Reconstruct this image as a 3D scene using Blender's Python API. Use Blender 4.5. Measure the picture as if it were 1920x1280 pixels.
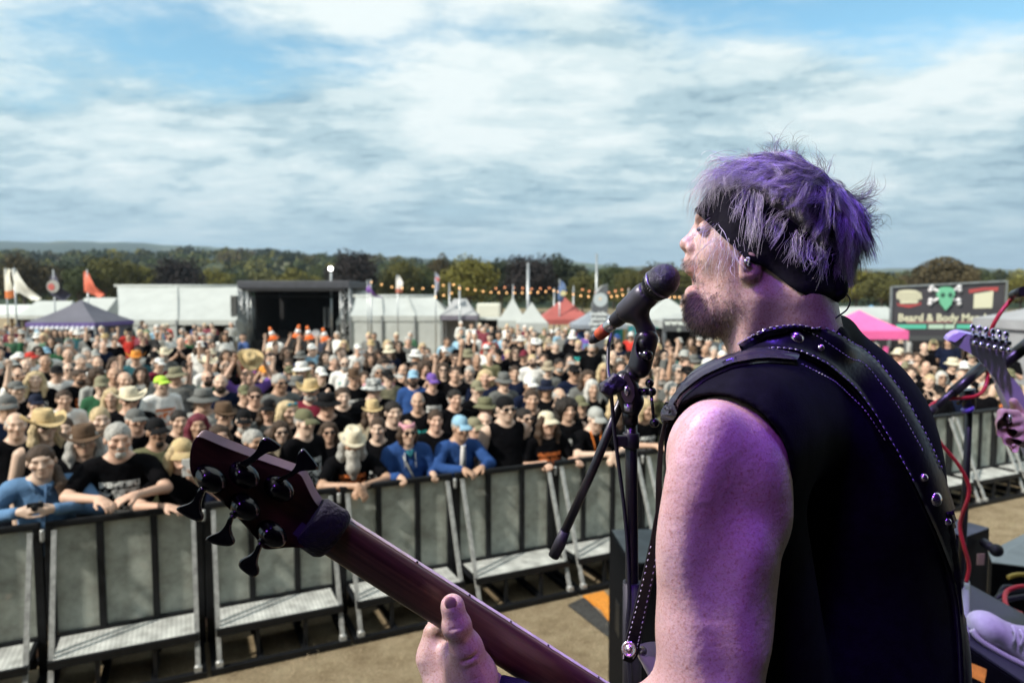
import bpy, bmesh, math, random
import numpy as np
from mathutils import Vector, Matrix, Euler
from mathutils.bvhtree import BVHTree
from math import radians, sin, cos, pi, sqrt, atan2

for _o in list(bpy.data.objects): bpy.data.objects.remove(_o)
SC = bpy.context.scene
COL = SC.collection
random.seed(7); RNG = np.random.default_rng(7)

# ------------------------------------------------------------------ camera
FPX = 1280.0; PITCH = math.atan(85/1280.0); CAMZ = 2.9
cam = bpy.data.cameras.new('camera'); camo = bpy.data.objects.new('camera', cam); COL.objects.link(camo)
camo.location = (0, 0, CAMZ); camo.rotation_euler = (pi/2 - PITCH, 0, 0)
cam.lens = 24; cam.sensor_width = 36; cam.clip_start = 0.05; cam.clip_end = 30000
cam.dof.use_dof = True; cam.dof.focus_distance = 0.86; cam.dof.aperture_fstop = 5.4
SC.camera = camo
def P(u, v, d):
    """the world point seen at photo pixel (u, v), d metres in front of the camera"""
    x = (u-960)/FPX*d; y = -(v-640)/FPX*d
    return Vector((x, d*cos(PITCH)+y*sin(PITCH), CAMZ - d*sin(PITCH)+y*cos(PITCH)))
def S(r, g, b):
    f = lambda c: (c/255/12.92) if c <= 10 else ((c/255+0.055)/1.055)**2.4
    return (f(r), f(g), f(b))

# ------------------------------------------------------------------ sky, sun, exposure
SUN_TO = Vector((-0.85, -0.62, 0.85)).normalized()
SUN_EL = math.asin(SUN_TO.z); SUN_ROT = atan2(SUN_TO.x, SUN_TO.y)
W = bpy.data.worlds.new('World'); SC.world = W; W.use_nodes = True
def build_world():
    nt = W.node_tree; nt.nodes.clear(); N = nt.nodes.new; L = nt.links.new
    out = N('ShaderNodeOutputWorld'); bg = N('ShaderNodeBackground'); bg.inputs[1].default_value = 0.1
    L(bg.outputs[0], out.inputs[0])
    sky = N('ShaderNodeTexSky'); sky.sky_type = 'NISHITA'; sky.sun_disc = False
    sky.sun_elevation = SUN_EL; sky.sun_rotation = SUN_ROT; sky.air_density = 1.0; sky.dust_density = 0.6; sky.ozone_density = 2.0
    tc = N('ShaderNodeTexCoord'); sep = N('ShaderNodeSeparateXYZ'); L(tc.outputs['Generated'], sep.inputs[0])
    def m(op, a, b=None, c=None, clamp=False):
        n = N('ShaderNodeMath'); n.operation = op; n.use_clamp = clamp
        for i, x in enumerate((a, b, c)):
            if x is None: continue
            if isinstance(x, (int, float)): n.inputs[i].default_value = x
            else: L(x, n.inputs[i])
        return n.outputs[0]
    def ramp(x, stops):
        n = N('ShaderNodeValToRGB'); n.color_ramp.interpolation = 'EASE'
        e = n.color_ramp.elements
        while len(e) < len(stops): e.new(0.5)
        for i, (p, c) in enumerate(stops):
            e[i].position = p; e[i].color = (*c, 1) if len(c) == 3 else c
        L(x, n.inputs[0]); return n.outputs[0]
    z = m('MAXIMUM', sep.outputs[2], 0.0)
    zz = m('ADD', z, 0.17)
    cu = m('DIVIDE', sep.outputs[0], zz); cv = m('DIVIDE', sep.outputs[1], zz)
    comb = N('ShaderNodeCombineXYZ'); L(cu, comb.inputs[0]); L(cv, comb.inputs[1]); comb.inputs[2].default_value = 3.3
    def noise(scale, detail, rough, dist, off=(0, 0, 0), sc=(1, 1, 1)):
        mp = N('ShaderNodeMapping'); mp.inputs['Location'].default_value = off; mp.inputs['Scale'].default_value = sc
        L(comb.outputs[0], mp.inputs[0])
        n = N('ShaderNodeTexNoise'); n.inputs['Scale'].default_value = scale; n.inputs['Detail'].default_value = detail
        n.inputs['Roughness'].default_value = rough; n.inputs['Distortion'].default_value = dist
        L(mp.outputs[0], n.inputs['Vector']); return n.outputs['Fac']
    SKYOFF = (5.7, 9.2, 0)
    big = noise(0.62, 2, 0.5, 0.15, SKYOFF)
    med = noise(1.9, 13, 0.60, 0.25, (4.1, 7.7, 0), (0.8, 1.0, 1))
    strk = noise(6.2, 12, 0.62, 0.25, (1.0, 3.0, 0), (0.75, 1.15, 1))
    dens = m('ADD', m('MULTIPLY', big, 0.74), m('ADD', m('MULTIPLY', med, 0.26), m('MULTIPLY', strk, 0.12)))
    dens = m('ADD', dens, m('MULTIPLY', m('MAXIMUM', m('SUBTRACT', 0.30, z), 0.0), 0.56))
    cover = ramp(dens, [(0.450, (0, 0, 0)), (0.560, (1, 1, 1))])
    # how thick the cloud is: thin edges white, thick bellies blue grey
    shade = m('ADD', m('ADD', m('MULTIPLY', med, 0.56), m('MULTIPLY', strk, 0.38)), m('MULTIPLY', big, 0.06))
    shade = m('ADD', shade, m('MULTIPLY', m('SUBTRACT', z, 0.17), 0.40))
    ccol = ramp(shade, [(0.39, S(136, 164, 178)), (0.46, S(176, 201, 209)), (0.53, S(211, 227, 229)), (0.62, S(233, 242, 241))])
    mul = N('ShaderNodeMix'); mul.data_type = 'RGBA'; mul.blend_type = 'MULTIPLY'; mul.inputs[0].default_value = 1
    L(ccol, mul.inputs[6]); mul.inputs[7].default_value = (8.9, 8.9, 8.9, 1)
    blue = N('ShaderNodeMix'); blue.data_type = 'RGBA'; blue.blend_type = 'MULTIPLY'; blue.inputs[0].default_value = 1
    L(sky.outputs[0], blue.inputs[6]); blue.inputs[7].default_value = (1.34, 1.78, 1.56, 1)
    # haze towards the horizon
    hz = ramp(z, [(0.0, (1, 1, 1)), (0.19, (0, 0, 0))])
    bl = N('ShaderNodeMix'); bl.data_type = 'RGBA'; L(ramp(z, [(0.10, (1, 1, 1)), (0.27, (0, 0, 0))]), bl.inputs[0]); L(blue.outputs[2], bl.inputs[6]); c0 = S(176, 205, 216); bl.inputs[7].default_value = (c0[0]*8.5, c0[1]*8.5, c0[2]*8.5, 1)
    mx = N('ShaderNodeMix'); mx.data_type = 'RGBA'; L(cover, mx.inputs[0]); L(bl.outputs[2], mx.inputs[6]); L(mul.outputs[2], mx.inputs[7])
    mh = N('ShaderNodeMix'); mh.data_type = 'RGBA'; L(m('MULTIPLY', hz, 0.85), mh.inputs[0]); L(mx.outputs[2], mh.inputs[6])
    c = S(164, 192, 205); mh.inputs[7].default_value = (c[0]*8.5, c[1]*8.5, c[2]*8.5, 1)
    L(mh.outputs[2], bg.inputs[0])
build_world()
sl = bpy.data.lights.new('sun', 'SUN'); so = bpy.data.objects.new('sun', sl); COL.objects.link(so)
sl.energy = 4.6; sl.angle = radians(2.5); sl.color = (1.0, 0.93, 0.82)
so.rotation_euler = SUN_TO.to_track_quat('Z', 'Y').to_euler(); so.location = (-20, -8, 22)
SC.view_settings.view_transform = 'Standard'; SC.view_settings.look = 'None'
SC.view_settings.exposure = 0.38; SC.view_settings.gamma = 1.0; SC.view_settings.use_curve_mapping = False
SC.render.engine = 'CYCLES'
SC.cycles.use_denoising = True
try: SC.cycles.denoiser = 'OPENIMAGEDENOISE'
except Exception: pass
SC.cycles.max_bounces = 8; SC.cycles.diffuse_bounces = 3; SC.cycles.glossy_bounces = 3
SC.cycles.transparent_max_bounces = 12; SC.cycles.transmission_bounces = 4; SC.cycles.volume_bounces = 0
SC.cycles.sample_clamp_indirect = 6; SC.cycles.caustics_reflective = False; SC.cycles.caustics_refractive = False

# ------------------------------------------------------------------ helpers
MATS = {}
def M(name, col=(0.5, 0.5, 0.5), rough=0.6, metal=0.0, vary=None, bump=None, obj=False, spec=0.5, emit=None, alpha=None,
      col2=None, attr=None, stretch=None, sheen=0.0, coat=0.0, sss=0.0, objvary=0.0):
    """procedural Principled material. vary=(scale, amount) mottles the colour (towards col2 if given), bump=(scale, strength, distance)"""
    if name in MATS: return MATS[name]
    m = bpy.data.materials.new(name); m.use_nodes = True; nt = m.node_tree; N = nt.nodes.new; L = nt.links.new
    b = nt.nodes['Principled BSDF']; MATS[name] = m
    b.inputs['Roughness'].default_value = rough; b.inputs['Metallic'].default_value = metal
    b.inputs['Specular IOR Level'].default_value = spec
    b.inputs['Sheen Weight'].default_value = sheen; b.inputs['Coat Weight'].default_value = coat
    if sss:
        b.inputs['Subsurface Weight'].default_value = sss; b.inputs['Subsurface Radius'].default_value = (0.012, 0.004, 0.002); b.inputs['Subsurface Scale'].default_value = 0.6
    tc = N('ShaderNodeTexCoord'); vec = tc.outputs['Object']
    if stretch:
        mp = N('ShaderNodeMapping'); mp.inputs['Scale'].default_value = stretch; L(vec, mp.inputs[0]); vec = mp.outputs[0]
    if obj:
        oi = N('ShaderNodeObjectInfo'); base = oi.outputs['Color']
    elif attr:
        at = N('ShaderNodeAttribute'); at.attribute_name = attr; base = at.outputs['Color']
    else:
        rg = N('ShaderNodeRGB'); rg.outputs[0].default_value = (*col, 1); base = rg.outputs[0]
    if objvary:
        oi2 = N('ShaderNodeObjectInfo'); hs = N('ShaderNodeHueSaturation'); L(base, hs.inputs['Color'])
        mr = N('ShaderNodeMapRange'); L(oi2.outputs['Random'], mr.inputs[0]); mr.inputs[3].default_value = 1-objvary; mr.inputs[4].default_value = 1+objvary
        L(mr.outputs[0], hs.inputs['Value']); base = hs.outputs[0]
    if vary:
        nz = N('ShaderNodeTexNoise'); nz.inputs['Scale'].default_value = vary[0]; nz.inputs['Detail'].default_value = vary[2] if len(vary) > 2 else 5; nz.inputs['Roughness'].default_value = 0.6
        L(vec, nz.inputs['Vector'])
        mr = N('ShaderNodeMapRange'); L(nz.outputs['Fac'], mr.inputs[0]); mr.inputs[1].default_value = 0.3; mr.inputs[2].default_value = 0.7
        mx = N('ShaderNodeMix'); mx.data_type = 'RGBA'
        if col2:
            mr.inputs[4].default_value = vary[1]; L(mr.outputs[0], mx.inputs[0]); L(base, mx.inputs[6]); mx.inputs[7].default_value = (*col2, 1)
        else:
            mx.blend_type = 'MULTIPLY'; mx.inputs[0].default_value = 1; L(base, mx.inputs[6])
            mr.inputs[3].default_value = 1-vary[1]; mr.inputs[4].default_value = 1+vary[1]*0.5; L(mr.outputs[0], mx.inputs[7])
        base = mx.outputs[2]
    L(base, b.inputs['Base Color'])
    if bump:
        nb = N('ShaderNodeTexNoise'); nb.inputs['Scale'].default_value = bump[0]; nb.inputs['Detail'].default_value = 4; L(vec, nb.inputs['Vector'])
        bp = N('ShaderNodeBump'); bp.inputs['Strength'].default_value = bump[1]; bp.inputs['Distance'].default_value = bump[2] if len(bump) > 2 else 0.01
        L(nb.outputs['Fac'], bp.inputs['Height']); L(bp.outputs[0], b.inputs['Normal'])
    if emit:
        b.inputs['Emission Color'].default_value = (*emit[0], 1); b.inputs['Emission Strength'].default_value = emit[1]
    if alpha is not None:
        b.inputs['Alpha'].default_value = alpha
    return m

def link(name, me, mat=None, parent=None, loc=None, mw=None, color=None):
    o = bpy.data.objects.new(name, me); COL.objects.link(o)
    if mat is not None and me is not None and hasattr(me, 'materials'):
        if isinstance(mat, (list, tuple)):
            if not me.materials:
                for x in mat: me.materials.append(x)
        elif not me.materials: me.materials.append(mat)
    if parent is not None: o.parent = parent
    if loc is not None: o.location = loc
    if mw is not None: o.matrix_basis = mw
    if color is not None: o.color = (*color, 1)
    return o
def empty(name, loc=(0, 0, 0), rz=0.0, label=None, cat=None, group=None, kind=None):
    o = bpy.data.objects.new(name, None); COL.objects.link(o); o.location = loc; o.rotation_euler = (0, 0, rz); o.empty_display_size = 0.1
    return tag(o, label, cat, group, kind)
def tag(o, label=None, cat=None, group=None, kind=None):
    if label: o['label'] = label
    if cat: o['category'] = cat
    if group: o['group'] = group
    if kind: o['kind'] = kind
    return o
def mesh(name, verts, faces, smooth=False):
    me = bpy.data.meshes.new(name); me.from_pydata([tuple(v) for v in verts], [], [tuple(f) for f in faces]); me.update()
    if smooth: me.polygons.foreach_set('use_smooth', [True]*len(me.polygons))
    return me
def np_mesh(name, V, Q, smooth=True, vcol=None):
    """quick mesh from arrays; Q is (n,3) or (n,4)"""
    me = bpy.data.meshes.new(name); V = np.asarray(V, np.float32); Q = np.asarray(Q, np.int32); k = Q.shape[1]
    me.vertices.add(len(V)); me.vertices.foreach_set('co', V.ravel())
    me.loops.add(Q.size); me.loops.foreach_set('vertex_index', Q.ravel())
    me.polygons.add(len(Q)); me.polygons.foreach_set('loop_start', np.arange(0, Q.size, k, dtype=np.int32))
    me.polygons.foreach_set('use_smooth', np.full(len(Q), smooth))
    if vcol is not None:
        a = me.attributes.new('tint', 'FLOAT_COLOR', 'POINT'); c = np.ones((len(V), 4), np.float32); c[:, :3] = vcol; a.data.foreach_set('color', c.ravel())
    me.update(calc_edges=True); me.validate(); return me

class MB:
    """collects simple solids into one mesh"""
    def __init__(s): s.v = []; s.f = []; s.sm = []
    def add(s, vs, fs, smooth=False):
        n = len(s.v); s.v += [Vector(v) for v in vs]; s.f += [tuple(i+n for i in f) for f in fs]; s.sm += [smooth]*len(fs); return s
    def box(s, c, size, R=None, bev=0.0):
        hx, hy, hz = size[0]/2, size[1]/2, size[2]/2; c = Vector(c)
        if bev <= 0:
            vs = [Vector((x, y, z)) for x in (-hx, hx) for y in (-hy, hy) for z in (-hz, hz)]
            fs = [(0, 1, 3, 2), (4, 6, 7, 5), (0, 4, 5, 1), (2, 3, 7, 6), (0, 2, 6, 4), (1, 5, 7, 3)]
        else:
            bm = bmesh.new(); bmesh.ops.create_cube(bm, size=1)
            for v in bm.verts: v.co = Vector((v.co.x*size[0], v.co.y*size[1], v.co.z*size[2]))
            bmesh.ops.bevel(bm, geom=bm.edges[:], offset=bev, segments=2, affect='EDGES', profile=0.6)
            bm.verts.index_update(); vs = [v.co.copy() for v in bm.verts]; fs = [[v.index for v in f.verts] for f in bm.faces]; bm.free()
        if R is not None: vs = [R @ v for v in vs]
        return s.add([v+c for v in vs], fs)
    def beam(s, a, b, w, h, up=(0, 0, 1)):
        a = Vector(a); b = Vector(b); z = (b-a).normalized(); x = Vector(up).cross(z)
        if x.length < 1e-4: x = Vector((1, 0, 0)).cross(z)
        x.normalize(); y = z.cross(x)
        vs = []
        for p in (a, b):
            for i, j in ((-1, -1), (1, -1), (1, 1), (-1, 1)): vs.append(p+x*(i*w/2)+y*(j*h/2))
        return s.add(vs, [(0, 3, 2, 1), (4, 5, 6, 7), (0, 1, 5, 4), (1, 2, 6, 5), (2, 3, 7, 6), (3, 0, 4, 7)])
    def tube(s, pts, r, n=8, cap=True, smooth=True):
        pts = [Vector(p) for p in pts]; k = len(pts); rs = [r]*k if isinstance(r, (int, float)) else list(r)
        vs = []; prev = None
        for i, p in enumerate(pts):
            t = (pts[min(i+1, k-1)]-pts[max(i-1, 0)]).normalized()
            if prev is None:
                x = t.orthogonal().normalized()
            else:
                x = prev - t*prev.dot(t)
                x = t.orthogonal().normalized() if x.length < 1e-5 else x.normalized()
            prev = x; y = t.cross(x)
            for j in range(n):
                a = 2*pi*j/n; vs.append(p+(x*cos(a)+y*sin(a))*rs[i])
        fs = []
        for i in range(k-1):
            for j in range(n):
                fs.append((i*n+j, i*n+(j+1) % n, (i+1)*n+(j+1) % n, (i+1)*n+j))
        s.add(vs, fs, smooth)
        if cap:
            m = len(s.v)-len(vs); s.f.append(tuple(m+j for j in reversed(range(n)))); s.f.append(tuple(m+(k-1)*n+j for j in range(n))); s.sm += [False, False]
        return s
    def lathe(s, prof, n=24, Mx=None, smooth=True):
        """prof = [(r, z)...] turned about z, then moved by Mx"""
        Mx = Mx or Matrix.Identity(4); vs = []; fs = []; k = len(prof)
        for r, z in prof:
            for j in range(n):
                a = 2*pi*j/n; vs.append(Mx @ Vector((r*cos(a), r*sin(a), z)))
        for i in range(k-1):
            for j in range(n): fs.append((i*n+j, i*n+(j+1) % n, (i+1)*n+(j+1) % n, (i+1)*n+j))
        m = len(s.v); s.add(vs, fs, smooth)
        if prof[0][0] > 1e-6: s.f.append(tuple(m+j for j in reversed(range(n)))); s.sm.append(False)
        if prof[-1][0] > 1e-6: s.f.append(tuple(m+(k-1)*n+j for j in range(n))); s.sm.append(False)
        return s
    def prism(s, poly, ext, smooth=False):
        """closed polygon of 3-D points pushed by vector ext"""
        poly = [Vector(p) for p in poly]; n = len(poly); ext = Vector(ext)
        return s.add(poly+[p+ext for p in poly], [tuple(range(n)), tuple(reversed(range(n, 2*n)))]+[(i, i+n, (i+1) % n+n, (i+1) % n) for i in range(n)], smooth)
    def sphere(s, c, r, n=12, m=8, sc=(1, 1, 1)):
        c = Vector(c); Mx = Matrix.Translation(c) @ Matrix.Diagonal((sc[0], sc[1], sc[2], 1))
        return s.lathe([(max(r*sin(pi*i/m), 1e-7), -r*cos(pi*i/m)) for i in range(m+1)], n, Mx)
    def me(s, name):
        me = mesh(name, s.v, s.f); me.polygons.foreach_set('use_smooth', s.sm); me.update()
        bm = bmesh.new(); bm.from_mesh(me); bmesh.ops.recalc_face_normals(bm, faces=bm.faces[:]); bm.to_mesh(me); bm.free()
        return me
    def build(s, name, mat, parent=None, **k): return link(name, s.me(name), mat, parent, **k)

def text_mesh(txt, size, name, depth=0.002, offset=0.0, align='CENTER', space=1.0, shear=0.0):
    c = bpy.data.curves.new('txt', 'FONT'); c.body = txt; c.size = size; c.extrude = depth; c.offset = offset; c.align_x = align; c.align_y = 'CENTER'; c.resolution_u = 2; c.space_character = space; c.shear = shear
    o = bpy.data.objects.new('txt', c); COL.objects.link(o)
    dg = bpy.context.evaluated_depsgraph_get(); me = bpy.data.meshes.new_from_object(o.evaluated_get(dg)); me.name = name
    bpy.data.objects.remove(o); bpy.data.curves.remove(c); return me

# ------------------------------------------------------------------ signed distance modelling (bodies, hands, heads)
def vnoise(p, scale, seed=0):
    """cheap smooth pseudo noise of points (n,3) in -1..1"""
    q = np.asarray(p)*scale; r = np.random.default_rng(seed); out = 0; amp = 1; tot = 0
    for o in range(3):
        A = r.normal(size=(5, 3)); A /= np.linalg.norm(A, axis=1)[:, None]; ph = r.uniform(0, 6.28, 5)
        out = out + amp*np.sin(q @ A.T*(1.7**o)*1.0+ph).mean(-1); tot += amp*0.6; amp *= 0.6; q = q*1.35
    return out/tot
class SDF:
    def __init__(s, lo, hi, res):
        s.lo = np.array(lo, float); s.res = res
        s.n = np.ceil((np.array(hi, float)-s.lo)/res).astype(int)+1
        s.F = np.full(tuple(s.n), 0.2, np.float32)
        s.ax = [s.lo[i]+np.arange(s.n[i])*res for i in range(3)]
    def _sub(s, lo, hi):
        a = np.clip(np.floor((np.array(lo)-s.lo)/s.res).astype(int), 0, s.n-1); b = np.clip(np.ceil((np.array(hi)-s.lo)/s.res).astype(int)+1, 1, s.n)
        if np.any(b <= a): return None
        sl = tuple(slice(a[i], b[i]) for i in range(3))
        X, Y, Z = np.meshgrid(s.ax[0][sl[0]], s.ax[1][sl[1]], s.ax[2][sl[2]], indexing='ij', sparse=False)
        return sl, np.stack((X, Y, Z), -1).astype(np.float32)
    def _mix(s, sl, d, k, sub=False):
        F = s.F[sl]
        if sub:
            d = -d
            if k > 0: h = np.maximum(k-np.abs(F-d), 0)/k; s.F[sl] = np.maximum(F, d)+h*h*k*0.25
            else: s.F[sl] = np.maximum(F, d)
        else:
            if k > 0: h = np.maximum(k-np.abs(F-d), 0)/k; s.F[sl] = np.minimum(F, d)-h*h*k*0.25
            else: s.F[sl] = np.minimum(F, d)
    def cone(s, a, b, ra, rb, k=0.0, sub=False):
        a = np.array(a, np.float32); b = np.array(b, np.float32); m = max(ra, rb)+k+3*s.res
        r = s._sub(np.minimum(a, b)-m, np.maximum(a, b)+m)
        if r is None: return s
        sl, p = r; ab = b-a; L2 = float(ab @ ab)+1e-12
        t = np.clip(((p-a) @ ab)/L2, 0, 1)
        d = np.linalg.norm(p-a-t[..., None]*ab, axis=-1)-(ra+(rb-ra)*t)
        s._mix(sl, d, k, sub); return s
    def chain(s, pts, rs, k=0.0, sub=False):
        for i in range(len(pts)-1): s.cone(pts[i], pts[i+1], rs[i], rs[i+1], k, sub)
        return s
    def ell(s, c, r, R=None, k=0.0, sub=False):
        c = np.array(c, np.float32); r = np.array(r, np.float32); m = (r.max() if R is not None else r)+k+3*s.res
        q = s._sub(c-m, c+m)
        if q is None: return s
        sl, p = q; p = p-c
        if R is not None: p = p @ np.array(R, np.float32)      # columns of R = local axes
        k0 = np.linalg.norm(p/r, axis=-1)+1e-9; k1 = np.linalg.norm(p/(r*r), axis=-1)+1e-9
        s._mix(sl, np.where(k0 < 0.05, -r.min(), k0*(k0-1)/k1), k, sub); return s
    def rbox(s, c, h, rad, R=None, k=0.0, sub=False):
        c = np.array(c, np.float32); h = np.array(h, np.float32); m = float(np.linalg.norm(h))+rad+k+3*s.res
        q = s._sub(c-m, c+m)
        if q is None: return s
        sl, p = q; p = p-c
        if R is not None: p = p @ np.array(R, np.float32)
        e = np.abs(p)-(h-rad); d = np.linalg.norm(np.maximum(e, 0), axis=-1)+np.minimum(e.max(-1), 0)-rad
        s._mix(sl, d, k, sub); return s
    def plane(s, p0, n, k=0.0):
        """cut away the side that n points to"""
        n = np.array(n, np.float32); n /= np.linalg.norm(n)
        X, Y, Z = np.meshgrid(*s.ax, indexing='ij'); d = ((X-p0[0])*n[0]+(Y-p0[1])*n[1]+(Z-p0[2])*n[2]).astype(np.float32)
        if k > 0: h = np.maximum(k-np.abs(s.F-d), 0)/k; s.F = np.maximum(s.F, d)+h*h*k*0.25
        else: s.F = np.maximum(s.F, d)
        return s
    def mesh_arrays(s):
        F = s.F; n = s.n; neg = F < 0
        c = np.zeros(tuple(n-1), np.int8)
        for i in (0, 1):
            for j in (0, 1):
                for k in (0, 1): c += neg[i:n[0]-1+i, j:n[1]-1+j, k:n[2]-1+k]
        act = (c > 0) & (c < 8); idx = np.argwhere(act); vid = np.full(tuple(n-1), -1, np.int64); vid[act] = np.arange(len(idx))
        f = np.empty((len(idx), 2, 2, 2), np.float32)
        for i in (0, 1):
            for j in (0, 1):
                for k in (0, 1): f[:, i, j, k] = F[idx[:, 0]+i, idx[:, 1]+j, idx[:, 2]+k]
        acc = np.zeros((len(idx), 3)); cnt = np.zeros(len(idx))
        for ax in range(3):
            for a in (0, 1):
                for b in (0, 1):
                    if ax == 0: f0, f1 = f[:, 0, a, b], f[:, 1, a, b]
                    elif ax == 1: f0, f1 = f[:, a, 0, b], f[:, a, 1, b]
                    else: f0, f1 = f[:, a, b, 0], f[:, a, b, 1]
                    m = (f0 < 0) != (f1 < 0); t = np.where(m, f0/np.where(m, f0-f1, 1), 0)
                    o = [None]*3; others = [q for q in range(3) if q != ax]
                    o[ax] = t; o[others[0]] = np.full(len(t), a); o[others[1]] = np.full(len(t), b)
                    for q in range(3): acc[:, q] += np.where(m, o[q], 0)
                    cnt += m
        V = s.lo+(idx+acc/cnt[:, None])*s.res
        Q = []
        for ax in range(3):
            sl0 = [slice(None)]*3; sl1 = [slice(None)]*3; sl0[ax] = slice(0, n[ax]-1); sl1[ax] = slice(1, n[ax])
            ch = neg[tuple(sl0)] != neg[tuple(sl1)]; o1, o2 = [q for q in range(3) if q != ax]
            e = np.argwhere(ch); e = e[(e[:, o1] > 0) & (e[:, o2] > 0) & (e[:, o1] < n[o1]-1) & (e[:, o2] < n[o2]-1)]
            def cell(d1, d2):
                q = e.copy(); q[:, o1] -= d1; q[:, o2] -= d2; return vid[q[:, 0], q[:, 1], q[:, 2]]
            q = np.stack((cell(1, 1), cell(0, 1), cell(0, 0), cell(1, 0)), 1)
            s0 = neg[e[:, 0], e[:, 1], e[:, 2]]
            if ax == 1: s0 = ~s0
            q[~s0] = q[~s0][:, ::-1]; Q.append(q)
        Q = np.concatenate(Q); Q = Q[(Q >= 0).all(1)]
        return V, Q
    def me(s, name, smooth_iter=0, vcol=None):
        V, Q = s.mesh_arrays()
        for _ in range(smooth_iter): V = relax(V, Q)
        return np_mesh(name, V, Q, True, vcol(V) if vcol else None)
def relax(V, Q, f=0.5):
    acc = np.zeros_like(V); cnt = np.zeros(len(V))
    for i in range(4):
        a = Q[:, i]; b = Q[:, (i+1) % 4]
        for q in range(3): acc[:, q] += np.bincount(a, V[b, q], len(V))+np.bincount(b, V[a, q], len(V))
        cnt += np.bincount(a, minlength=len(V))+np.bincount(b, minlength=len(V))
    return V+(acc/np.maximum(cnt, 1)[:, None]-V)*f
# ================================================================== ground, hills, woods
def ramp1(x, xs, ys): return np.interp(x, xs, ys)
def terrain_h(x, y):
    """height of the land at (x, y), metres"""
    x = np.asarray(x, float); y = np.asarray(y, float)
    s = x/np.maximum(y, 1.0)                                   # direction, -0.75 left .. 0.75 right
    ridge = ramp1(s, [-0.9, -0.4, -0.2, 0, 0.3, 0.8], [41, 38, 31, 25, 18, 14])
    far = ramp1(s, [-0.9, -0.72, -0.55, -0.38, -0.2, -0.08, 0.05, 0.25, 0.9], [286, 272, 250, 226, 196, 176, 158, 142, 120])
    far = far+8*np.sin(s*11+1)+4.5*np.sin(s*29)+2.4*np.sin(s*67+.5)+1.3*np.sin(s*151)
    t = np.clip((y-170)/560, 0, 1); h = ridge*(t*t*(3-2*t))
    t2 = np.clip((y-1100)/2400, 0, 1); h = h+(far-ridge)*(t2*t2*(3-2*t2))
    h = h+np.where(y > 200, 2.2*np.sin(x*0.011+y*0.006)*np.clip((y-200)/300, 0, 1), 0)
    t3 = np.clip((y-3500)/5000, 0, 1); return h*(1-0.9*t3)
def build_ground():
    ys = np.concatenate(([-60, -20, 0], np.linspace(3, 60, 20), np.geomspace(70, 9000, 70))); ss = np.linspace(-1, 1, 181)
    V = []; 
    for y in ys:
        xs = ss*(90+1.35*max(y, 0)); hh = terrain_h(xs, np.full_like(xs, max(y, 1.0)))
        V.append(np.stack((xs, np.full_like(xs, y), hh), 1))
    V = np.concatenate(V); n = len(ss); Q = []
    for i in range(len(ys)-1):
        a = np.arange(n-1)+i*n; Q.append(np.stack((a, a+1, a+1+n, a+n), 1))
    me = np_mesh('ground', V, np.concatenate(Q))
    m = bpy.data.materials.new('dry_grass_ground'); m.use_nodes = True; nt = m.node_tree; N = nt.nodes.new; L = nt.links.new; b = nt.nodes['Principled BSDF']
    b.inputs['Roughness'].default_value = 0.95; b.inputs['Specular IOR Level'].default_value = 0.1
    tc = N('ShaderNodeTexCoord'); V3 = tc.outputs['Object']
    def noi(sc, det=6, ro=0.65):
        n = N('ShaderNodeTexNoise'); n.inputs['Scale'].default_value = sc; n.inputs['Detail'].default_value = det; n.inputs['Roughness'].default_value = ro; L(V3, n.inputs['Vector']); return n.outputs['Fac']
    def rmp(x, st):
        n = N('ShaderNodeValToRGB'); e = n.color_ramp.elements
        while len(e) < len(st): e.new(0.5)
        for i, (p, c) in enumerate(st): e[i].position = p; e[i].color = (*c, 1)
        L(x, n.inputs[0]); return n.outputs[0]
    def mix(f, a, c, bl='MIX'):
        n = N('ShaderNodeMix'); n.data_type = 'RGBA'; n.blend_type = bl
        if isinstance(f, float): n.inputs[0].default_value = f
        else: L(f, n.inputs[0])
        L(a, n.inputs[6]); L(c, n.inputs[7]); return n.outputs[2]
    straw = rmp(noi(3.0, 10, 0.75), [(0.28, (0.17, 0.125, 0.08)), (0.45, (0.29, 0.23, 0.15)), (0.62, (0.40, 0.33, 0.225)), (0.8, (0.36, 0.32, 0.205))])
    fine = rmp(noi(55, 6, 0.8), [(0.3, (0.55, 0.52, 0.5)), (0.7, (1.15, 1.15, 1.1))])
    near = mix(1.0, straw, fine, 'MULTIPLY')
    vo = N('ShaderNodeTexVoronoi'); vo.inputs['Scale'].default_value = 0.0042; L(V3, vo.inputs['Vector'])
    sp = N('ShaderNodeSeparateColor'); L(vo.outputs['Color'], sp.inputs[0])
    fields = rmp(sp.outputs[0], [(0.0, (0.035, 0.055, 0.03)), (0.35, (0.05, 0.075, 0.035)), (0.55, (0.11, 0.13, 0.055)), (0.75, (0.32, 0.27, 0.16)), (1.0, (0.07, 0.10, 0.045))])
    woods = rmp(noi(0.0035, 8, 0.6), [(0.40, (0, 0, 0)), (0.50, (1, 1, 1))])
    wd = N('ShaderNodeRGB'); wd.outputs[0].default_value = (0.028, 0.042, 0.024, 1)
    farc = mix(woods, fields, wd.outputs[0])
    sx = N('ShaderNodeSeparateXYZ'); L(V3, sx.inputs[0]); mr = N('ShaderNodeMapRange'); L(sx.outputs[1], mr.inputs[0]); mr.inputs[1].default_value = 110; mr.inputs[2].default_value = 170
    L(mix(mr.outputs[0], near, farc), b.inputs['Base Color'])
    bp = N('ShaderNodeBump'); bp.inputs['Strength'].default_value = 0.9; bp.inputs['Distance'].default_value = 0.03; L(noi(28, 8, 0.8), bp.inputs['Height']); L(bp.outputs[0], b.inputs['Normal'])
    o = link('ground', me, m); tag(o, 'dry straw coloured field running out to wooded hills', kind='structure')
    return o
build_ground()

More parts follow.
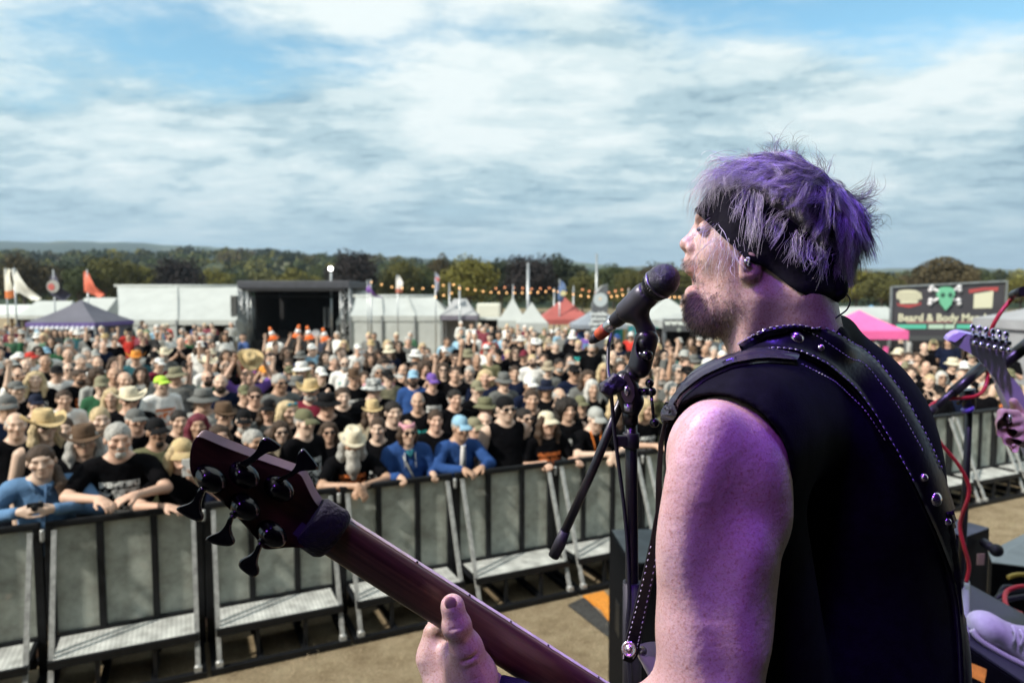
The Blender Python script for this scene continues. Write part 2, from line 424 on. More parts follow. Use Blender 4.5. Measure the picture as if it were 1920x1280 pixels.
LEAF = M('foliage', obj=True, rough=0.75, vary=(0.35, 0.45, 3), spec=0.15)
LEAFV = M('far_foliage', attr='tint', rough=0.8, spec=0.1)
BARK = M('bark', (0.09, 0.07, 0.05), 0.9, vary=(6, 0.5))
def leaf_cards(C, Nrm, size, rng):
    """one small four sided leaf spray at each centre, facing roughly outward"""
    n = len(C); r = rng.normal(size=(n, 3)); nn = Nrm+0.75*r; nn /= np.linalg.norm(nn, axis=1)[:, None]
    t = np.cross(nn, rng.normal(size=(n, 3))); t /= np.linalg.norm(t, axis=1)[:, None]; b = np.cross(nn, t)
    s = size*rng.uniform(0.6, 1.4, n)[:, None]
    q = np.stack((C-t*s, C+b*s*0.55+nn*s*0.15, C+t*s, C-b*s*0.55-nn*s*0.1), 1).reshape(-1, 3)
    return q, np.arange(4*n).reshape(-1, 4)
def crown_points(rng, n, clumps, spread=(0.5, 0.5, 0.38), zc=0.6, shell=0.75):
    cs = []
    for _ in range(clumps):
        a = rng.uniform(0, 2*pi); ph = np.arccos(rng.uniform(-0.75, 1)); r = rng.uniform(0.45, 0.85)
        cs.append((spread[0]*r*sin(ph)*cos(a), spread[1]*r*sin(ph)*sin(a), zc+spread[2]*r*cos(ph), rng.uniform(0.13, 0.24)))
    cs = np.array(cs); k = rng.integers(0, clumps, n); d = rng.normal(size=(n, 3)); d /= np.linalg.norm(d, axis=1)[:, None]
    rr = cs[k, 3]*np.where(rng.random(n) < shell, rng.uniform(0.85, 1.08, n), rng.uniform(0.2, 0.9, n))
    return cs[k, :3]+d*rr[:, None]*np.array((1, 1, 0.85)), d, cs
def make_tree_mesh(seed, clumps, n=6200, size=0.027, **k):
    rng = np.random.default_rng(seed); C, d, cs = crown_points(rng, n, clumps, **k); V, Q = leaf_cards(C, d, size, rng)
    crown = np_mesh('crown', V, Q, False); crown.materials.append(LEAF)
    t = MB(); t.tube([(0, 0, -0.02), (0.01, 0, 0.15), (0, 0.01, 0.35), (0.02, 0, 0.62)], [0.035, 0.026, 0.02, 0.008], 8)
    for c in cs[:7]: t.tube([(0, 0.005, 0.25), (c[0]*0.4, c[1]*0.4, 0.25+(c[2]-0.25)*0.55), (c[0], c[1], c[2])], [0.013, 0.009, 0.004], 6)
    trunk = t.me('trunk'); trunk.materials.append(BARK); return crown, trunk
TREES = [make_tree_mesh(11, 26), make_tree_mesh(12, 34, spread=(0.52, 0.52, 0.40), zc=0.57), make_tree_mesh(13, 20, spread=(0.5, 0.5, 0.36), zc=0.6),
         make_tree_mesh(14, 30, spread=(0.44, 0.44, 0.42), zc=0.56), make_tree_mesh(15, 14, spread=(0.56, 0.56, 0.30), zc=0.66)]
# u, top v, width px, distance, variant, colour, label
_ol = (0.098, 0.096, 0.030); _dk = (0.036, 0.046, 0.026); _yg = (0.155, 0.145, 0.032); _br = (0.085, 0.068, 0.034); _cp = (0.033, 0.028, 0.028); _gr = (0.066, 0.082, 0.032)
TREE_LIST = [
 (48, 482, 112, 132, 0, _br, 'brown olive tree behind the two white and orange flags'),
 (120, 494, 84, 150, 3, _dk, 'dark green tree behind the black flag with round emblem'),
 (200, 484, 116, 118, 1, _ol, 'broad olive tree above the red pointed flag'),
 (150, 503, 62, 112, 2, _gr, 'small green tree just left of the red pointed flag'),
 (268, 500, 84, 160, 2, _yg, 'pale yellow green tree above the left end of long marquee'),
 (336, 487, 92, 124, 1, _cp, 'round purple dark tree above the middle of long marquee'),
 (404, 506, 84, 150, 3, _yg, 'yellow green tree left of the black side stage'),
 (446, 516, 70, 170, 0, _gr, 'low green tree above the left tower of side stage'),
 (500, 512, 92, 190, 2, _ol, 'olive tree above the left half of side stage roof'),
 (560, 506, 90, 185, 0, _yg, 'yellow olive tree above the middle of side stage roof'),
 (600, 500, 70, 200, 3, _gr, 'green tree just left of the lit floodlight'),
 (664, 475, 92, 112, 1, _cp, 'big round black purple tree right of the lit floodlight'),
 (724, 508, 70, 140, 2, _dk, 'low dark tree behind the purple flag'),
 (752, 487, 84, 118, 3, _ol, 'tall olive tree behind the white and red flag'),
 (800, 505, 70, 125, 0, _gr, 'green tree between the two thin flags'),
 (828, 482, 60, 150, 3, _br, 'narrow brown olive tree rising behind the thin blue flag'),
 (880, 486, 108, 104, 1, _yg, 'broad bright yellow green tree above the grey gazebo'),
 (940, 490, 74, 118, 2, _dk, 'dark tree right of the bright yellow green one'),
 (990, 483, 108, 110, 1, _cp, 'broad dark copper tree behind the tall thin mast'),
 (1052, 482, 92, 122, 0, _dk, 'tall dark green tree behind the red gazebo'),
 (1092, 514, 70, 105, 3, _ol, 'low olive tree left of the grey feather banner'),
 (1150, 500, 74, 150, 2, _gr, 'hazy green tree above the grey feather banner'),
 (1180, 506, 66, 120, 3, _ol, 'olive tree left of the microphone head'),
 (1236, 496, 84, 128, 1, _br, 'brown tree right behind the microphone head'),
 (1300, 498, 96, 135, 0, _ol, 'olive tree behind the singing man\'s mouth'),
 (1604, 508, 96, 120, 2, _yg, 'yellow olive tree right of the singing man\'s neck'),
 (1652, 514, 90, 112, 0, _ol, 'olive tree behind the pink gazebo'),
 (1700, 516, 84, 130, 3, _br, 'brown olive tree behind the left end of merchandise banner'),
 (1770, 492, 118, 108, 4, _br, 'spreading dark brown tree with sky gaps above merchandise banner'),
 (1832, 508, 78, 140, 3, _gr, 'green tree above the right end of merchandise banner'),
 (1876, 513, 62, 150, 0, _dk, 'small dark tree at the far right behind banner corner'),
 (1912, 522, 72, 116, 2, _yg, 'yellow tree cut by the right edge of the picture'),
]
for (u, tv, w, d, k, c, lab) in TREE_LIST:
    h = (555-tv)/FPX*d+CAMZ; wd = w/FPX*d*1.0; x = (u-960)/FPX*d
    t = empty('tree', (x, d, 0), u*0.7, lab, 'tree', 'trees behind the tents')
    S3 = Matrix.Diagonal((wd*1.04, wd*1.04, h*1.02, 1))
    link('crown', TREES[k][0], None, t, mw=S3, color=c); link('trunk', TREES[k][1], None, t, mw=S3)

def build_far_wood():
    rng = np.random.default_rng(5); Vs = []; Qs = []; Cs = []; n0 = 0
    pal = np.array([_ol, _dk, _gr, _yg, _br, (0.04, 0.055, 0.03), (0.05, 0.06, 0.03)])
    rows = [(175, 60), (210, 70), (255, 80), (310, 85), (380, 90), (460, 95), (560, 100), (680, 105), (820, 105)]
    for y, n in rows:
        per = int(np.interp(y, [175, 820], [190, 80]))
        for i in range(n):
            x = (i/(n-1)*2-1)*(0.82*y)+rng.normal()*y*0.008; yy = y+rng.uniform(-0.06, 0.06)*y
            h = rng.uniform(7, 13)*(1.05 if y > 300 else 0.85); wd = rng.uniform(9, 15)*(0.75+y/900)
            if y < 240: h *= 0.75
            C, d, _ = crown_points(rng, per, 9, spread=(0.55, 0.55, 0.42), zc=0.52, shell=0.9)
            C = C*np.array((wd, wd, h))+np.array((x, yy, float(terrain_h(x, yy))))
            V, Q = leaf_cards(C, d, np.interp(y, [175, 820], [0.75, 2.0]), rng)
            c = pal[rng.choice(7, p=[.22, .18, .2, .1, .08, .12, .1])]*rng.uniform(0.7, 1.25)
            Vs.append(V); Qs.append(Q+n0); n0 += len(V); Cs.append(np.tile(c, (len(V), 1))*np.repeat(rng.uniform(0.75, 1.2, len(V)//4), 4)[:, None])
    me = np_mesh('far_wood', np.concatenate(Vs), np.concatenate(Qs), False, np.concatenate(Cs))
    tag(link('far_wood', me, LEAFV), 'mass of mixed green woodland covering the rise behind the field', kind='stuff')
build_far_wood()

# ================================================================== tents and stalls
WHITE = M('white_pvc', (0.40, 0.425, 0.41), 0.55, vary=(1.2, 0.10), bump=(1.5, 0.35, 0.12))
FAB = M('tent_fabric', obj=True, rough=0.75, vary=(1.5, 0.18), bump=(2.0, 0.3, 0.08))
METAL = M('galvanised_metal', (0.42, 0.44, 0.45), 0.4, 0.85, vary=(9, 0.25))
BLACKM = M('black_metal', (0.008, 0.009, 0.011), 0.5, 0.0, spec=.25, vary=(14, 0.5), bump=(60, 0.15, 0.002))
DARK = M('black_drape', (0.012, 0.012, 0.014), 0.9, vary=(3, 0.4), bump=(5, 0.5, 0.05))
WOODM = M('stall_timber', (0.21, 0.13, 0.075), 0.8, vary=(5, 0.5), stretch=(1, 1, 6))
COLR = M('plain_colour', obj=True, rough=0.6, vary=(5, 0.2))
PRINT = M('printed_ink', obj=True, rough=0.7)
def zv(v, d): return CAMZ-(v-555)/FPX*d
def xu(u, d): return (u-960)/FPX*d
def canopy_me(hw, hd, ze, zp, ridge=0.0, sag=0.05, n=8):
    """pyramid (or hipped, ridge = half length of the ridge) tent roof with slightly hollow slopes, centred on the origin"""
    m = MB(); cor = [(-hw, -hd), (hw, -hd), (hw, hd), (-hw, hd)]; top = [(-ridge, 0), (ridge, 0), (ridge, 0), (-ridge, 0)]
    for s in range(4):
        a, b = cor[s], cor[(s+1) % 4]; ta, tb = top[s], top[(s+1) % 4]; vs = []; fs = []
        for i in range(n+1):
            t = i/n; z = ze+(zp-ze)*t-sag*sin(pi*t)
            for j in range(5):
                q = j/4; x = (a[0]*(1-q)+b[0]*q)*(1-t)+(ta[0]*(1-q)+tb[0]*q)*t; y = (a[1]*(1-q)+b[1]*q)*(1-t)+(ta[1]*(1-q)+tb[1]*q)*t
                vs.append((x, y, z))
        for i in range(n):
            for j in range(4): fs.append((i*5+j, i*5+j+1, (i+1)*5+j+1, (i+1)*5+j))
        m.add(vs, fs, True)
    return m.me('canopy')
def gazebo(u0, u1, ve, vp, d, col, label, name='gazebo', ridge=0.0, valance=0.22, wall=(), depth=None, rz=0.0, mat=None, valcol=None, group='pop-up gazebos on the field', zg=0.0):
    hw = (u1-u0)/2/FPX*d; cx = xu((u0+u1)/2, d); hd = depth or hw; ze = zv(ve, d); zp = zv(vp, d)
    g = empty(name, (cx, d+hd*0.0, zg), rz, label, 'tent', group); mat = mat or FAB
    link('canopy', canopy_me(hw, hd, ze, zp, ridge*hw, 0.06*(zp-ze)), mat, g, color=col)
    for s, (c, sz) in enumerate((((0, -hd-0.012, ze-valance/2), (2*hw, 0.012, valance)), ((0, hd+0.012, ze-valance/2), (2*hw, 0.012, valance)),
                                 ((-hw-0.012, 0, ze-valance/2), (0.012, 2*hd, valance)), ((hw+0.012, 0, ze-valance/2), (0.012, 2*hd, valance)))):
        MB().box(c, sz).build('valance', mat, g, color=valcol or col)
    for sx in (-1, 1):
        for sy in (-1, 1): MB().box((sx*(hw-0.04), sy*(hd-0.04), ze/2-0.02), (0.05, 0.05, ze-0.04)).build('leg', METAL, g)
    for w in wall:
        if w == 'back': MB().box((0, hd-0.09, (ze-0.05)/2), (2*hw-0.1, 0.02, ze-0.05)).build('back_wall', mat, g, color=col)
        if w == 'left': MB().box((-hw+0.09, 0, (ze-0.05)/2), (0.02, 2*hd-0.25, ze-0.05)).build('side_wall', mat, g, color=col)
        if w == 'right': MB().box((hw-0.09, 0, (ze-0.05)/2), (0.02, 2*hd-0.25, ze-0.05)).build('side_wall', mat, g, color=col)
    return g, hw, hd, ze
def marquee(u0, u1, vr, ve, d, label, depth=6.0, bays=2, hip=0.0, front=(0, 1), ur0=None, ur1=None):
    """long white frame tent: roof slope facing us, end gables, wall sheets per bay"""
    x0, x1 = xu(u0, d), xu(u1, d); ze, zr = zv(ve, d), zv(vr, d+depth*0.5); r0 = xu(ur0, d+depth/2) if ur0 else x0; r1 = xu(ur1, d+depth/2) if ur1 else x1
    g = empty('marquee', ((x0+x1)/2, d, 0), 0, label, 'marquee'); ox = (x0+x1)/2
    for b in range(bays):
        t0, t1 = b/bays, (b+1)/bays; n = 10; vs = []; fs = []
        for side in (0, 1):
            base = len(vs)
            for i in range(n+1):
                t = i/n; zz = ze+(zr-ze)*t-0.05*sin(pi*t)
                yy = depth/2*t if side == 0 else depth-depth/2*t
                for q in np.linspace(t0, t1, 5):
                    xa = x0+(x1-x0)*q; xb = r0+(r1-r0)*q
                    vs.append((xa+(xb-xa)*t-ox, yy, zz-0.03*sin(pi*(q-t0)/(t1-t0))))
            for i in range(n):
                for j in range(4): fs.append((base+i*5+j, base+i*5+j+1, base+(i+1)*5+j+1, base+(i+1)*5+j))
        MB().add(vs, fs, True).build('roof_panel', WHITE, g)
        xa, xb = x0+(x1-x0)*t0-ox, x0+(x1-x0)*t1-ox
        MB().box(((xa+xb)/2, -0.03, ze-0.12), (xb-xa-0.03, 0.02, 0.26)).build('valance', WHITE, g)
        if b in front: MB().box(((xa+xb)/2, 0.02, (ze-0.02)/2), (xb-xa-0.06, 0.02, ze-0.02)).build('wall_sheet', WHITE, g)
        MB().box((xb-0.03, -0.06, ze/2), (0.07, 0.07, ze)).build('post', METAL, g)
        m = MB(); m.beam((xb, -0.02, ze+0.02), (r0+(r1-r0)*t1-ox, depth/2, zr+0.02), 0.06, 0.05); m.build('roof_rib', WHITE, g)
    MB().box((x0-ox+0.03, -0.06, ze/2), (0.07, 0.07, ze)).build('post', METAL, g)
    for xs, rr in ((x0-ox, r0-ox), (x1-ox, r1-ox)):
        MB().add([(xs, 0.03, 0), (xs, depth-0.03, 0), (xs, depth-0.03, ze), (rr, depth/2, zr-0.02), (xs, 0.03, ze)], [(0, 1, 2, 3, 4)]).build('gable', WHITE, g)
    MB().box(((x0+x1)/2-ox, depth, ze/2), (x1-x0, 0.03, ze)).build('back_wall', WHITE, g)
    MB().tube([(r0-ox-0.15, depth/2, zr+0.03), (r1-ox+0.05, depth/2, zr+0.03)], 0.07, 8).build('ridge', WHITE, g)
    return g
# far left stalls
g, *_ = gazebo(-60, 92, 588, 571, 44, (0.55, 0.58, 0.56), 'low pale canopy of the timber stall at the far left', 'stall_canopy', ridge=0.9, depth=1.6, group='stalls at the far left')
st = empty('market_stall', (xu(48, 43), 43.6, 0), 0, 'open timber market stall with orange bunting at the far left', 'stall')
for x in (-1.3, -0.45, 0.45, 1.3): MB().box((x, 0, 0.85), (0.12, 0.12, 1.7)).build('post', WOODM, st)
MB().box((0, -0.05, 0.45), (2.8, 0.3, 0.9)).build('counter', WOODM, st); MB().box((0, 0.6, 0.85), (2.8, 0.06, 1.7)).build('back_wall', DARK, st)
MB().box((0, -0.09, 1.66), (2.9, 0.05, 0.16)).build('fascia', COLR, st, color=(0.62, 0.22, 0.07))
for i in range(9): MB().box((-1.1+i*0.27, -0.1, 1.02+0.05*(i % 3)), (0.16, 0.16, 0.22+0.1*(i % 3))).build('goods', COLR, st, color=random.choice([(0.3, 0.05, 0.05), (0.1, 0.1, 0.3), (0.5, 0.3, 0.1), (0.4, 0.4, 0.35)]))
gazebo(62, 146, 590, 564, 42, (0.8, 0.8, 0.78), 'white awning between timber stall and purple gazebo', 'awning', ridge=0.82, depth=1.5, mat=WHITE, group='stalls at the far left')
gazebo(158, 224, 586, 558, 41, (0.8, 0.8, 0.78), 'short white awning tucked between purple gazebo and long marquee', 'awning', ridge=0.9, depth=1.5, mat=WHITE, group='stalls at the far left')
g, hw, hd, ze = gazebo(92, 216, 602, 562, 27, (0.105, 0.105, 0.135), 'grey purple pointed gazebo with white scalloped valance', valance=0.16, wall=('right', 'back'), valcol=(0.11, 0.075, 0.24))
for i in range(13):
    MB().tube([(-hw*0.82+i*hw*0.145, -hd-0.03, ze-0.17), (-hw*0.82+i*hw*0.145+0.1, -hd-0.03, ze-0.30)], [0.085, 0.03], 8).build('scallop', COLR, g, color=(0.62, 0.64, 0.72))
# long white marquee on the left
g = marquee(222, 444, 537, 600, 35, 'long white marquee left of the black side stage', 7.0, 2, front=(0,), ur0=222, ur1=446)
st = empty('market_stall', (xu(398, 36), 36.4, 0), 0, 'brown timber stall inside the open bay of long marquee', 'stall')
MB().box((0, 0, 0.5), (2.2, 0.5, 1.0)).build('counter', WOODM, st); MB().box((0, 1.2, 0.8), (2.3, 0.05, 1.6)).build('back_wall', WOODM, st)
MB().box((0.1, -0.35, 1.52), (2.0, 0.05, 0.14)).build('fascia', COLR, st, color=(0.55, 0.20, 0.08))
for x in (0.72, 1.0): MB().box((x, -0.42, 0.6), (0.07, 0.07, 1.2)).build('post', METAL, st)
MB().box((0.86, -0.42, 1.23), (0.42, 0.09, 0.06)).build('rail', METAL, st)
# side stage
def side_stage():
    d = 36; g = empty('side_stage', (xu(551, d), d, 0), 0, 'black covered side stage on trussed towers, between the white marquees', 'stage')
    x0, x1 = xu(446, d)-xu(551, d), xu(657, d)-xu(551, d); zt = zv(526, d); zb = zv(541, d); dep = 5.0
    MB().box((0, dep/2, (zt+zb)/2), (x1-x0, dep, zt-zb-0.02), bev=0.05).build('roof', M('grey_stage_roof', (0.045, 0.048, 0.06), 0.6, vary=(2, 0.3)), g)
    MB().box((0, -0.03, zb-0.05), (x1-x0-0.5, 0.03, 0.16)).build('roof_valance', DARK, g)
    for xx, nm in ((x0+0.28, 'tower'), (x1-0.28, 'tower')):
        m = MB(); w = 0.24
        for sx in (-w, w):
            for sy in (-w, w): m.tube([(xx+sx, sy+0.25, 0), (xx+sx, sy+0.25, zb-0.02)], 0.035, 6)
        k = 9
        for i in range(k):
            za, zc = zb*i/k, zb*(i+1)/k; s = 1 if i % 2 else -1
            m.tube([(xx-w*s, -w+0.25, za), (xx+w*s, -w+0.25, zc)], 0.02, 5); m.tube([(xx-w, -w*s+0.25, za), (xx-w, w*s+0.25, zc)], 0.02, 5); m.tube([(xx+w, -w*s+0.25, za), (xx+w, w*s+0.25, zc)], 0.02, 5)
            m.tube([(xx-w, -w+0.25, za), (xx+w, -w+0.25, za)], 0.02, 5)
        m.build(nm, METAL, g)
    MB().box((0, dep-0.06, zb/2-0.01), (x1-x0-0.2, 0.05, zb-0.04)).build('backdrop', DARK, g)
    for xx in (x0+0.58, x1-0.58): MB().box((xx, dep/2+0.35, zb/2-0.01), (0.04, dep-1.2, zb-0.04)).build('side_drape', DARK, g)
    MB().box((0, dep/2, 0.28), (x1-x0-1.3, dep-0.3, 0.56)).build('deck', DARK, g)
    MB().tube([(x0+0.6, 0.9, zb-0.42), (x1-0.6, 0.9, zb-0.42)], 0.05, 8).build('lighting_bar', BLACKM, g)
    for xx in (1.25, 1.5): MB().box((xx, 1.4, 1.75), (0.10, 0.18, 1.1)).build('line_array', M('speaker_grey', (0.10, 0.105, 0.11), 0.6), g)
    for i, xx in enumerate((-1.3, -0.4, 0.5, 1.7)): MB().box((xx, 2.2, 0.76), (0.5, 0.4, 0.38), bev=0.03).build('amplifier', BLACKM, g)
    m = MB(); m.lathe([(0.22, -0.16), (0.23, -0.15), (0.23, 0.15), (0.22, 0.16)], 20, Matrix.Translation((0.7, 1.7, 0.85)) @ Matrix.Rotation(pi/2, 4, 'X')); m.build('drum', M('drum_shell', (0.5, 0.5, 0.52), 0.3), g)
side_stage()
# drape hung between marquee and side stage
m = MB(); d = 35.4; vs = []; fs = []
for i in range(13):
    for j in range(7):
        u = 433+1.2*i; vs.append((xu(u, d), d+0.10*sin(i*1.9), zv(555, d)*(1-j/6)+0.02))
for i in range(12):
    for j in range(6): fs.append((i*7+j, (i+1)*7+j, (i+1)*7+j+1, i*7+j+1))
m.add(vs, fs, True); tag(m.build('drape', M('grey_sheet', (0.16, 0.165, 0.16), 0.8)), 'grey gathered sheet hanging beside the left stage tower', 'drape')
marquee(656, 841, 556, 592, 33, 'white marquee right of the black side stage', 5.0, 3, front=(0, 1, 2), ur0=668, ur1=812)
# small taller white gable behind it
gazebo(640, 712, 600, 545, 38.5, (0.8, 0.8, 0.78), 'tall white tent peak tucked behind the side stage right tower', 'tent', ridge=0.55, mat=WHITE, group='white tents beside the side stage')
gazebo(829, 897, 590, 560, 32, (0.34, 0.35, 0.36), 'pale grey hipped gazebo right of the white marquee', ridge=0.35, wall=('back', 'left'), valcol=(0.16, 0.15, 0.19))
# white catering trailer
tr = empty('catering_trailer', (xu(916, 33), 33, 0), 0, 'cream catering trailer with raised serving hatch between gazebos', 'trailer')
MB().box((0, 0.9, 1.55), (1.15, 1.6, 2.0), bev=0.1).build('body', M('cream_paint', (0.62, 0.62, 0.53), 0.4), tr); MB().box((0.0, 0.06, 1.45), (0.9, 0.06, 0.75)).build('hatch_shade_panel', DARK, tr)  # flat black panel stands in for the shade inside the hatch
MB().box((-0.02, -0.32, 1.83), (1.15, 0.7, 0.04), R=Matrix.Rotation(0.12, 3, 'X')).build('awning', WHITE, tr); MB().box((0, -0.05, 1.02), (1.1, 0.3, 0.05)).build('counter', METAL, tr)
for x in (-0.45, 0.45): MB().lathe([(0.26, -0.08), (0.28, -0.05), (0.28, 0.05), (0.26, 0.08)], 16, Matrix.Translation((x, 0.1, 0.28)) @ Matrix.Rotation(pi/2, 4, 'X')).build('wheel', BLACKM, tr)
gazebo(934, 988, 600, 557, 30, (0.8, 0.8, 0.78), 'white pointed gazebo left of the tall thin mast', mat=WHITE, valance=0.3)
gazebo(968, 1026, 604, 566, 29, (0.8, 0.8, 0.78), 'lower white pointed gazebo right of the tall thin mast', mat=WHITE, valance=0.42)
g, hw, hd, ze = gazebo(1008, 1107, 597, 556, 31, (0.34, 0.085, 0.075), 'dusty red gazebo with a red leg drape')
MB().add([(0.32, -hd-0.03, ze-0.1), (hw-0.72, -hd-0.03, ze-0.1), (hw-0.95, -hd-0.03, 0.55), (0.6, -hd-0.03, 0.5)], [(0, 1, 2, 3)]).build('leg_drape', FAB, g, color=(0.30, 0.07, 0.06))
gazebo(1072, 1168, 607, 574, 27, (0.23, 0.26, 0.30), 'blue grey gazebo behind the grey feather banner', wall=('back',), valance=0.15)
gazebo(1146, 1246, 603, 568, 29, (0.8, 0.8, 0.78), 'white gazebo behind the microphone clip', mat=WHITE, valance=0.3)
g, hw, hd, ze = gazebo(1196, 1304, 597, 556, 23, (0.8, 0.8, 0.78), 'white pointed gazebo behind the microphone and the beard', mat=WHITE, valance=0.22)
m = MB(); m.add([(-0.42, -hd-0.03, 0.0), (-0.16, -hd-0.03, 0.0), (-0.08, -hd-0.03, ze-0.1), (-0.34, -hd-0.03, ze-0.1)], [(0, 1, 2, 3)]); m.build('gathered_wall', WHITE, g)
gazebo(1258, 1340, 582, 563, 36, (0.72, 0.27, 0.05), 'orange gazebo roof peeping behind the bearded chin')
# colourful clothes stall under the white gazebo
cs = empty('clothes_rail', (xu(1195, 27.5), 27.5, 0), 0, 'rail of turquoise and yellow clothes under the white gazebos', 'clothes rail')
MB().tube([(-0.9, 0, 0), (-0.9, 0, 1.75), (0.9, 0, 1.75), (0.9, 0, 0)], 0.02, 6).build('rail', METAL, cs)
for i in range(10):
    m = MB(); x = -0.8+i*0.175; m.add([(x-0.10, -0.02, 1.7), (x+0.10, 0.02, 1.7), (x+0.14, 0.02, 0.75+0.1*(i % 3)), (x-0.13, -0.03, 0.7+0.12*(i % 2))], [(0, 1, 2, 3)])
    m.build('garment', COLR, cs, color=[(0.02, 0.32, 0.36), (0.02, 0.36, 0.33), (0.62, 0.40, 0.03), (0.03, 0.25, 0.30)][i % 4])
# black fronted stall behind the chin, lettered
d = 20; bs = empty('stall_banner', (xu(1300, d), d, 0), 0, 'black fronted stall with white web address lettering below the beard', 'banner')
w = 2.2; zt, zb_ = zv(598, d), zv(621, d)
MB().box((0, 0, (zt+zb_)/2), (w-0.45, 0.03, zt-zb_)).build('fascia', M('charcoal_vinyl', (0.07, 0.075, 0.08), 0.7), bs)
link('lettering', text_mesh('www.hogblo', 0.26, 'lettering', 0.003, 0.006), PRINT, bs, mw=Matrix.Translation((-0.18, -0.02, zv(604.5, d))) @ Matrix.Rotation(pi/2, 4, 'X'), color=(0.75, 0.8, 0.75))
for x in (-0.42, 0.0, 0.5): MB().lathe([(0.06, 0), (0.06, 0.004)], 14, Matrix.Translation((x, -0.02, zv(618, d))) @ Matrix.Rotation(pi/2, 4, 'X')).build('round_emblem', COLR, bs, color=(0.3, 0.33, 0.3))
MB().box((0, 1.4, 0.95), (w-0.4, 0.05, 1.9)).build('back_drape', DARK, bs)
for x in (-0.86, 0.86): MB().box((x, 0.05, zt/2), (0.05, 0.05, zt)).build('post', METAL, bs)
gazebo(1235, 1370, 600, 579, 20.9, (0.33, 0.35, 0.34), 'grey low pitched gazebo roof over the black fronted stall', depth=0.8)
# pink gazebo
g, hw, hd, ze = gazebo(1553, 1668, 617, 581, 18.5, (0.80, 0.13, 0.36), 'bright pink gazebo right of the singing man', valance=0.22, depth=0.9)
MB().box((0.25, -hd-0.02, 0.8), (0.10, 0.06, 1.6)).build('leg_drape', FAB, g, color=(0.72, 0.10, 0.32))
gazebo(1555, 1680, 596, 575, 26, (0.8, 0.8, 0.78), 'white gazebo behind the pink one', mat=WHITE, ridge=0.7)
gz = gazebo(1606, 1660, 588, 572, 30, (0.12, 0.3, 0.5), 'small blue gazebo top behind the pink one')
st = empty('display_stand', (xu(1612, 18.6), 18.6, 0), 0, 'orange and red goods display under the pink gazebo', 'display stand')
for i, c in enumerate(((0.65, 0.28, 0.05), (0.7, 0.33, 0.08), (0.35, 0.03, 0.04), (0.6, 0.5, 0.42))): MB().box((-0.5+i*0.34, 0.1*(i % 2), 0.72), (0.26, 0.1, 1.44)).build('hanging_goods', COLR, st, color=c)
MB().box((0.05, 0.3, 0.05), (1.6, 0.5, 0.1)).build('base', WOODM, st)
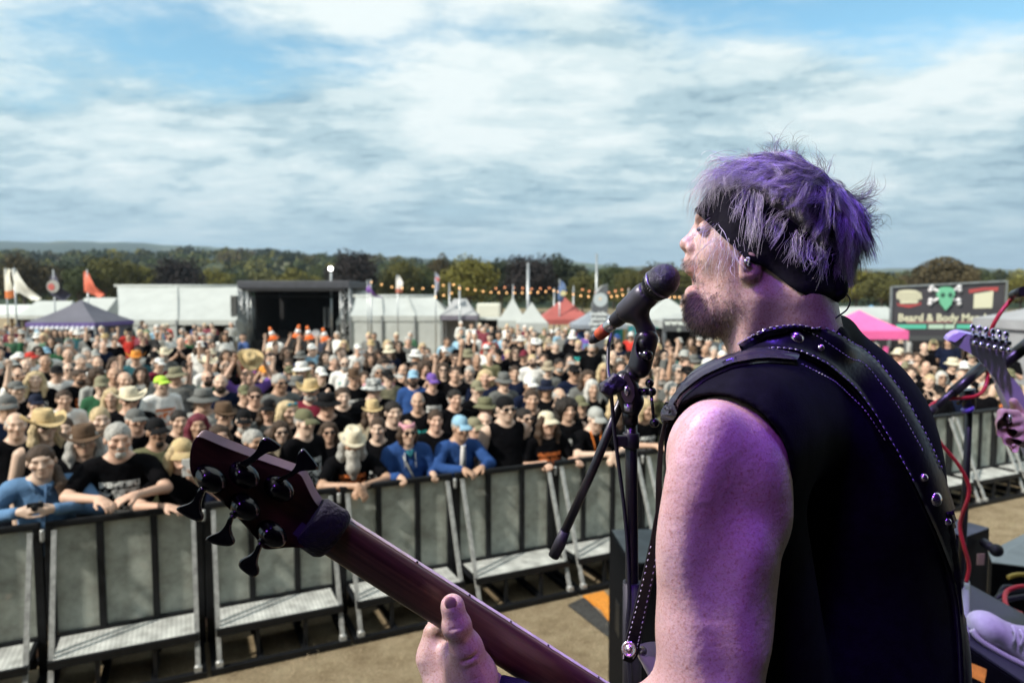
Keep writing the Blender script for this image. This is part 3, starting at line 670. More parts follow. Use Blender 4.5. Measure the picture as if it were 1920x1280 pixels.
# merchandise banner stall
def merch_banner():
    d = 20.0; g = empty('merchandise_stall', (xu(1776, d), d, 0), 0, 'dark merchandise stall with wide lettered banner and green skull emblem', 'stall')
    ox = xu(1776, d); pt = lambda u, v, y=0.0: (xu(u, d)-ox, y, zv(v, d))
    MB().prism([pt(1670, 540), pt(1881, 529), pt(1881, 628), pt(1672, 628)], (0, 0.04, 0)).build('banner', M('charcoal_banner', (0.055, 0.052, 0.062), 0.55, vary=(1.3, 0.25), bump=(1.6, 0.5, 0.06)), g)
    m = MB(); m.beam(pt(1668, 538, -0.03), pt(1883, 527, -0.03), 0.05, 0.05); m.beam(pt(1668, 538, -0.03), pt(1669, 652, -0.03), 0.05, 0.05, (0, 1, 0)); m.beam(pt(1883, 527, -0.03), pt(1882, 652, -0.03), 0.05, 0.05, (0, 1, 0)); m.build('frame', METAL, g)
    for u in (1670, 1881): MB().box((xu(u, d)-ox, 0.06, zv(640, d)/2), (0.06, 0.06, zv(640, d))).build('leg', METAL, g)
    MB().box((0, 0.02, zv(633.5, d)), (3.25, 0.05, 0.15)).build('valance', M('charcoal_vinyl', (0.07, 0.075, 0.08), 0.7), g)
    MB().box((0, 2.2, 0.85), (3.3, 0.05, 1.7)).build('back_drape', DARK, g)
    for x in (-1.6, 1.6): MB().box((x, 1.1, 0.9), (0.05, 2.1, 1.8)).build('side_drape', DARK, g)
    cream = (0.66, 0.65, 0.48); red = (0.42, 0.07, 0.07); teal = (0.10, 0.50, 0.36)
    Rx = Matrix.Rotation(pi/2, 4, 'X'); T = lambda u, v: Matrix.Translation(pt(u, v, -0.006))
    link('lettering', text_mesh('Beard & Body Merch', 0.315, 'lettering', 0.004, 0.008), PRINT, g, mw=T(1769, 596) @ Rx, color=cream)
    # round topped comb emblem at top left
    m = MB(); m.prism([pt(1679, 551, -.008), pt(1683, 545, -.008), pt(1697, 543, -.008), pt(1714, 544, -.008), pt(1725, 549, -.008), pt(1727, 560, -.008), pt(1720, 561, -.008), pt(1719, 568, -.008), pt(1687, 569, -.008), pt(1686, 561, -.008), pt(1680, 560, -.008)], (0, 0.004, 0)); m.build('comb_emblem', PRINT, g, color=cream)
    for i in range(8): MB().box((pt(1684+i*5.4, 556)[0], -0.011, pt(0, 556)[2]), (0.02, 0.003, 0.26)).build('comb_slot', PRINT, g, color=(0.25, 0.24, 0.18))
    m = MB(); m.prism([pt(1680, 566, -.009), pt(1684, 570, -.009), pt(1703, 571, -.009), pt(1722, 569, -.009), pt(1726, 565, -.009), pt(1725, 571, -.009), pt(1703, 577, -.009), pt(1682, 573, -.009)], (0, 0.003, 0)); m.build('red_ribbon', PRINT, g, color=red)
    m = MB(); m.prism([pt(1813, 543, -.008), pt(1840, 539, -.008), pt(1869, 538, -.008), pt(1868, 546, -.008), pt(1845, 544, -.008), pt(1815, 550, -.008)], (0, 0.003, 0)); m.build('red_ribbon', PRINT, g, color=red)
    m = MB(); m.prism([pt(1824, 551, -.008), pt(1860, 545, -.008), pt(1859, 577, -.008), pt(1824, 578, -.008)], (0, 0.003, 0)); m.build('cream_patch', PRINT, g, color=cream)
    # green bearded skull with crossed bones
    for sx in (-1, 1):
        for va, vb in ((541, 566), (566, 545)):
            m = MB(); a = Vector(pt(1769, (va+vb)/2-2, -0.012)); b = Vector(pt(1769+sx*24, va, -0.012)); m.tube([a, b], 0.05, 6); m.sphere(b+Vector((0.03*sx, 0, 0.05)), 0.075, 8, 6); m.sphere(b+Vector((0.05*sx, 0, -0.05)), 0.07, 8, 6); m.build('bone', PRINT, g, color=(0.58, 0.58, 0.60))
    m = MB(); m.prism([pt(1758, 541, -.07), pt(1764, 538, -.07), pt(1775, 538, -.07), pt(1783, 541, -.07), pt(1786, 552, -.07), pt(1782, 560, -.07), pt(1780, 570, -.07), pt(1770, 582, -.07), pt(1761, 571, -.07), pt(1757, 561, -.07), pt(1753, 552, -.07)], (0, 0.06, 0)); m.build('green_skull', PRINT, g, color=(0.16, 0.48, 0.30))
    for u in (1763, 1777): MB().lathe([(0.07, 0), (0.07, 0.004)], 12, Matrix.Translation(pt(u, 553, -0.072)) @ Rx).build('eye_socket', PRINT, g, color=(0.03, 0.10, 0.07))
    m = MB(); m.prism([pt(1700, 602, -.006), pt(1785, 602, -.006), pt(1785, 605, -.006), pt(1700, 606, -.006)], (0, .003, 0)); m.prism([pt(1795, 602, -.006), pt(1836, 602, -.006), pt(1836, 606, -.006), pt(1795, 605, -.006)], (0, .003, 0)); m.build('red_line', PRINT, g, color=(0.30, 0.14, 0.14))
    for a, b, c in ((1681, 1737, teal), (1741, 1770, (0.45, 0.62, 0.5)), (1772, 1790, (0.45, 0.62, 0.5)), (1794, 1856, teal)):
        MB().prism([pt(a, 608, -.008), pt(b, 608, -.008), pt(b, 616, -.008), pt(a, 616, -.008)], (0, .003, 0)).build('teal_bar', PRINT, g, color=c)
merch_banner()
gazebo(1884, 2010, 598, 572, 17.5, (0.30, 0.31, 0.33), 'grey gazebo at the right edge beside the merchandise stall', valance=0.25, wall=('left', 'back'), depth=1.2)
# feather banner
def feather():
    d = 20.5; g = empty('feather_banner', (xu(1122, d), d, 0), 0, 'tall grey feather banner with round emblem and white lines of text', 'banner'); ox = xu(1122, d)
    pt = lambda u, v, y=0.0: (xu(u, d)-ox, y, zv(v, d))
    MB().prism([pt(1139, 535), pt(1140, 570), pt(1136, 620), pt(1134, 660), pt(1131, 688), pt(1106, 688), pt(1107, 640), pt(1110, 575), pt(1113, 556), pt(1122, 544), pt(1131, 537)], (0, 0.012, 0)).build('flag', M('grey_flag_cloth', (0.10, 0.108, 0.12), 0.8, bump=(2.5, 0.4, 0.05)), g)
    MB().tube([(xu(1104.5, d)-ox, 0.03, 0), pt(1107, 640, 0.03), pt(1110, 572, 0.03), pt(1116, 550, 0.03), pt(1127, 537, 0.03), pt(1139, 533, 0.03)], 0.018, 6).build('pole', METAL, g)
    Rx = Matrix.Rotation(pi/2, 4, 'X')
    MB().lathe([(0.21, 0), (0.21, 0.006)], 28, Matrix.Translation(pt(1125.5, 562, -0.008)) @ Rx).build('round_emblem', PRINT, g, color=(0.44, 0.50, 0.52))
    MB().lathe([(0.05, 0), (0.05, 0.006)], 12, Matrix.Translation(pt(1125, 560, -0.016)) @ Rx).build('emblem_centre', PRINT, g, color=(0.68, 0.55, 0.42))
    for t, v, s in (('mobile', 588, 0.17), ('phone', 597, 0.17), ('charging', 606.5, 0.165), ('store', 616, 0.17)):
        link('lettering', text_mesh(t, s, 'lettering', 0.003, 0.006), PRINT, g, mw=Matrix.Translation(pt(1122.5-(v-588)*0.05, v, -0.008)) @ Rx, color=(0.75, 0.8, 0.8))
    MB().box((-0.05, 0.03, 0.03), (0.5, 0.5, 0.06)).build('base', BLACKM, g)
feather()
# masts, flags, floodlight, string lights
def mast(u, vt, d, r, label, name='mast'):
    o = MB().tube([(xu(u, d), d, -0.1), (xu(u, d), d, zv(vt, d))], [r*1.2, r*0.8], 8).build(name, METAL); tag(o, label, 'mast', 'masts and light poles'); return o
mast(990, 493, 31.5, 0.075, 'tall thick mast rising between the white gazebos'); mast(1118, 476, 40, 0.07, 'thin tall mast above the grey feather banner')
for u, vt, dd, lab in ((843, 530, 34, 'grey light pole behind the pale grey gazebo, left one'), (862, 535, 31, 'pale light pole above the pale grey gazebo'), (962, 533, 36, 'grey light pole left of the tall thick mast'), (1039, 540, 33, 'grey light pole left of the red gazebo'), (1075, 536, 36, 'grey light pole behind the red gazebo'), (1178, 540, 36, 'grey light pole behind the microphone body'), (696, 524, 30, 'light pole at the left end of the bulb string')):
    mast(u, vt, dd, 0.045, lab, 'light_pole')
def flag(u, v0, v1, d, poly, col, label, emblem=None, col2=None):
    """pole plus a waving cloth traced by poly (u, v); a bulge gives it depth"""
    g = empty('flag', (xu(u, d), d, 0), 0, label, 'flag', 'flags on poles'); ox = xu(u, d)
    MB().tube([(0, 0, 0), (0, 0, zv(v0-2, d))], 0.03, 6).build('pole', METAL, g)
    top, bot = poly; n = len(top); vs = []; fs = []; k = 8
    for i in range(n):
        for j in range(k+1):
            a = Vector((top[i][0], 0, top[i][1])); b = Vector((bot[i][0], 0, bot[i][1])); q = a.lerp(b, j/k)
            vs.append((xu(q.x, d)-ox, -0.03+0.13*sin(i*1.7+j*0.55)*min(1, i/2), zv(q.z, d)))
    for i in range(n-1):
        for j in range(k): fs.append((i*(k+1)+j, (i+1)*(k+1)+j, (i+1)*(k+1)+j+1, i*(k+1)+j+1))
    MB().add(vs, fs, True).build('cloth', FAB, g, color=col)
    if col2:
        m = MB(); vs2 = [vs[i*(k+1)+j] for i in range(n) for j in range(k-2, k+1)]; vs2 = [(x, y-0.012, z) for x, y, z in vs2]
        m.add(vs2, [(i*3+j, (i+1)*3+j, (i+1)*3+j+1, i*3+j+1) for i in range(n-1) for j in range(2)], True); m.build('lower_band', FAB, g, color=col2)
    if emblem:
        uu, vv, r, c = emblem; MB().lathe([(r, 0), (r, 0.006)], 18, Matrix.Translation((xu(uu, d)-ox, -0.2, zv(vv, d))) @ Matrix.Rotation(pi/2, 4, 'X')).build('emblem', PRINT, g, color=c[0])
        MB().lathe([(r*0.55, 0), (r*0.55, 0.006)], 12, Matrix.Translation((xu(uu-3, d)-ox, -0.212, zv(vv+1, d))) @ Matrix.Rotation(pi/2, 4, 'X')).build('emblem_centre', PRINT, g, color=c[1])
flag(15, 505, 560, 30, ([(13, 505), (19, 504), (26, 506)], [(13, 559), (20, 560), (30, 556)]), (0.70, 0.68, 0.58), 'narrow white flag with orange foot at the far left', col2=(0.75, 0.22, 0.07))
flag(31, 504, 562, 29, ([(26, 505), (33, 504), (45, 522), (60, 540), (77, 558)], [(34, 550), (40, 549), (50, 557), (62, 562), (78, 563)]), (0.66, 0.66, 0.60), 'white flag blown to a point beside the narrow white one')
flag(104, 508, 565, 29, ([(98, 522), (103, 508), (112, 522), (122, 540), (134, 552)], [(98, 552), (104, 556), (112, 564), (124, 564), (136, 556)]), (0.06, 0.06, 0.10), 'black flag with round white and red emblem', (108, 537, 0.27, ((0.30, 0.30, 0.28), (0.42, 0.09, 0.08))))
flag(167, 507, 556, 29, ([(161, 510), (167, 507), (175, 522), (185, 538), (196, 551)], [(161, 547), (168, 549), (176, 553), (186, 557), (196, 556)]), (0.72, 0.17, 0.10), 'red orange pointed flag above the white awnings')
flag(746, 517, 555, 31, ([(744, 518), (750, 517), (757, 530)], [(743, 549), (751, 549), (755, 548)]), (0.72, 0.70, 0.66), 'white flag with red foot above the right marquee', col2=(0.62, 0.22, 0.16))
flag(817, 512, 550, 31, ([(816, 512), (821, 513), (825, 522)], [(817, 546), (822, 546), (824, 540)]), (0.30, 0.32, 0.42), 'thin blue and red flag right of the white marquee ridge', (821, 524, 0.1, ((0.5, 0.12, 0.1), (0.4, 0.4, 0.5))))
flag(1049, 525, 560, 30, ([(1048, 530), (1052, 525), (1058, 532), (1062, 546)], [(1045, 560), (1049, 566), (1055, 566), (1060, 552)]), (0.10, 0.16, 0.30), 'drooping blue flag with pink top above the red gazebo', (1055, 550, 0.12, ((0.6, 0.55, 0.3), (0.6, 0.55, 0.3))))
flag(690, 527, 556, 30, ([(688, 540), (692, 530), (697, 542), (706, 552), (717, 556)], [(687, 546), (692, 550), (698, 554), (706, 557), (717, 558)]), (0.16, 0.07, 0.30), 'purple flag over the tall white tent peak')
fl = empty('floodlight', (xu(622, 37), 37, 0), 0, 'lit white floodlight on a pole above the side stage', 'floodlight')
MB().tube([(0, 0, 0), (0, 0, zv(511, 37))], 0.06, 8).build('pole', METAL, fl)
MB().box((0, 0.06, zv(504, 37)), (0.32, 0.18, 0.28), bev=0.03).build('housing', BLACKM, fl)
MB().lathe([(0.115, 0), (0.115, 0.03)], 20, Matrix.Translation((0, -0.05, zv(504, 37))) @ Matrix.Rotation(pi/2, 4, 'X')).build('lens', M('lit_lamp', (1, 1, 1), 0.4, emit=((1, 0.97, 0.9), 9.0)), fl)
BULB = M('lit_bulb', (1, 0.6, 0.3), 0.4, emit=((1.0, 0.50, 0.16), 1.5))
DIM = M('dim_bulb', (1, 0.4, 0.2), 0.4, emit=((1.0, 0.33, 0.12), 0.55))
bm_ = MB(); bm_.sphere((0, 0, 0), 0.038, 8, 6); BULBME = bm_.me('bulb'); BULBME.materials.append(BULB)
bm_ = MB(); bm_.sphere((0, 0, 0), 0.06, 8, 6); DIMME = bm_.me('bulb'); DIMME.materials.append(DIM)
def string(pts, d, n, label, me=BULBME):
    g = empty('string_lights', (xu(pts[0][0], d), d, zv(pts[0][1], d)), 0, label, 'string lights', 'strings of bulbs over the stalls'); o0 = g.location.copy()
    us = np.array([p[0] for p in pts]); vs_ = np.array([p[1] for p in pts]); q = np.linspace(us[0], us[-1], n)
    P3 = [Vector((xu(a, d), d, zv(b, d)))-o0 for a, b in zip(q, np.interp(q, us, vs_))]
    MB().tube([p+Vector((0, 0, 0.08)) for p in P3], 0.008, 4).build('cable', BLACKM, g)
    for p in P3: link('bulb', me, None, g, loc=p)
string([(697, 529), (710, 532), (735, 538), (768, 542), (782, 542), (801, 540), (816, 536), (832, 535), (851, 534)], 30, 9, 'sagging bulb string above the white marquee right of side stage')
string([(817, 557), (834, 553), (850, 549), (862, 540)], 29, 4, 'short bulb string rising to the pale light pole')
string([(862, 541), (888, 543), (916, 548), (945, 549), (958, 549), (985, 549), (1012, 548), (1038, 545)], 30.5, 13, 'long bulb string across the tall mast')
string([(1046, 547), (1069, 551), (1092, 555), (1103, 556)], 30, 5, 'bulb string dipping over the red gazebo')
string([(1146, 556), (1157, 555), (1166, 553), (1178, 553)], 29, 4, 'short bulb string right of the feather banner')
string([(1246, 556), (1262, 557), (1284, 557), (1310, 555)], 28, 8, 'bulb string between the microphone and the chin')
string([(930, 541), (945, 539), (975, 540), (1000, 542), (1030, 540)], 44, 7, 'faint orange bulb string far behind the tall mast', DIMME)
string([(1092, 543), (1112, 548), (1140, 549), (1160, 544), (1178, 542)], 44, 8, 'faint orange bulb string behind the feather banner', DIMME)
# ================================================================== people of the crowd
SKIN = None
def skin_mat(name, speckle=0.0):
    m = bpy.data.materials.new(name); m.use_nodes = True; nt = m.node_tree; N = nt.nodes.new; L = nt.links.new; b = nt.nodes['Principled BSDF']
    b.inputs['Roughness'].default_value = 0.5; b.inputs['Specular IOR Level'].default_value = 0.35
    oi = N('ShaderNodeObjectInfo'); at = N('ShaderNodeAttribute'); at.attribute_name = 'tint'
    mx = N('ShaderNodeMix'); mx.data_type = 'RGBA'; mx.blend_type = 'MULTIPLY'; mx.inputs[0].default_value = 1; L(oi.outputs['Color'], mx.inputs[6]); L(at.outputs['Color'], mx.inputs[7])
    L(mx.outputs[2], b.inputs['Base Color']); return m
SKIN = skin_mat('crowd_skin')
def shirt_mat():
    """cloth in the object's colour with a printed chest motif where the object property print is set"""
    m = bpy.data.materials.new('crowd_shirt'); m.use_nodes = True; nt = m.node_tree; N = nt.nodes.new; L = nt.links.new; b = nt.nodes['Principled BSDF']
    b.inputs['Roughness'].default_value = 0.85; b.inputs['Specular IOR Level'].default_value = 0.04
    def math_(op, a, c, d=None):
        n = N('ShaderNodeMath'); n.operation = op
        for i, x in enumerate((a, c, d)):
            if x is None: continue
            if isinstance(x, (int, float)): n.inputs[i].default_value = x
            else: L(x, n.inputs[i])
        return n.outputs[0]
    oi = N('ShaderNodeObjectInfo'); tc = N('ShaderNodeTexCoord'); sx = N('ShaderNodeSeparateXYZ'); L(tc.outputs['Object'], sx.inputs[0])
    def attr(nm):
        a = N('ShaderNodeAttribute'); a.attribute_type = 'OBJECT'; a.attribute_name = nm; return a
    pr = attr('print'); pc = attr('print_colour')
    inx = math_('LESS_THAN', math_('ABSOLUTE', sx.outputs[0], 0), 0.125); inz = math_('LESS_THAN', math_('ABSOLUTE', math_('SUBTRACT', sx.outputs[2], 1.19), 0), 0.13); iny = math_('LESS_THAN', sx.outputs[1], -0.02)
    off = N('ShaderNodeCombineXYZ'); L(math_('MULTIPLY', oi.outputs['Random'], 40), off.inputs[0]); L(math_('MULTIPLY', oi.outputs['Random'], 17), off.inputs[2])
    ad = N('ShaderNodeVectorMath'); ad.operation = 'ADD'; L(tc.outputs['Object'], ad.inputs[0]); L(off.outputs[0], ad.inputs[1])
    vo = N('ShaderNodeTexNoise'); vo.inputs['Scale'].default_value = 17; vo.inputs['Detail'].default_value = 5; vo.inputs['Roughness'].default_value = 0.75; L(ad.outputs[0], vo.inputs['Vector'])
    ink = math_('GREATER_THAN', vo.outputs['Fac'], 0.50)
    # a bar of lettering across the top of the motif
    bar = math_('LESS_THAN', math_('ABSOLUTE', math_('SUBTRACT', sx.outputs[2], 1.275), 0), 0.022)
    wv = N('ShaderNodeTexNoise'); wv.inputs['Scale'].default_value = 60; L(ad.outputs[0], wv.inputs['Vector'])
    ink = math_('MAXIMUM', math_('MULTIPLY', ink, math_('LESS_THAN', sx.outputs[2], 1.24)), math_('MULTIPLY', bar, math_('GREATER_THAN', wv.outputs['Fac'], 0.44)))
    fac = math_('MULTIPLY', math_('MULTIPLY', math_('MULTIPLY', inx, inz), iny), math_('MULTIPLY', ink, pr.outputs['Fac']))
    nz = N('ShaderNodeTexNoise'); nz.inputs['Scale'].default_value = 7; L(ad.outputs[0], nz.inputs['Vector'])
    mr = N('ShaderNodeMapRange'); L(nz.outputs['Fac'], mr.inputs[0]); mr.inputs[3].default_value = 0.7; mr.inputs[4].default_value = 1.25
    mv = N('ShaderNodeMix'); mv.data_type = 'RGBA'; mv.blend_type = 'MULTIPLY'; mv.inputs[0].default_value = 1; L(oi.outputs['Color'], mv.inputs[6]); L(mr.outputs[0], mv.inputs[7])
    mx = N('ShaderNodeMix'); mx.data_type = 'RGBA'; L(fac, mx.inputs[0]); L(mv.outputs[2], mx.inputs[6]); L(pc.outputs['Color'], mx.inputs[7]); L(mx.outputs[2], b.inputs['Base Color'])
    nb = N('ShaderNodeTexNoise'); nb.inputs['Scale'].default_value = 11; nb.inputs['Detail'].default_value = 3; L(ad.outputs[0], nb.inputs['Vector'])
    bp = N('ShaderNodeBump'); bp.inputs['Strength'].default_value = 0.6; bp.inputs['Distance'].default_value = 0.03; L(nb.outputs['Fac'], bp.inputs['Height']); L(bp.outputs[0], b.inputs['Normal'])
    return m
SHIRT = shirt_mat()
CLOTH = M('plain_cloth', obj=True, rough=0.85, vary=(9, 0.3), bump=(12, 0.5, 0.02), spec=0.2)
HAIR = M('crowd_hair', obj=True, rough=0.55, vary=(30, 0.5), bump=(60, 0.9, 0.012), stretch=(2.2, 2.2, 0.5), spec=0.3)
HATM = M('hat_felt_and_straw', obj=True, rough=0.85, vary=(25, 0.22), bump=(90, 0.3, 0.004), spec=0.2)
PATT = M('spotted_cloth', (0.55, 0.56, 0.54), rough=0.85, vary=(26, 0.95, 1), col2=(0.05, 0.06, 0.06))
LENS = M('sunglass_lens', (0.012, 0.011, 0.011), 0.12, spec=0.6)
MIRROR = M('mirrored_lens', (0.05, 0.35, 0.45), 0.15, 0.7)

def hd(c, Mh): return np.array(Mh @ Vector(c))
def add_head(s, Mh):
    """head with face, in head space: face towards -y, origin between the ears"""
    R = np.array(Mh.to_3x3().normalized()); f = lambda c: hd(c, Mh)
    s.ell(f((0, .012, .03)), (.075, .094, .09), R, 0.01); s.ell(f((0, -.028, -.045)), (.060, .066, .080), R, 0.03)
    s.ell(f((0, -.074, -.098)), (.026, .022, .020), R, 0.025); s.ell(f((0, -.076, .034)), (.053, .020, .013), R, 0.02)
    for q in (-1, 1):
        s.ell(f((q*.046, -.060, -.018)), (.026, .028, .022), R, 0.02); s.ell(f((q*.079, .008, -.004)), (.011, .021, .032), R, 0.008)
        s.ell(f((q*.031, -.103, .010)), (.016, .014, .010), R, 0.014, sub=True)
    s.cone(f((0, -.090, .022)), f((0, -.112, -.022)), .009, .015, .012); s.ell(f((0, -.097, -.026)), (.021, .014, .010), R, .008)
    s.ell(f((0, -.090, -.057)), (.025, .010, .008), R, .008); s.ell(f((0, -.088, -.073)), (.021, .010, .009), R, .008)
def head_tint(V, Mh):
    L = (np.c_[V, np.ones(len(V))] @ np.array(Mh.inverted()).T)[:, :3]; c = np.ones((len(V), 3)); ax = np.abs(L[:, 0])
    face = L[:, 1] < -.045
    def blob(cx, cz, rx, rz): return np.clip(1.4-1.4*(((ax-cx)/rx)**2+((L[:, 2]-cz)/rz)**2), 0, 1)*face
    def mixc(w, col): c[:] = c*(1-w[:, None])+np.array(col)*w[:, None]
    mixc(blob(.031, .010, .018, .009)*0.68, (0.20, 0.15, 0.13)); mixc(blob(.033, .036, .024, .007)*0.75, (0.25, 0.18, 0.13))
    mixc(blob(0, -.065, .026, .010)*0.55, (0.62, 0.30, 0.28)); mixc(blob(.012, -.033, .007, .005)*0.5, (0.35, 0.2, 0.18))
    mixc(blob(.045, -.022, .026, .020)*0.35, (0.95, 0.62, 0.55)); return np.clip(c, 0, 1)
def hand(s, w, fwd, up, side, r=1.0, curl=0.3, k=.008):
    """wrist w, finger direction fwd, back of hand up, side = +1/-1 says where the thumb sits"""
    w = Vector(w); f = Vector(fwd).normalized(); n = Vector(up); n = (n-f*n.dot(f)).normalized(); x = f.cross(n)*side
    R = np.array(Matrix((x, f, n)).transposed()); pc = w+f*.052*r; s.cone(w, w+f*.03*r, .026*r, .030*r, .02); s.ell(pc, (.041*r, .05*r, .017*r), R, .02)
    for i, (ox, ln) in enumerate(((.031, .070), (.011, .080), (-.010, .074), (-.029, .058))):
        a = w+f*.088*r+x*ox*r*1.0; c1 = curl; d1 = (f*cos(c1)-n*sin(c1)); d2 = (f*cos(c1*2.4)-n*sin(c1*2.4)); d3 = (f*cos(c1*3.6)-n*sin(c1*3.6))
        b = a+d1*ln*.45*r; c = b+d2*ln*.33*r; e = c+d3*ln*.25*r
        s.chain([a, b, c, e], [.0098*r, .0094*r, .0088*r, .0078*r], k*.5)
    a = w+f*.022*r+x*.026*r; b = w+f*.052*r+x*.052*r-n*.012*r; c = w+f*.083*r+x*.060*r-n*.022*r; s.chain([a, b, c], [.016*r, .0115*r, .0095*r], k)
UP = Vector((0, 0, 1)); FW = Vector((0, -1, 0))
# pose: lean of the torso, head tilt (pitch, yaw, roll), and per arm: elbow, wrist, finger direction, back of hand, curl
def arm(e, w, f, u, c=0.4): return (Vector(e), Vector(w), Vector(f), Vector(u), c)
POSES = {
 'down': dict(l=arm((.245, .03, 1.12), (.255, -.05, .88), (0, -.1, -1), (1, 0, 0), .3), r=arm((-.245, .03, 1.12), (-.255, -.05, .88), (0, -.1, -1), (-1, 0, 0), .3)),
 'folded': dict(l=arm((.235, -.02, 1.13), (-.02, -.20, 1.16), (-1, .15, .1), (0, -1, .1), .3), r=arm((-.235, -.02, 1.12), (.02, -.19, 1.10), (1, .15, .1), (0, -1, .1), .3)),
 'clapping': dict(l=arm((.25, -.04, 1.14), (.06, -.25, 1.30), (-.3, -.3, 1), (1, 0, .3), .1), r=arm((-.25, -.04, 1.14), (-.06, -.25, 1.30), (.3, -.3, 1), (-1, 0, .3), .1)),
 'phone': dict(l=arm((.26, -.16, 1.24), (.075, -.30, 1.50), (-.2, .1, 1), (.3, .9, .2), .5), r=arm((-.26, -.16, 1.24), (-.075, -.30, 1.50), (.2, .1, 1), (-.3, .9, .2), .5), head=(-.12, 0, 0)),
 'fist': dict(l=arm((.245, .03, 1.12), (.255, -.05, .88), (0, -.1, -1), (1, 0, 0), .3), r=arm((-.30, -.08, 1.56), (-.27, -.10, 1.83), (0, 0, 1), (0, 1, 0), .95), head=(-.1, 0, .05)),
 'shading': dict(l=arm((.30, -.10, 1.36), (.13, -.20, 1.62), (-1, -.15, .1), (0, 0, 1), .1), r=arm((-.245, .03, 1.12), (-.255, -.05, .88), (0, -.1, -1), (-1, 0, 0), .3)),
 'drink': dict(l=arm((.245, .02, 1.12), (.20, -.22, 1.16), (-.5, -.8, .1), (.8, 0, .3), .6), r=arm((-.245, .03, 1.12), (-.255, -.05, .88), (0, -.1, -1), (-1, 0, 0), .3)),
 'both_up': dict(l=arm((.32, -.04, 1.58), (.20, -.08, 1.84), (-.3, 0, 1), (0, 1, 0), .3), r=arm((-.32, -.04, 1.58), (-.20, -.08, 1.84), (.3, 0, 1), (0, 1, 0), .3), head=(-.1, 0, 0)),
 'rail': dict(lean=.17, l=arm((.29, -.26, 1.235), (.12, -.45, 1.255), (-.9, -.5, -.1), (0, -.3, 1), .35), r=arm((-.30, -.24, 1.235), (-.10, -.46, 1.255), (.6, -.8, -.2), (0, -.2, 1), .35), head=(.05, .25, 0)),
 'rail_cross': dict(lean=.22, l=arm((.31, -.30, 1.24), (.03, -.50, 1.26), (-.8, -.5, -.55), (.2, -.5, .8), .3), r=arm((-.31, -.30, 1.24), (-.03, -.53, 1.27), (.5, -.5, -.9), (0, -.7, .6), .25), head=(.16, 0, 0)),
 'grip': dict(lean=.08, l=arm((.27, -.10, 1.16), (.17, -.35, 1.245), (0, -1, -.15), (.3, 0, 1), .85), r=arm((-.27, -.10, 1.16), (-.17, -.35, 1.245), (0, -1, -.15), (-.3, 0, 1), .85)),
 'camera': dict(lean=.2, l=arm((.33, -.24, 1.22), (.09, -.42, 1.30), (-.9, -.3, .3), (.2, -.7, .6), .55), r=arm((-.33, -.24, 1.22), (-.09, -.42, 1.30), (.9, -.3, .3), (-.2, -.7, .6), .55), head=(-.04, .12, -.08)),
 'one_phone': dict(lean=.15, l=arm((.30, -.26, 1.22), (.06, -.30, 1.45), (-.3, -.1, 1), (.4, .2, .2), .55), r=arm((-.30, -.24, 1.22), (-.12, -.44, 1.25), (.8, -.6, -.1), (0, -.3, 1), .35), head=(.1, .1, .06)),
}
FRONT = ('rail', 'rail_cross', 'grip', 'camera', 'one_phone')
def lean_pt(p, a):
    p = Vector(p); z0 = .95
    if p.z <= z0: return p
    t = p.z-z0; return Vector((p.x, p.y-t*sin(a), z0+t*cos(a)))
def joints(pose):
    q = POSES[pose]; a = q.get('lean', 0.0); L = lambda p: lean_pt(p, a)
    hp, hy, hr = q.get('head', (0, 0, 0))
    Mh = Matrix.Translation(L((0, -.015, 1.62))) @ Euler((hp+a*.45, hr, hy)).to_matrix().to_4x4()
    return q, L, Mh
CACHE = {}
def torso(s, L, e, k=.06, belly=0.0):
    s.ell(L((0, .0, 1.27)), (.165+e, .110+e, .185+e), None, k); s.ell(L((0, -.012-belly*.5, 1.06)), (.150+e+belly*.4, .112+e+belly, .17+e), None, k); s.ell((0, 0, .93), (.160+e, .112+e, .12+e), None, k)
    s.cone(L((-.135, .0, 1.415)), L((.135, .0, 1.415)), .058+e, .058+e, k)
def body_mesh(pose):
    key = ('body', pose)
    if key in CACHE: return CACHE[key]
    q, L, Mh = joints(pose); res = .0085 if pose in FRONT else .0115
    s = SDF((-.46, -.72, -.02), (.46, .22, 2.08 if pose in ('fist', 'both_up') else 1.80), res); torso(s, L, 0)
    s.cone(L((0, .015, 1.40)), Mh @ Vector((0, .018, -.05)), .060, .055, .05); s.cone(L((-.10, .01, 1.42)), L((0, .015, 1.47)), .05, .055, .05); s.cone(L((.10, .01, 1.42)), L((0, .015, 1.47)), .05, .055, .05)
    for sd, nm in ((1, 'l'), (-1, 'r')):
        e, w, f, u, c = q[nm]; sh = L((sd*.185, .005, 1.405)); s.cone(sh, e, .056, .043, .04); s.cone(e, w, .042, .027, .02); hand(s, w, f, u, -sd if nm == 'l' else -sd, 1.0, c)
        s.chain([(sd*.088, 0, .90), (sd*.10, -.015, .50), (sd*.105, .02, .09)], [.085, .058, .042], .03); s.cone((sd*.105, .03, .042), (sd*.115, -.13, .035), .042, .034, .02)
    add_head(s, Mh); me = s.me('body', 1, lambda V: head_tint(V, Mh)); me.materials.append(SKIN); CACHE[key] = me; return me
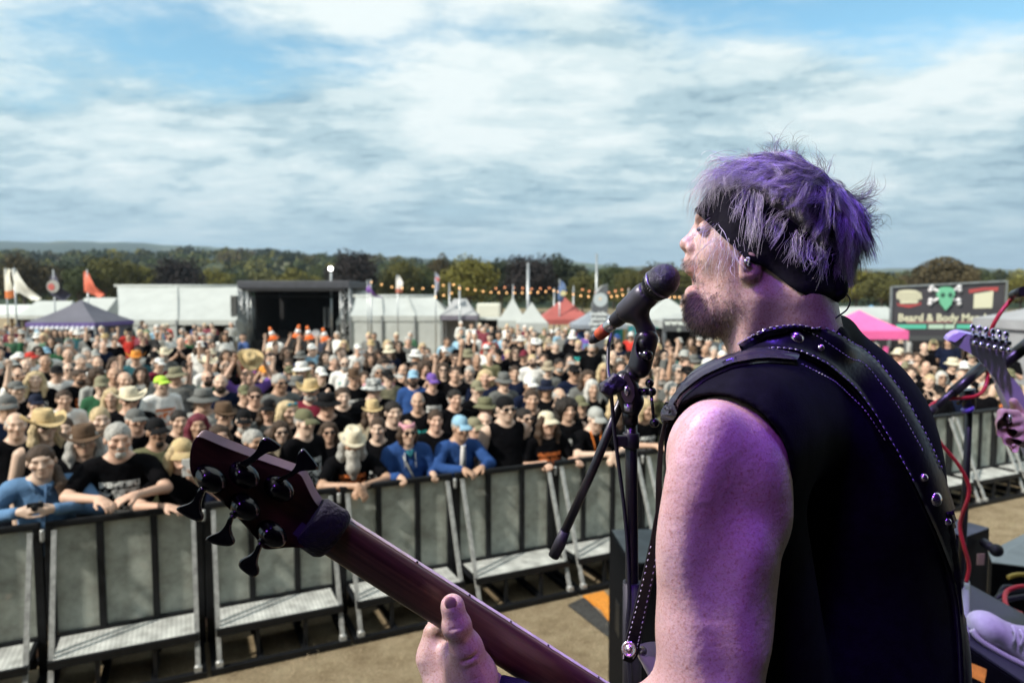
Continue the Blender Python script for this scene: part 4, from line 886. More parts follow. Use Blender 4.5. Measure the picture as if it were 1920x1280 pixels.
def shirt_mesh(pose, sleeve):
    key = ('shirt', pose, sleeve)
    if key in CACHE: return CACHE[key]
    q, L, Mh = joints(pose); res = .010 if pose in FRONT else .013; e = .016 if sleeve != 'hoodie' else .026
    s = SDF((-.46, -.66, .74), (.46, .22, 1.95 if pose in ('fist', 'both_up') else 1.62), res); torso(s, L, e, belly=.012)
    for sd, nm in ((1, 'l'), (-1, 'r')):
        el, w, f, u, c = q[nm]; sh = L((sd*.185, .005, 1.405))
        if sleeve == 'short': p = sh.lerp(el, .66); s.cone(sh, p, .066, .066, .03); s.plane  # open end below
        elif sleeve in ('long', 'hoodie'): s.cone(sh, el, .058+e, .044+e, .03); s.cone(el, el.lerp(w, .9), .043+e, .032+e*.8, .02)
        elif sleeve == 'none': s.cone(sh, sh.lerp(el, .05), .050, .05, .03)
    s.ell(L((0, -.035, 1.50)), (.068, .085, .060), None, .012, sub=True)
    if sleeve == 'hoodie':
        s.cone(L((-.10, .06, 1.44)), L((.10, .06, 1.44)), .055, .055, .04); s.cone(L((-.09, -.02, 1.46)), L((-.07, .06, 1.46)), .035, .05, .03); s.cone(L((.09, -.02, 1.46)), L((.07, .06, 1.46)), .035, .05, .03)
    if sleeve == 'none':
        for sd in (-1, 1): s.ell(L((sd*.205, 0, 1.40)), (.05, .075, .09), None, .012, sub=True)
    V, Q = s.mesh_arrays(); V = V+np.c_[vnoise(V, 16, 1), vnoise(V, 18, 2), vnoise(V, 15, 3)]*.006
    keep = V[:, 2] > .80; Q = Q[keep[Q].any(1)]
    me = np_mesh('shirt', V, Q); me.materials.append(SHIRT); CACHE[key] = me; return me
def trousers_mesh():
    if 'tr' in CACHE: return CACHE['tr']
    s = SDF((-.3, -.25, .04), (.3, .25, 1.04), .018); s.ell((0, 0, .93), (.170, .122, .12), None, .04)
    for sd in (1, -1): s.chain([(sd*.088, 0, .90), (sd*.10, -.012, .50), (sd*.107, .02, .09)], [.100, .082, .072], .04)
    V, Q = s.mesh_arrays(); V = V+np.c_[vnoise(V, 14, 5), vnoise(V, 14, 6), 0*V[:, 0]]*.007; me = np_mesh('trousers', V, Q); me.materials.append(CLOTH); CACHE['tr'] = me; return me
def hair_mesh(kind):
    key = ('hair', kind)
    if key in CACHE: return CACHE[key]
    s = SDF((-.2, -.16, -.42), (.2, .22, .22), .0065)
    if kind == 'curly': s.ell((0, .03, .03), (.125, .13, .125)); s.ell((.09, .04, -.09), (.06, .07, .09), None, .03); s.ell((-.09, .04, -.09), (.06, .07, .09), None, .03)
    elif kind == 'balding': s.ell((0, .022, .02), (.083, .097, .08)); s.ell((0, -.03, .10), (.085, .11, .075), None, .01, sub=True)
    else: s.ell((0, .018, .036), (.083, .100, .094))
    if kind == 'long':
        for sd in (-1, 1): s.chain([(sd*.06, -.02, .07), (sd*.088, -.005, -.03), (sd*.100, -.02, -.14), (sd*.095, -.045, -.25)], [.030, .036, .042, .024], .03)
        s.chain([(0, .09, .0), (0, .085, -.12), (0, .07, -.24)], [.06, .07, .05], .04)
    if kind == 'tied': s.chain([(.0, .10, -.03), (.06, .06, -.10), (.095, -.06, -.19), (.09, -.10, -.31)], [.04, .035, .038, .02], .03)
    if kind == 'bob':
        for sd in (-1, 1): s.chain([(sd*.06, -.01, .06), (sd*.086, .0, -.04), (sd*.082, -.02, -.115)], [.03, .034, .022], .03)
        s.chain([(0, .085, 0), (0, .07, -.10)], [.06, .045], .03)
    s.ell((0, -.105, -.035), (.066 if kind not in ('long', 'bob', 'tied') else .062, .075, .095), None, .015, sub=True)
    if kind == 'short': s.ell((0, -.02, -.11), (.13, .10, .10), None, .01, sub=True)
    V, Q = s.mesh_arrays(); a = .016 if kind == 'curly' else .005; sc = 55 if kind == 'curly' else 90
    V = V+np.c_[vnoise(V*np.array((1, 1, .35)), sc, 7), vnoise(V*np.array((1, 1, .35)), sc, 8), vnoise(V, sc, 9)]*a
    me = np_mesh('hair', V, Q); me.materials.append(HAIR); CACHE[key] = me; return me
def beard_mesh(kind):
    key = ('beard', kind)
    if key in CACHE: return CACHE[key]
    s = SDF((-.12, -.2, -.45), (.12, .06, .02), .006)
    if kind == 'goatee': s.ell((0, -.078, -.095), (.034, .032, .035)); s.ell((0, -.098, -.048), (.034, .012, .008), None, .01); s.ell((0, -.100, -.066), (.02, .02, .008), None, .004, sub=True)
    else:
        s.ell((0, -.040, -.080), (.067, .068, .058)); s.ell((0, -.03, -.03), (.05, .08, .05), None, .01, sub=True); s.ell((0, -.098, -.045), (.036, .014, .009), None, .01); s.ell((0, -.106, -.064), (.022, .02, .008), None, .004, sub=True)
        if kind == 'long': s.chain([(0, -.07, -.11), (0, -.095, -.22), (.005, -.10, -.34)], [.062, .060, .028], .04)
    V, Q = s.mesh_arrays(); V = V+np.c_[vnoise(V*np.array((1, 1, .3)), 110, 11), vnoise(V*np.array((1, 1, .3)), 110, 12), vnoise(V, 80, 13)]*.004
    me = np_mesh('beard', V, Q); me.materials.append(HAIR); CACHE[key] = me; return me
def grid_brim(rin, rout, zf, n=36, m=7, cen=(0, .012)):
    """brim as a closed thin shell; zf(angle, t) gives its height"""
    vs = []; fs = []
    for sgn in (0, 1):
        for i in range(m+1):
            t = i/m
            for j in range(n):
                a = 2*pi*j/n; ri = rin(a); ro = rout(a); r = ri+(ro-ri)*t
                vs.append((r*sin(a)*0.93+cen[0], -r*cos(a)+cen[1], zf(a, t)+(.003 if sgn else -.003)))
    k = (m+1)*n
    for i in range(m):
        for j in range(n):
            a, b, c, d = i*n+j, i*n+(j+1) % n, (i+1)*n+(j+1) % n, (i+1)*n+j; fs.append((a, d, c, b)); fs.append((k+a, k+b, k+c, k+d))
    for j in range(n): a, b = m*n+j, m*n+(j+1) % n; fs.append((a, a+k, b+k, b))
    return vs, fs
def hat_mesh(kind):
    key = ('hat', kind)
    if key in CACHE: return CACHE[key]
    m = MB(); dome = lambda r, z0, h, sq: [(r*(1-(i/8)**sq)**(1/sq) if i < 8 else 1e-6, z0+h*i/8) for i in range(9)]
    E = Matrix.Translation((0, .014, 0)) @ Matrix.Diagonal((.92, 1.12, 1, 1))
    if kind in ('cap', 'backcap'):
        m.lathe(dome(.090, .038, .098, 2.3), 28, E)
        f = 1 if kind == 'cap' else -1; vs = []; fs = []; n = 14
        for sg in (0, 1):
            for i in range(n+1):
                a = (i/n-.5)*1.42; 
                for t in (0, .5, 1): r = .090+t*.082*cos(a*.9); vs.append((r*sin(a)*.9, f*(-r*cos(a)*1.08)+.012, .048-.028*t*t-.030*abs(sin(a))**2*t+(.003 if sg else -.003)))
        k = 3*(n+1)
        for i in range(n):
            for t in (0, 1): a = i*3+t; fs.append((a, a+1, a+4, a+3)); fs.append((k+a, k+a+3, k+a+4, k+a+1))
            fs.append((i*3+2, k+i*3+2, k+i*3+5, i*3+5))
        m.add(vs, fs, True); m.sphere((0, .014, .131), .007, 8, 6)
    elif kind == 'visor':
        return hat_mesh('cap')
    elif kind == 'bucket':
        m.lathe([(.100, .045), (.096, .08), (.088, .125), (.078, .137), (1e-6, .140)], 28, E); vs, fs = grid_brim(lambda a: .100, lambda a: .160, lambda a, t: .05-.045*t-.01*cos(2*a)*t); m.add(vs, fs, True)
    elif kind in ('cowboy', 'fedora'):
        w = .188 if kind == 'cowboy' else .150; h = .108 if kind == 'cowboy' else .104
        E2 = Matrix.Translation((0, .014, 0)) @ Matrix.Diagonal((.88, 1.14, 1, 1)); n = 28; prof = [(.098, .045), (.097, .075), (.090, .045+h*.75), (.078, .045+h), (.05, .045+h*1.0), (.02, .045+h*.82), (1e-6, .045+h*.78)]; k0 = len(m.v)
        m.lathe(prof, n, E2)
        for v in m.v[k0:]:
            if v.z > .045+h*.6 and v.y < 0: v.x *= 1+v.y*1.8
        up = .060 if kind == 'cowboy' else .012
        vs, fs = grid_brim(lambda a: .098, lambda a: w*(1+.06*cos(2*a)), lambda a, t: .048+up*t*t*sin(a)**2*1.3-.022*t*abs(cos(a))); m.add(vs, fs, True)
        m.lathe([(.1005, .048), (.1015, .052), (.1010, .072), (.100, .076)], 28, E2)
    elif kind == 'headband':
        m.lathe([(.080, .030), (.086, .034), (.088, .062), (.084, .088), (.078, .09)], 28, Matrix.Translation((0, .014, 0)) @ Matrix.Diagonal((.96, 1.14, 1, 1)))
    elif kind == 'beanie': m.lathe(dome(.094, .03, .105, 2.0), 28, E); m.lathe([(.095, .028), (.100, .034), (.100, .055), (.095, .06)], 28, E)
    elif kind == 'lenses_up':
        for sd in (-1, 1): m.sphere((sd*.033, -.082, .098), .024, 10, 8, (1.1, .35, .7))
        m.box((0, -.086, .10), (.02, .008, .008))
    me = m.me('hat'); CACHE[key] = me; return me
def glasses_mesh():
    if 'gl' in CACHE: return CACHE['gl']
    m = MB()
    for sd in (-1, 1): m.sphere((sd*.033, -.099, .010), .026, 10, 8, (1.08, .28, .72)); m.box((sd*.071, -.052, .016), (.006, .10, .008))
    m.box((0, -.108, .018), (.024, .006, .007)); me = m.me('sunglasses'); CACHE['gl'] = me; return me

HATC = {'K': ((.0035, .0035, .0045), 'black'), 'N': ((.008, .012, .030), 'navy'), 'G': ((.13, .135, .13), 'grey'), 'g': ((.36, .37, .35), 'pale grey'), 'W': ((.72, .72, .69), 'white'), 'b': ((.10, .062, .038), 'brown'), 't': ((.50, .38, .20), 'straw'),
        'c': ((.62, .56, .42), 'cream'), 'y': ((.58, .45, .26), 'blond'), 'o': ((.62, .26, .05), 'orange'), 'r': ((.50, .045, .035), 'red'), 'm': ((.15, .018, .035), 'maroon'), 'p': ((.15, .08, .33), 'purple'), 'u': ((.026, .066, .20), 'blue'), 'd': ((.10, .19, .33), 'denim blue'),
        'l': ((.25, .43, .56), 'light blue'), 'e': ((.03, .10, .05), 'green'), 'k': ((.21, .20, .13), 'khaki'), 'L': ((.45, .68, .08), 'lime'), 's': ((.42, .41, .38), 'silver'), 'P': ((.62, .30, .36), 'pink'), 'O': ((.14, .14, .08), 'olive'), 'D': ((.016, .011, .008), 'dark'), 'B': ((.06, .036, .022), 'brown'),
        'T': ((.03, .10, .12), 'teal'), 'z': ((.33, .28, .2), 'beige'), 'w': ((.60, .59, .55), 'white')}
HN = {'k': 'cap', 'q': 'backcap', 'B': 'bucket', 'w': 'cowboy', 'f': 'fedora', 'h': 'headband', 'v': 'visor', 'n': 'beanie'}
HNW = {'cap': 'cap', 'backcap': 'backward cap', 'bucket': 'bucket hat', 'cowboy': 'cowboy hat', 'fedora': 'brimmed hat', 'headband': 'headband', 'visor': 'visor', 'beanie': 'beanie'}
HR = {'s': 'short', 'l': 'long', 'c': 'curly', 'g': 'balding', 'b': None, 't': 'tied', 'o': 'bob'}
HRW = {'short': 'short {} hair', 'long': 'long {} hair', 'curly': 'curly {} hair', 'balding': 'thinning {} hair', 'tied': 'tied {} hair', 'bob': 'bobbed {} hair'}
SL = {'s': 'short', 'l': 'long', 'n': 'none', 'h': 'hoodie'}
SLW = {'short': 't-shirt', 'long': 'jacket', 'none': 'sleeveless top', 'hoodie': 'hoodie'}
# u, v of the head, hat code (kind+colour or -), hair (kind+colour), top (colour+sleeve), pose, extras, label or None
# extras: S sunglasses, M mirrored, D dark beard, E grey beard, X long beard, Y goatee, A white print, R orange print, U teal print
PEOPLE = [
 (66, 868, '-', 'tB', 'dl', 'camera', '', 'smiling woman in denim shirt holding a small camera over the barrier', 'dl'),
 (213, 826, '-', 'ss', 'Ks', 'rail', 'EA', 'grey haired man with white goatee, black printed t-shirt, arm along the barrier', None),
 (332, 853, 'kt', 'ly', 'Ks', 'one_phone', '', 'blond person in straw cap holding a phone up behind the tuning pegs', None),
 (656, 832, 'fc', 'ls', 'Ks', 'rail_cross', 'XR', 'long grey bearded man in cream hat, forearms crossed over the barrier', None),
 (762, 812, 'hP', 'oB', 'uh', 'grip', 'S', 'woman in blue hoodie, pink headband and sunglasses gripping the barrier', None),
 (862, 804, 'kl', 'ss', 'ul', 'rail', '', 'man in royal blue jacket and light blue cap leaning on the barrier', None),
 (948, 768, 'qK', 'sD', 'Kn', 'down', 'S', 'man in black sleeveless shirt, backward cap and sunglasses at the barrier', None),
 (1026, 794, 'kc', 'lB', 'Ks', 'grip', 'R', 'long haired girl in cream cap gripping the barrier with both hands', None),
 (1118, 786, 'kg', 'ss', 'Ks', 'rail_cross', '', 'man in pale grey cap leaning on the barrier behind the boom arm', None),
 (1212, 768, '-', 'oy', 'Ks', 'rail', 'A', 'fair haired man in black t-shirt at the barrier right of the stand pole', None),
 (74, 802, 'wt', 'ly', 'Kn', 'down', 'S', 'long blond haired person in wide straw cowboy hat and sunglasses', None),
 (150, 830, 'wb', 'ls', 'Ks', 'down', '', 'person in brown studded cowboy hat behind the denim shirt woman', None),
 (287, 812, 'kK', 'sD', 'Ol', 'down', 'Y', 'goateed man in black cap and olive jacket beside the straw cap person', None),
 (247, 790, 'kG', 'ss', 'Ks', 'down', '', None, None), (330, 792, '-', 'sD', 'Ks', 'down', '', 'dark fringed youth in black behind the tuning pegs', None),
 (377, 752, 'BG', 'sB', 'gs', 'down', 'SR', None, None), (415, 780, 'fb', 'sB', 'Ks', 'down', 'S', None, None), (452, 792, 'kK', 'ss', 'Ks', 'down', 'E', None, None),
 (237, 752, 'wc', 'sB', 'Ks', 'down', 'S', None, None), (299, 722, 'vL', 'sB', 'Ws', 'both_no', 'R', 'man in lime visor and white t-shirt left of centre', None), (102, 700, 'kK', 'sB', 'Ws', 'down', 'A', None, None),
 (145, 707, '-', 'sB', 'Ks', 'down', 'DR', None, None), (113, 750, '-', 'sB', 'Ws', 'down', '', None, None), (185, 724, 'kk', 'sy', 'es', 'down', '', None, None), (204, 746, '-', 'ly', 'Kn', 'down', '', None, None),
 (25, 732, 'kG', 'sB', 'Ks', 'down', '', None, None), (6, 764, 'kG', 'ss', 'Ns', 'down', '', None, None), (230, 714, '-', 'b-', 'Ns', 'down', '', None, None), (211, 704, '-', 'b-', 'Ks', 'down', '', None, None),
 (410, 719, '-', 'gs', 'Ns', 'down', 'D', None, None), (462, 706, 'wt', 'sB', 'ps', 'both_up', '', 'person in purple holding a straw hat with both arms up', None), (474, 744, '-', 'sB', 'Ks', 'down', 'S', None, None),
 (535, 774, '-', 'ly', 'Kn', 'down', 'V', None, None), (567, 794, 'kO', 'ss', 'Ks', 'down', 'A', 'grey haired man in olive cap and black t-shirt above the tuner', None), (520, 812, '-', 'lB', 'zn', 'down', 'S', None, None),
 (580, 734, 'wt', 'sB', 'ms', 'clapping', 'ME', None, None), (522, 719, '-', 'ss', 'Gs', 'down', 'S', None, None), (600, 704, 'kW', 'sB', 'Ks', 'clapping', 'S', None, None), (661, 709, 'fb', 'sB', 'Ks', 'folded', 'A', None, None),
 (699, 730, 'B*', 'sB', 'Ks', 'down', 'S', 'person in black and white spotted bucket hat', None), (709, 699, '-', 'os', 'Ps', 'down', 'S', None, None), (727, 709, 'kK', 'sB', 'ks', 'down', 'S', None, None), (755, 697, '-', 'gB', 'Ks', 'phone', 'E', None, None),
 (809, 717, 'kp', 'sB', 'Ks', 'down', 'SA', None, None), (782, 755, '-', 'gs', 'Ks', 'drink', 'U', None, None), (852, 749, '-', 'sD', 'Ks', 'down', '', None, None), (696, 774, 'ft', 'lB', 'zs', 'down', '', None, None),
 (1064, 770, '-', 'cD', 'Kn', 'down', 'A', None, None), (997, 750, '-', 'sB', 'Ks', 'down', '', None, None), (945, 716, 'BG', 'sB', 'Gs', 'folded', '', None, None), (894, 732, 'kk', 'sB', 'Ks', 'down', '', None, None),
 (994, 724, 'kW', 'sB', 'Ns', 'down', '', None, None), (1025, 730, 'BN', 'oB', 'Ks', 'down', '', None, None), (1077, 699, 'kK', 'sB', 'Ns', 'down', 'SA', None, None), (1111, 729, '-', 'lw', 'Ks', 'down', '', None, None),
 (1028, 692, 'Bz', 'sB', 'Gs', 'down', 'S', None, None), (890, 804, 'kk', 'sB', 'Ks', 'down', '', None, None), (1158, 760, '-', 'ly', 'Ks', 'down', '', None, None),
 (665, 684, '-', 'lw', 'Ws', 'down', '', None, None), (712, 662, 'kK', 'lB', 'Ns', 'down', 'S', None, None), (745, 648, '-', 'lB', 'Ks', 'down', 'S', None, None), (765, 640, '-', 'ss', 'Gs', 'down', 'A', None, None),
 (670, 655, 'kW', 'sB', 'Ws', 'phone', '', None, None), (695, 648, 'ft', 'sB', 'Ks', 'down', '', None, None), (800, 662, '-', 'sB', 'Ks', 'phone', 'S', None, None), (838, 640, '-', 'sB', 'ls', 'down', 'A', None, None), (866, 644, '-', 'gs', 'Ks', 'folded', 'E', None, None),
 (830, 694, '-', 'lB', 'Ks', 'down', 'S', None, None), (893, 676, '-', 'gs', 'Ks', 'fist', '', None, None), (912, 655, 'kW', 'sB', 'Ws', 'fist', 'ME', None, None), (935, 664, 'kK', 'sB', 'Ks', 'down', 'S', None, None), (947, 644, '-', 'sB', 'Ns', 'down', '', None, None),
 (977, 638, 'Bw', 'sB', 'Ks', 'down', 'S', None, None), (983, 668, 'km', 'sB', 'Ks', 'folded', 'R', None, None), (1003, 644, 'BW', 'sB', 'Ks', 'down', 'A', None, None), (1021, 620, 'kk', 'sB', 'ks', 'down', 'A', None, None), (1046, 622, 'BW', 'sB', 'Gs', 'down', 'R', None, None),
 (1073, 634, 'BW', 'sB', 'Ks', 'down', '', None, None), (1085, 646, '-', 'sy', 'Ks', 'folded', 'U', None, None), (1110, 640, '-', 'sD', 'bs', 'down', '', None, None), (1124, 632, '-', 'gs', 'Ws', 'drink', '', None, None), (1158, 634, 'ku', 'sB', 'Ks', 'down', 'A', None, None), (1184, 630, 'kw', 'sB', 'rs', 'down', '', None, None),
 (1150, 668, '-', 'gy', 'Ks', 'shading', '', None, None), (1165, 690, '-', 'lB', 'Ks', 'down', '', None, None), (1208, 704, '-', 'cB', 'Ks', 'down', '', None, None), (1232, 652, '-', 'ly', 'ls', 'down', '', None, None), (1257, 625, '-', 'sB', 'Ks', 'down', 'MR', None, None), (1275, 642, 'kg', 'sB', 'Ks', 'down', 'U', None, None),
 (1284, 668, 'kg', 'sB', 'Ks', 'down', 'A', None, None), (1302, 678, 'BG', 'sB', 'Ks', 'down', '', None, None), (1296, 640, '-', 'lB', 'Gs', 'down', '', None, None), (1324, 656, '-', 'gs', 'Ns', 'down', '', None, None), (1255, 690, 'kK', 'oB', 'eh', 'down', '', None, None), (1290, 702, 'kK', 'sB', 'Ks', 'fist', 'S', None, None), (1312, 636, 'kW', 'sB', 'Ks', 'down', '', None, None), (1262, 735, '-', 'ss', 'Os', 'fist', 'E', None, None),
 (1225, 735, 'kK', 'sB', 'Ks', 'down', 'E', None, None), (1340, 660, '-', 'ss', 'Ws', 'down', '', None, None),
 (1687, 664, 'kc', 'sB', 'Ps', 'down', '', 'man in cream cap and pale pink t-shirt under the merchandise banner', None), (1735, 652, '-', 'b-', 'Ks', 'folded', '', 'bald man with folded arms under the merchandise banner', None), (1664, 672, '-', 'sD', 'Ks', 'down', '', None, None), (1790, 684, 'Bc', 'sB', 'Ks', 'down', '', None, None), (1812, 690, 'kW', 'ss', 'Ks', 'down', '', None, None),
 (1740, 690, '-', 'b-', 'Ks', 'clapping', '', None, None), (1712, 700, '-', 'sB', 'Ks', 'down', '', None, None), (1770, 708, '-', 'ow', 'Ks', 'down', 'S', None, None), (1748, 715, '-', 'sy', 'Ks', 'clapping', '', None, None), (1700, 690, 'kk', 'sB', 'zs', 'down', '', None, None), (1826, 668, 'kk', 'sB', 'Gs', 'down', '', None, None), (1722, 672, '-', 'lB', 'Ks', 'down', '', None, None), (1845, 700, '-', 'sB', 'Ks', 'down', '', None, None), (1800, 725, '-', 'gs', 'Ns', 'down', 'S', None, None), (1872, 692, 'kK', 'sB', 'Ks', 'down', '', None, None),
 (1765, 735, 'kK', 'sB', 'Ks', 'down', '', None, None), (1850, 735, '-', 'ss', 'Ks', 'down', '', None, None),
 (515, 650, '-', 'sB', 'Ks', 'fist', '', 'person directly under the leftmost traffic cone', None), (557, 650, '-', 'lB', 'Ks', 'both_up', '', 'long haired person under the second traffic cone from left', None), (584, 655, 'kW', 'sB', 'ls', 'fist', '', 'person directly under the third traffic cone from left', None), (614, 654, '-', 'lB', 'Ks', 'fist', '', 'long haired person under the rightmost traffic cone', None),
 (55, 672, 'kr', 'sB', 'Ws', 'down', '', 'person in bright red cap and white t-shirt near left edge', None), (82, 662, 'kl', 'ss', 'Ws', 'down', '', None, None), (32, 672, 'kW', 'ss', 'Ks', 'down', '', None, None), (252, 672, 'wo', 'sB', 'Ts', 'drink', '', 'person in orange brimmed hat and teal t-shirt', None), (306, 665, 'wc', 'sB', 'Gs', 'down', 'E', None, None), (295, 684, 'kW', 'sB', 'ms', 'down', '', None, None), (160, 662, '-', 'ss', 'gs', 'down', '', None, None), (180, 682, '-', 'b-', 'Ws', 'down', 'E', None, None), (125, 666, '-', 'b-', 'Gs', 'down', '', None, None), (70, 632, 'BW', 'sB', 'gs', 'down', '', None, None), (145, 626, 'BW', 'sB', 'Ts', 'drink', '', None, None), (30, 705, '-', 'gs', 'Ws', 'shading', 'S', None, None),
 (345, 690, 'kK', 'sB', 'gs', 'clapping', 'A', None, None), (420, 690, '-', 'gs', 'Ks', 'fist', '', None, None), (436, 668, '-', 'sB', 'rs', 'shading', '', None, None), (455, 740, 'kO', 'sB', 'Ks', 'down', '', None, None), (540, 700, 'kO', 'sB', 'Ks', 'fist', '', None, None), (495, 700, 'ko', 'sB', 'Ks', 'down', 'E', None, None), (555, 722, 'BG', 'sB', 'Ns', 'down', '', None, None), (625, 678, '-', 'ss', 'Ks', 'down', '', None, None),
 (500, 770, 'kK', 'lB', 'Gs', 'down', '', None, None), (610, 760, 'BK', 'sB', 'Ks', 'down', 'R', None, None), (640, 745, '-', 'sB', 'Ks', 'down', '', None, None), (735, 775, '-', 'sD', 'Ks', 'down', '', None, None), (815, 790, '-', 'sB', 'Ks', 'down', '', None, None), (910, 765, 'BO', 'sB', 'Ks', 'down', 'A', None, None), (880, 700, '-', 'ss', 'Ks', 'down', 'A', None, None), (1050, 745, '-', 'gs', 'Ks', 'down', 'E', None, None), (1090, 760, 'kO', 'sB', 'Ks', 'down', '', None, None), (965, 700, '-', 'sB', 'Ns', 'down', '', None, None), (1180, 745, 'kK', 'sy', 'Ns', 'down', '', None, None), (1180, 778, '-', 'lB', 'Ks', 'down', '', None, None),
 (20, 800, '-', 'gs', 'Ks', 'down', '', None, None), (612, 812, '-', 'lB', 'Ks', 'down', 'S', None, None), (706, 806, '-', 'sB', 'Ks', 'down', 'A', None, None), (908, 792, '-', 'gs', 'Ks', 'down', 'D', None, None), (984, 786, '-', 'sD', 'Ks', 'down', 'S', None, None), (1074, 802, 'kK', 'lB', 'Ks', 'down', '', None, None), (470, 832, '-', 'ss', 'Ks', 'down', '', None, None), (404, 822, '-', 'lB', 'Ns', 'down', '', None, None), (112, 806, '-', 'sB', 'Ks', 'down', 'D', None, None), (180, 790, '-', 'sy', 'Ws', 'down', '', None, None), (365, 800, '-', 'lm', 'Ks', 'down', '', None, None), (60, 760, 'kN', 'sB', 'Gs', 'down', '', None, None),
]
SKINS = [(.52, .345, .25), (.58, .40, .30), (.48, .31, .22), (.60, .43, .33), (.42, .26, .175), (.56, .36, .265), (.53, .38, .29)]
rg = random.Random(31)
BARR0 = Vector((-3.52, 5.02, 0)); BDIR = Vector((0.985, 0.475, 0)).normalized(); BNOR = Vector((-BDIR.y, BDIR.x, 0))
def barrier_dist(x, y): return (Vector((x, y, 0))-BARR0).dot(BNOR)
def head_rel(pose):
    _, _, Mh = joints(pose); return Mh.translation
LIST = []
for row in PEOPLE:
    u, v, hat, hair, top, pose, ex, lab, tr = row
    if pose == 'both_no': pose = 'down'
    hr = head_rel(pose); sc = rg.uniform(.985, 1.045); zh = hr.z*sc
    d = (CAMZ-zh)*FPX/(v-555); LIST.append(dict(u=u, v=v, d=d, sc=sc, hat=hat, hair=hair, top=top, pose=pose, ex=ex, lab=lab))
# front row stands right at the rail, so its distance follows the barrier and its height the picture
for i, p in enumerate(LIST[:10]):
    s_ = (p['u']-960)/FPX; hr = head_rel(p['pose'])
    stand = 0.46 if p['pose'] in ('rail', 'rail_cross', 'camera', 'one_phone') else 0.40
    off = stand+hr.y                                   # head behind the rail
    # ray X = s*Y meets the line BARR0 + off*BNOR
    b = BARR0+BNOR*(off+0.0); y = (b.x*BNOR.x+b.y*BNOR.y)/(s_*BNOR.x+BNOR.y); p['d'] = y; p['front'] = True
    zh = CAMZ-(p['v']-555)*y/FPX; p['sc'] = min(1.09, max(.88, zh/hr.z))
used = [(p['u'], p['v']) for p in LIST]
def crowd_fill(n_max, vlo, vhi, rngf, ulist):
    out = []; tries = 0
    while len(out) < n_max and tries < 14000:
        tries += 1; t = rngf.random(); v = vlo+(vhi-vlo)*t**1.15; hh = .1875*(v-555)
        lo, hi = ulist[0] if rngf.random() < .93 else ulist[1]
        u = rngf.uniform(lo, hi)
        if all(abs(a-u) > .62*hh or abs(b-v) > .55*hh for a, b in used):
            used.append((u, v)); out.append((u, v))
    return out
POSEW = ['down']*9+['folded']*2+['clapping']*2+['phone', 'fist', 'fist', 'shading', 'drink', 'drink']
def random_person(u, v):
    hatk = rg.random(); ha = '-'
    if hatk < .20: ha = 'k'+rg.choice('KKKNGGgWWklrcO')
    elif hatk < .26: ha = 'B'+rg.choice('GkWzNKc')
    elif hatk < .285: ha = 'w'+rg.choice('tcb')
    elif hatk < .31: ha = 'f'+rg.choice('btcK')
    hair = rg.choice(['sB']*6+['sD']*4+['ss']*4+['gs']*4+['b-']*3+['lB']*4+['ly']*3+['oy', 'os', 'lD', 'cB', 'sy', 'sy'])
    tb = 'KKKKKKKKKKKKNNGGgWuTOkpK' if u > 480 else 'KKKKKKKNNGGgWWWWWrTelK'
    top = rg.choice(tb)+rg.choice('sssssssnl'); top = top.replace('s', 's')
    ex = ''
    if rg.random() < .30: ex += 'S'
    if not hair.startswith(('l', 'o')) and rg.random() < .3: ex += rg.choice('DEEY')
    if rg.random() < .45: ex += rg.choice('AAAARRU')
    pose = rg.choice(POSEW); sc = rg.uniform(.95, 1.06); zh = head_rel(pose).z*sc
    return dict(u=u, v=v, d=(CAMZ-zh)*FPX/(v-555), sc=sc, hat=ha, hair=hair, top=top, pose=pose, ex=ex, lab=None)
N_NAMED = 298
for u, v in crowd_fill(N_NAMED-len(LIST)+22, 622, 712, random.Random(5), [(-5, 1345), (1662, 1900)]):
    if not (440 < u < 850 and v < 641) and len(LIST) < N_NAMED: LIST.append(random_person(u, v))
# push neighbours apart along the view and keep everybody behind the barrier
for it in range(30):
    for i, a in enumerate(LIST):
        xa = (a['u']-960)/FPX*a['d']
        for b in LIST[i+1:]:
            if abs(a['d']-b['d']) < .55:
                xb = (b['u']-960)/FPX*b['d']; dx = xa-xb; dy = a['d']-b['d']; q = sqrt(dx*dx+dy*dy)
                if q < .50:
                    s_ = .5*(.50-q)*(1 if dy >= 0 else -1)
                    if not a.get('front'): a['d'] += s_*(2 if b.get('front') else 1)
                    if not b.get('front'): b['d'] -= s_*(2 if a.get('front') else 1)
    for a in LIST:
        if not a.get('front'):
            x = (a['u']-960)/FPX*a['d']; need = .62-barrier_dist(x, a['d'])
            if a['v'] > 740 and False: pass
            if need > 0: a['d'] += need*.7
for a in LIST:
    if not a.get('front'):
        zh = CAMZ-(a['v']-555)*a['d']/FPX; a['sc'] = min(1.08, max(.86, zh/head_rel(a['pose']).z))
ZONES = [(-99, 92, 'timber stall'), (92, 218, 'purple gazebo'), (218, 445, 'long marquee'), (445, 658, 'side stage'), (658, 842, 'right marquee'), (842, 934, 'grey gazebo'), (934, 1008, 'white gazebos'), (1008, 1100, 'red gazebo'), (1100, 1150, 'feather banner'), (1150, 1400, 'microphone stall'), (1400, 1672, 'pink gazebo'), (1672, 2100, 'merchandise stall')]
def depth_word(d): return 'near the barrier' if d < 8.2 else 'in the front crowd' if d < 11 else 'mid crowd' if d < 15.5 else 'back of the crowd'
PW = {'down': '', 'folded': ', arms folded', 'clapping': ', clapping', 'phone': ', phone raised', 'fist': ', fist raised', 'shading': ', shading eyes', 'drink': ', holding a drink', 'both_up': ', both arms up'}
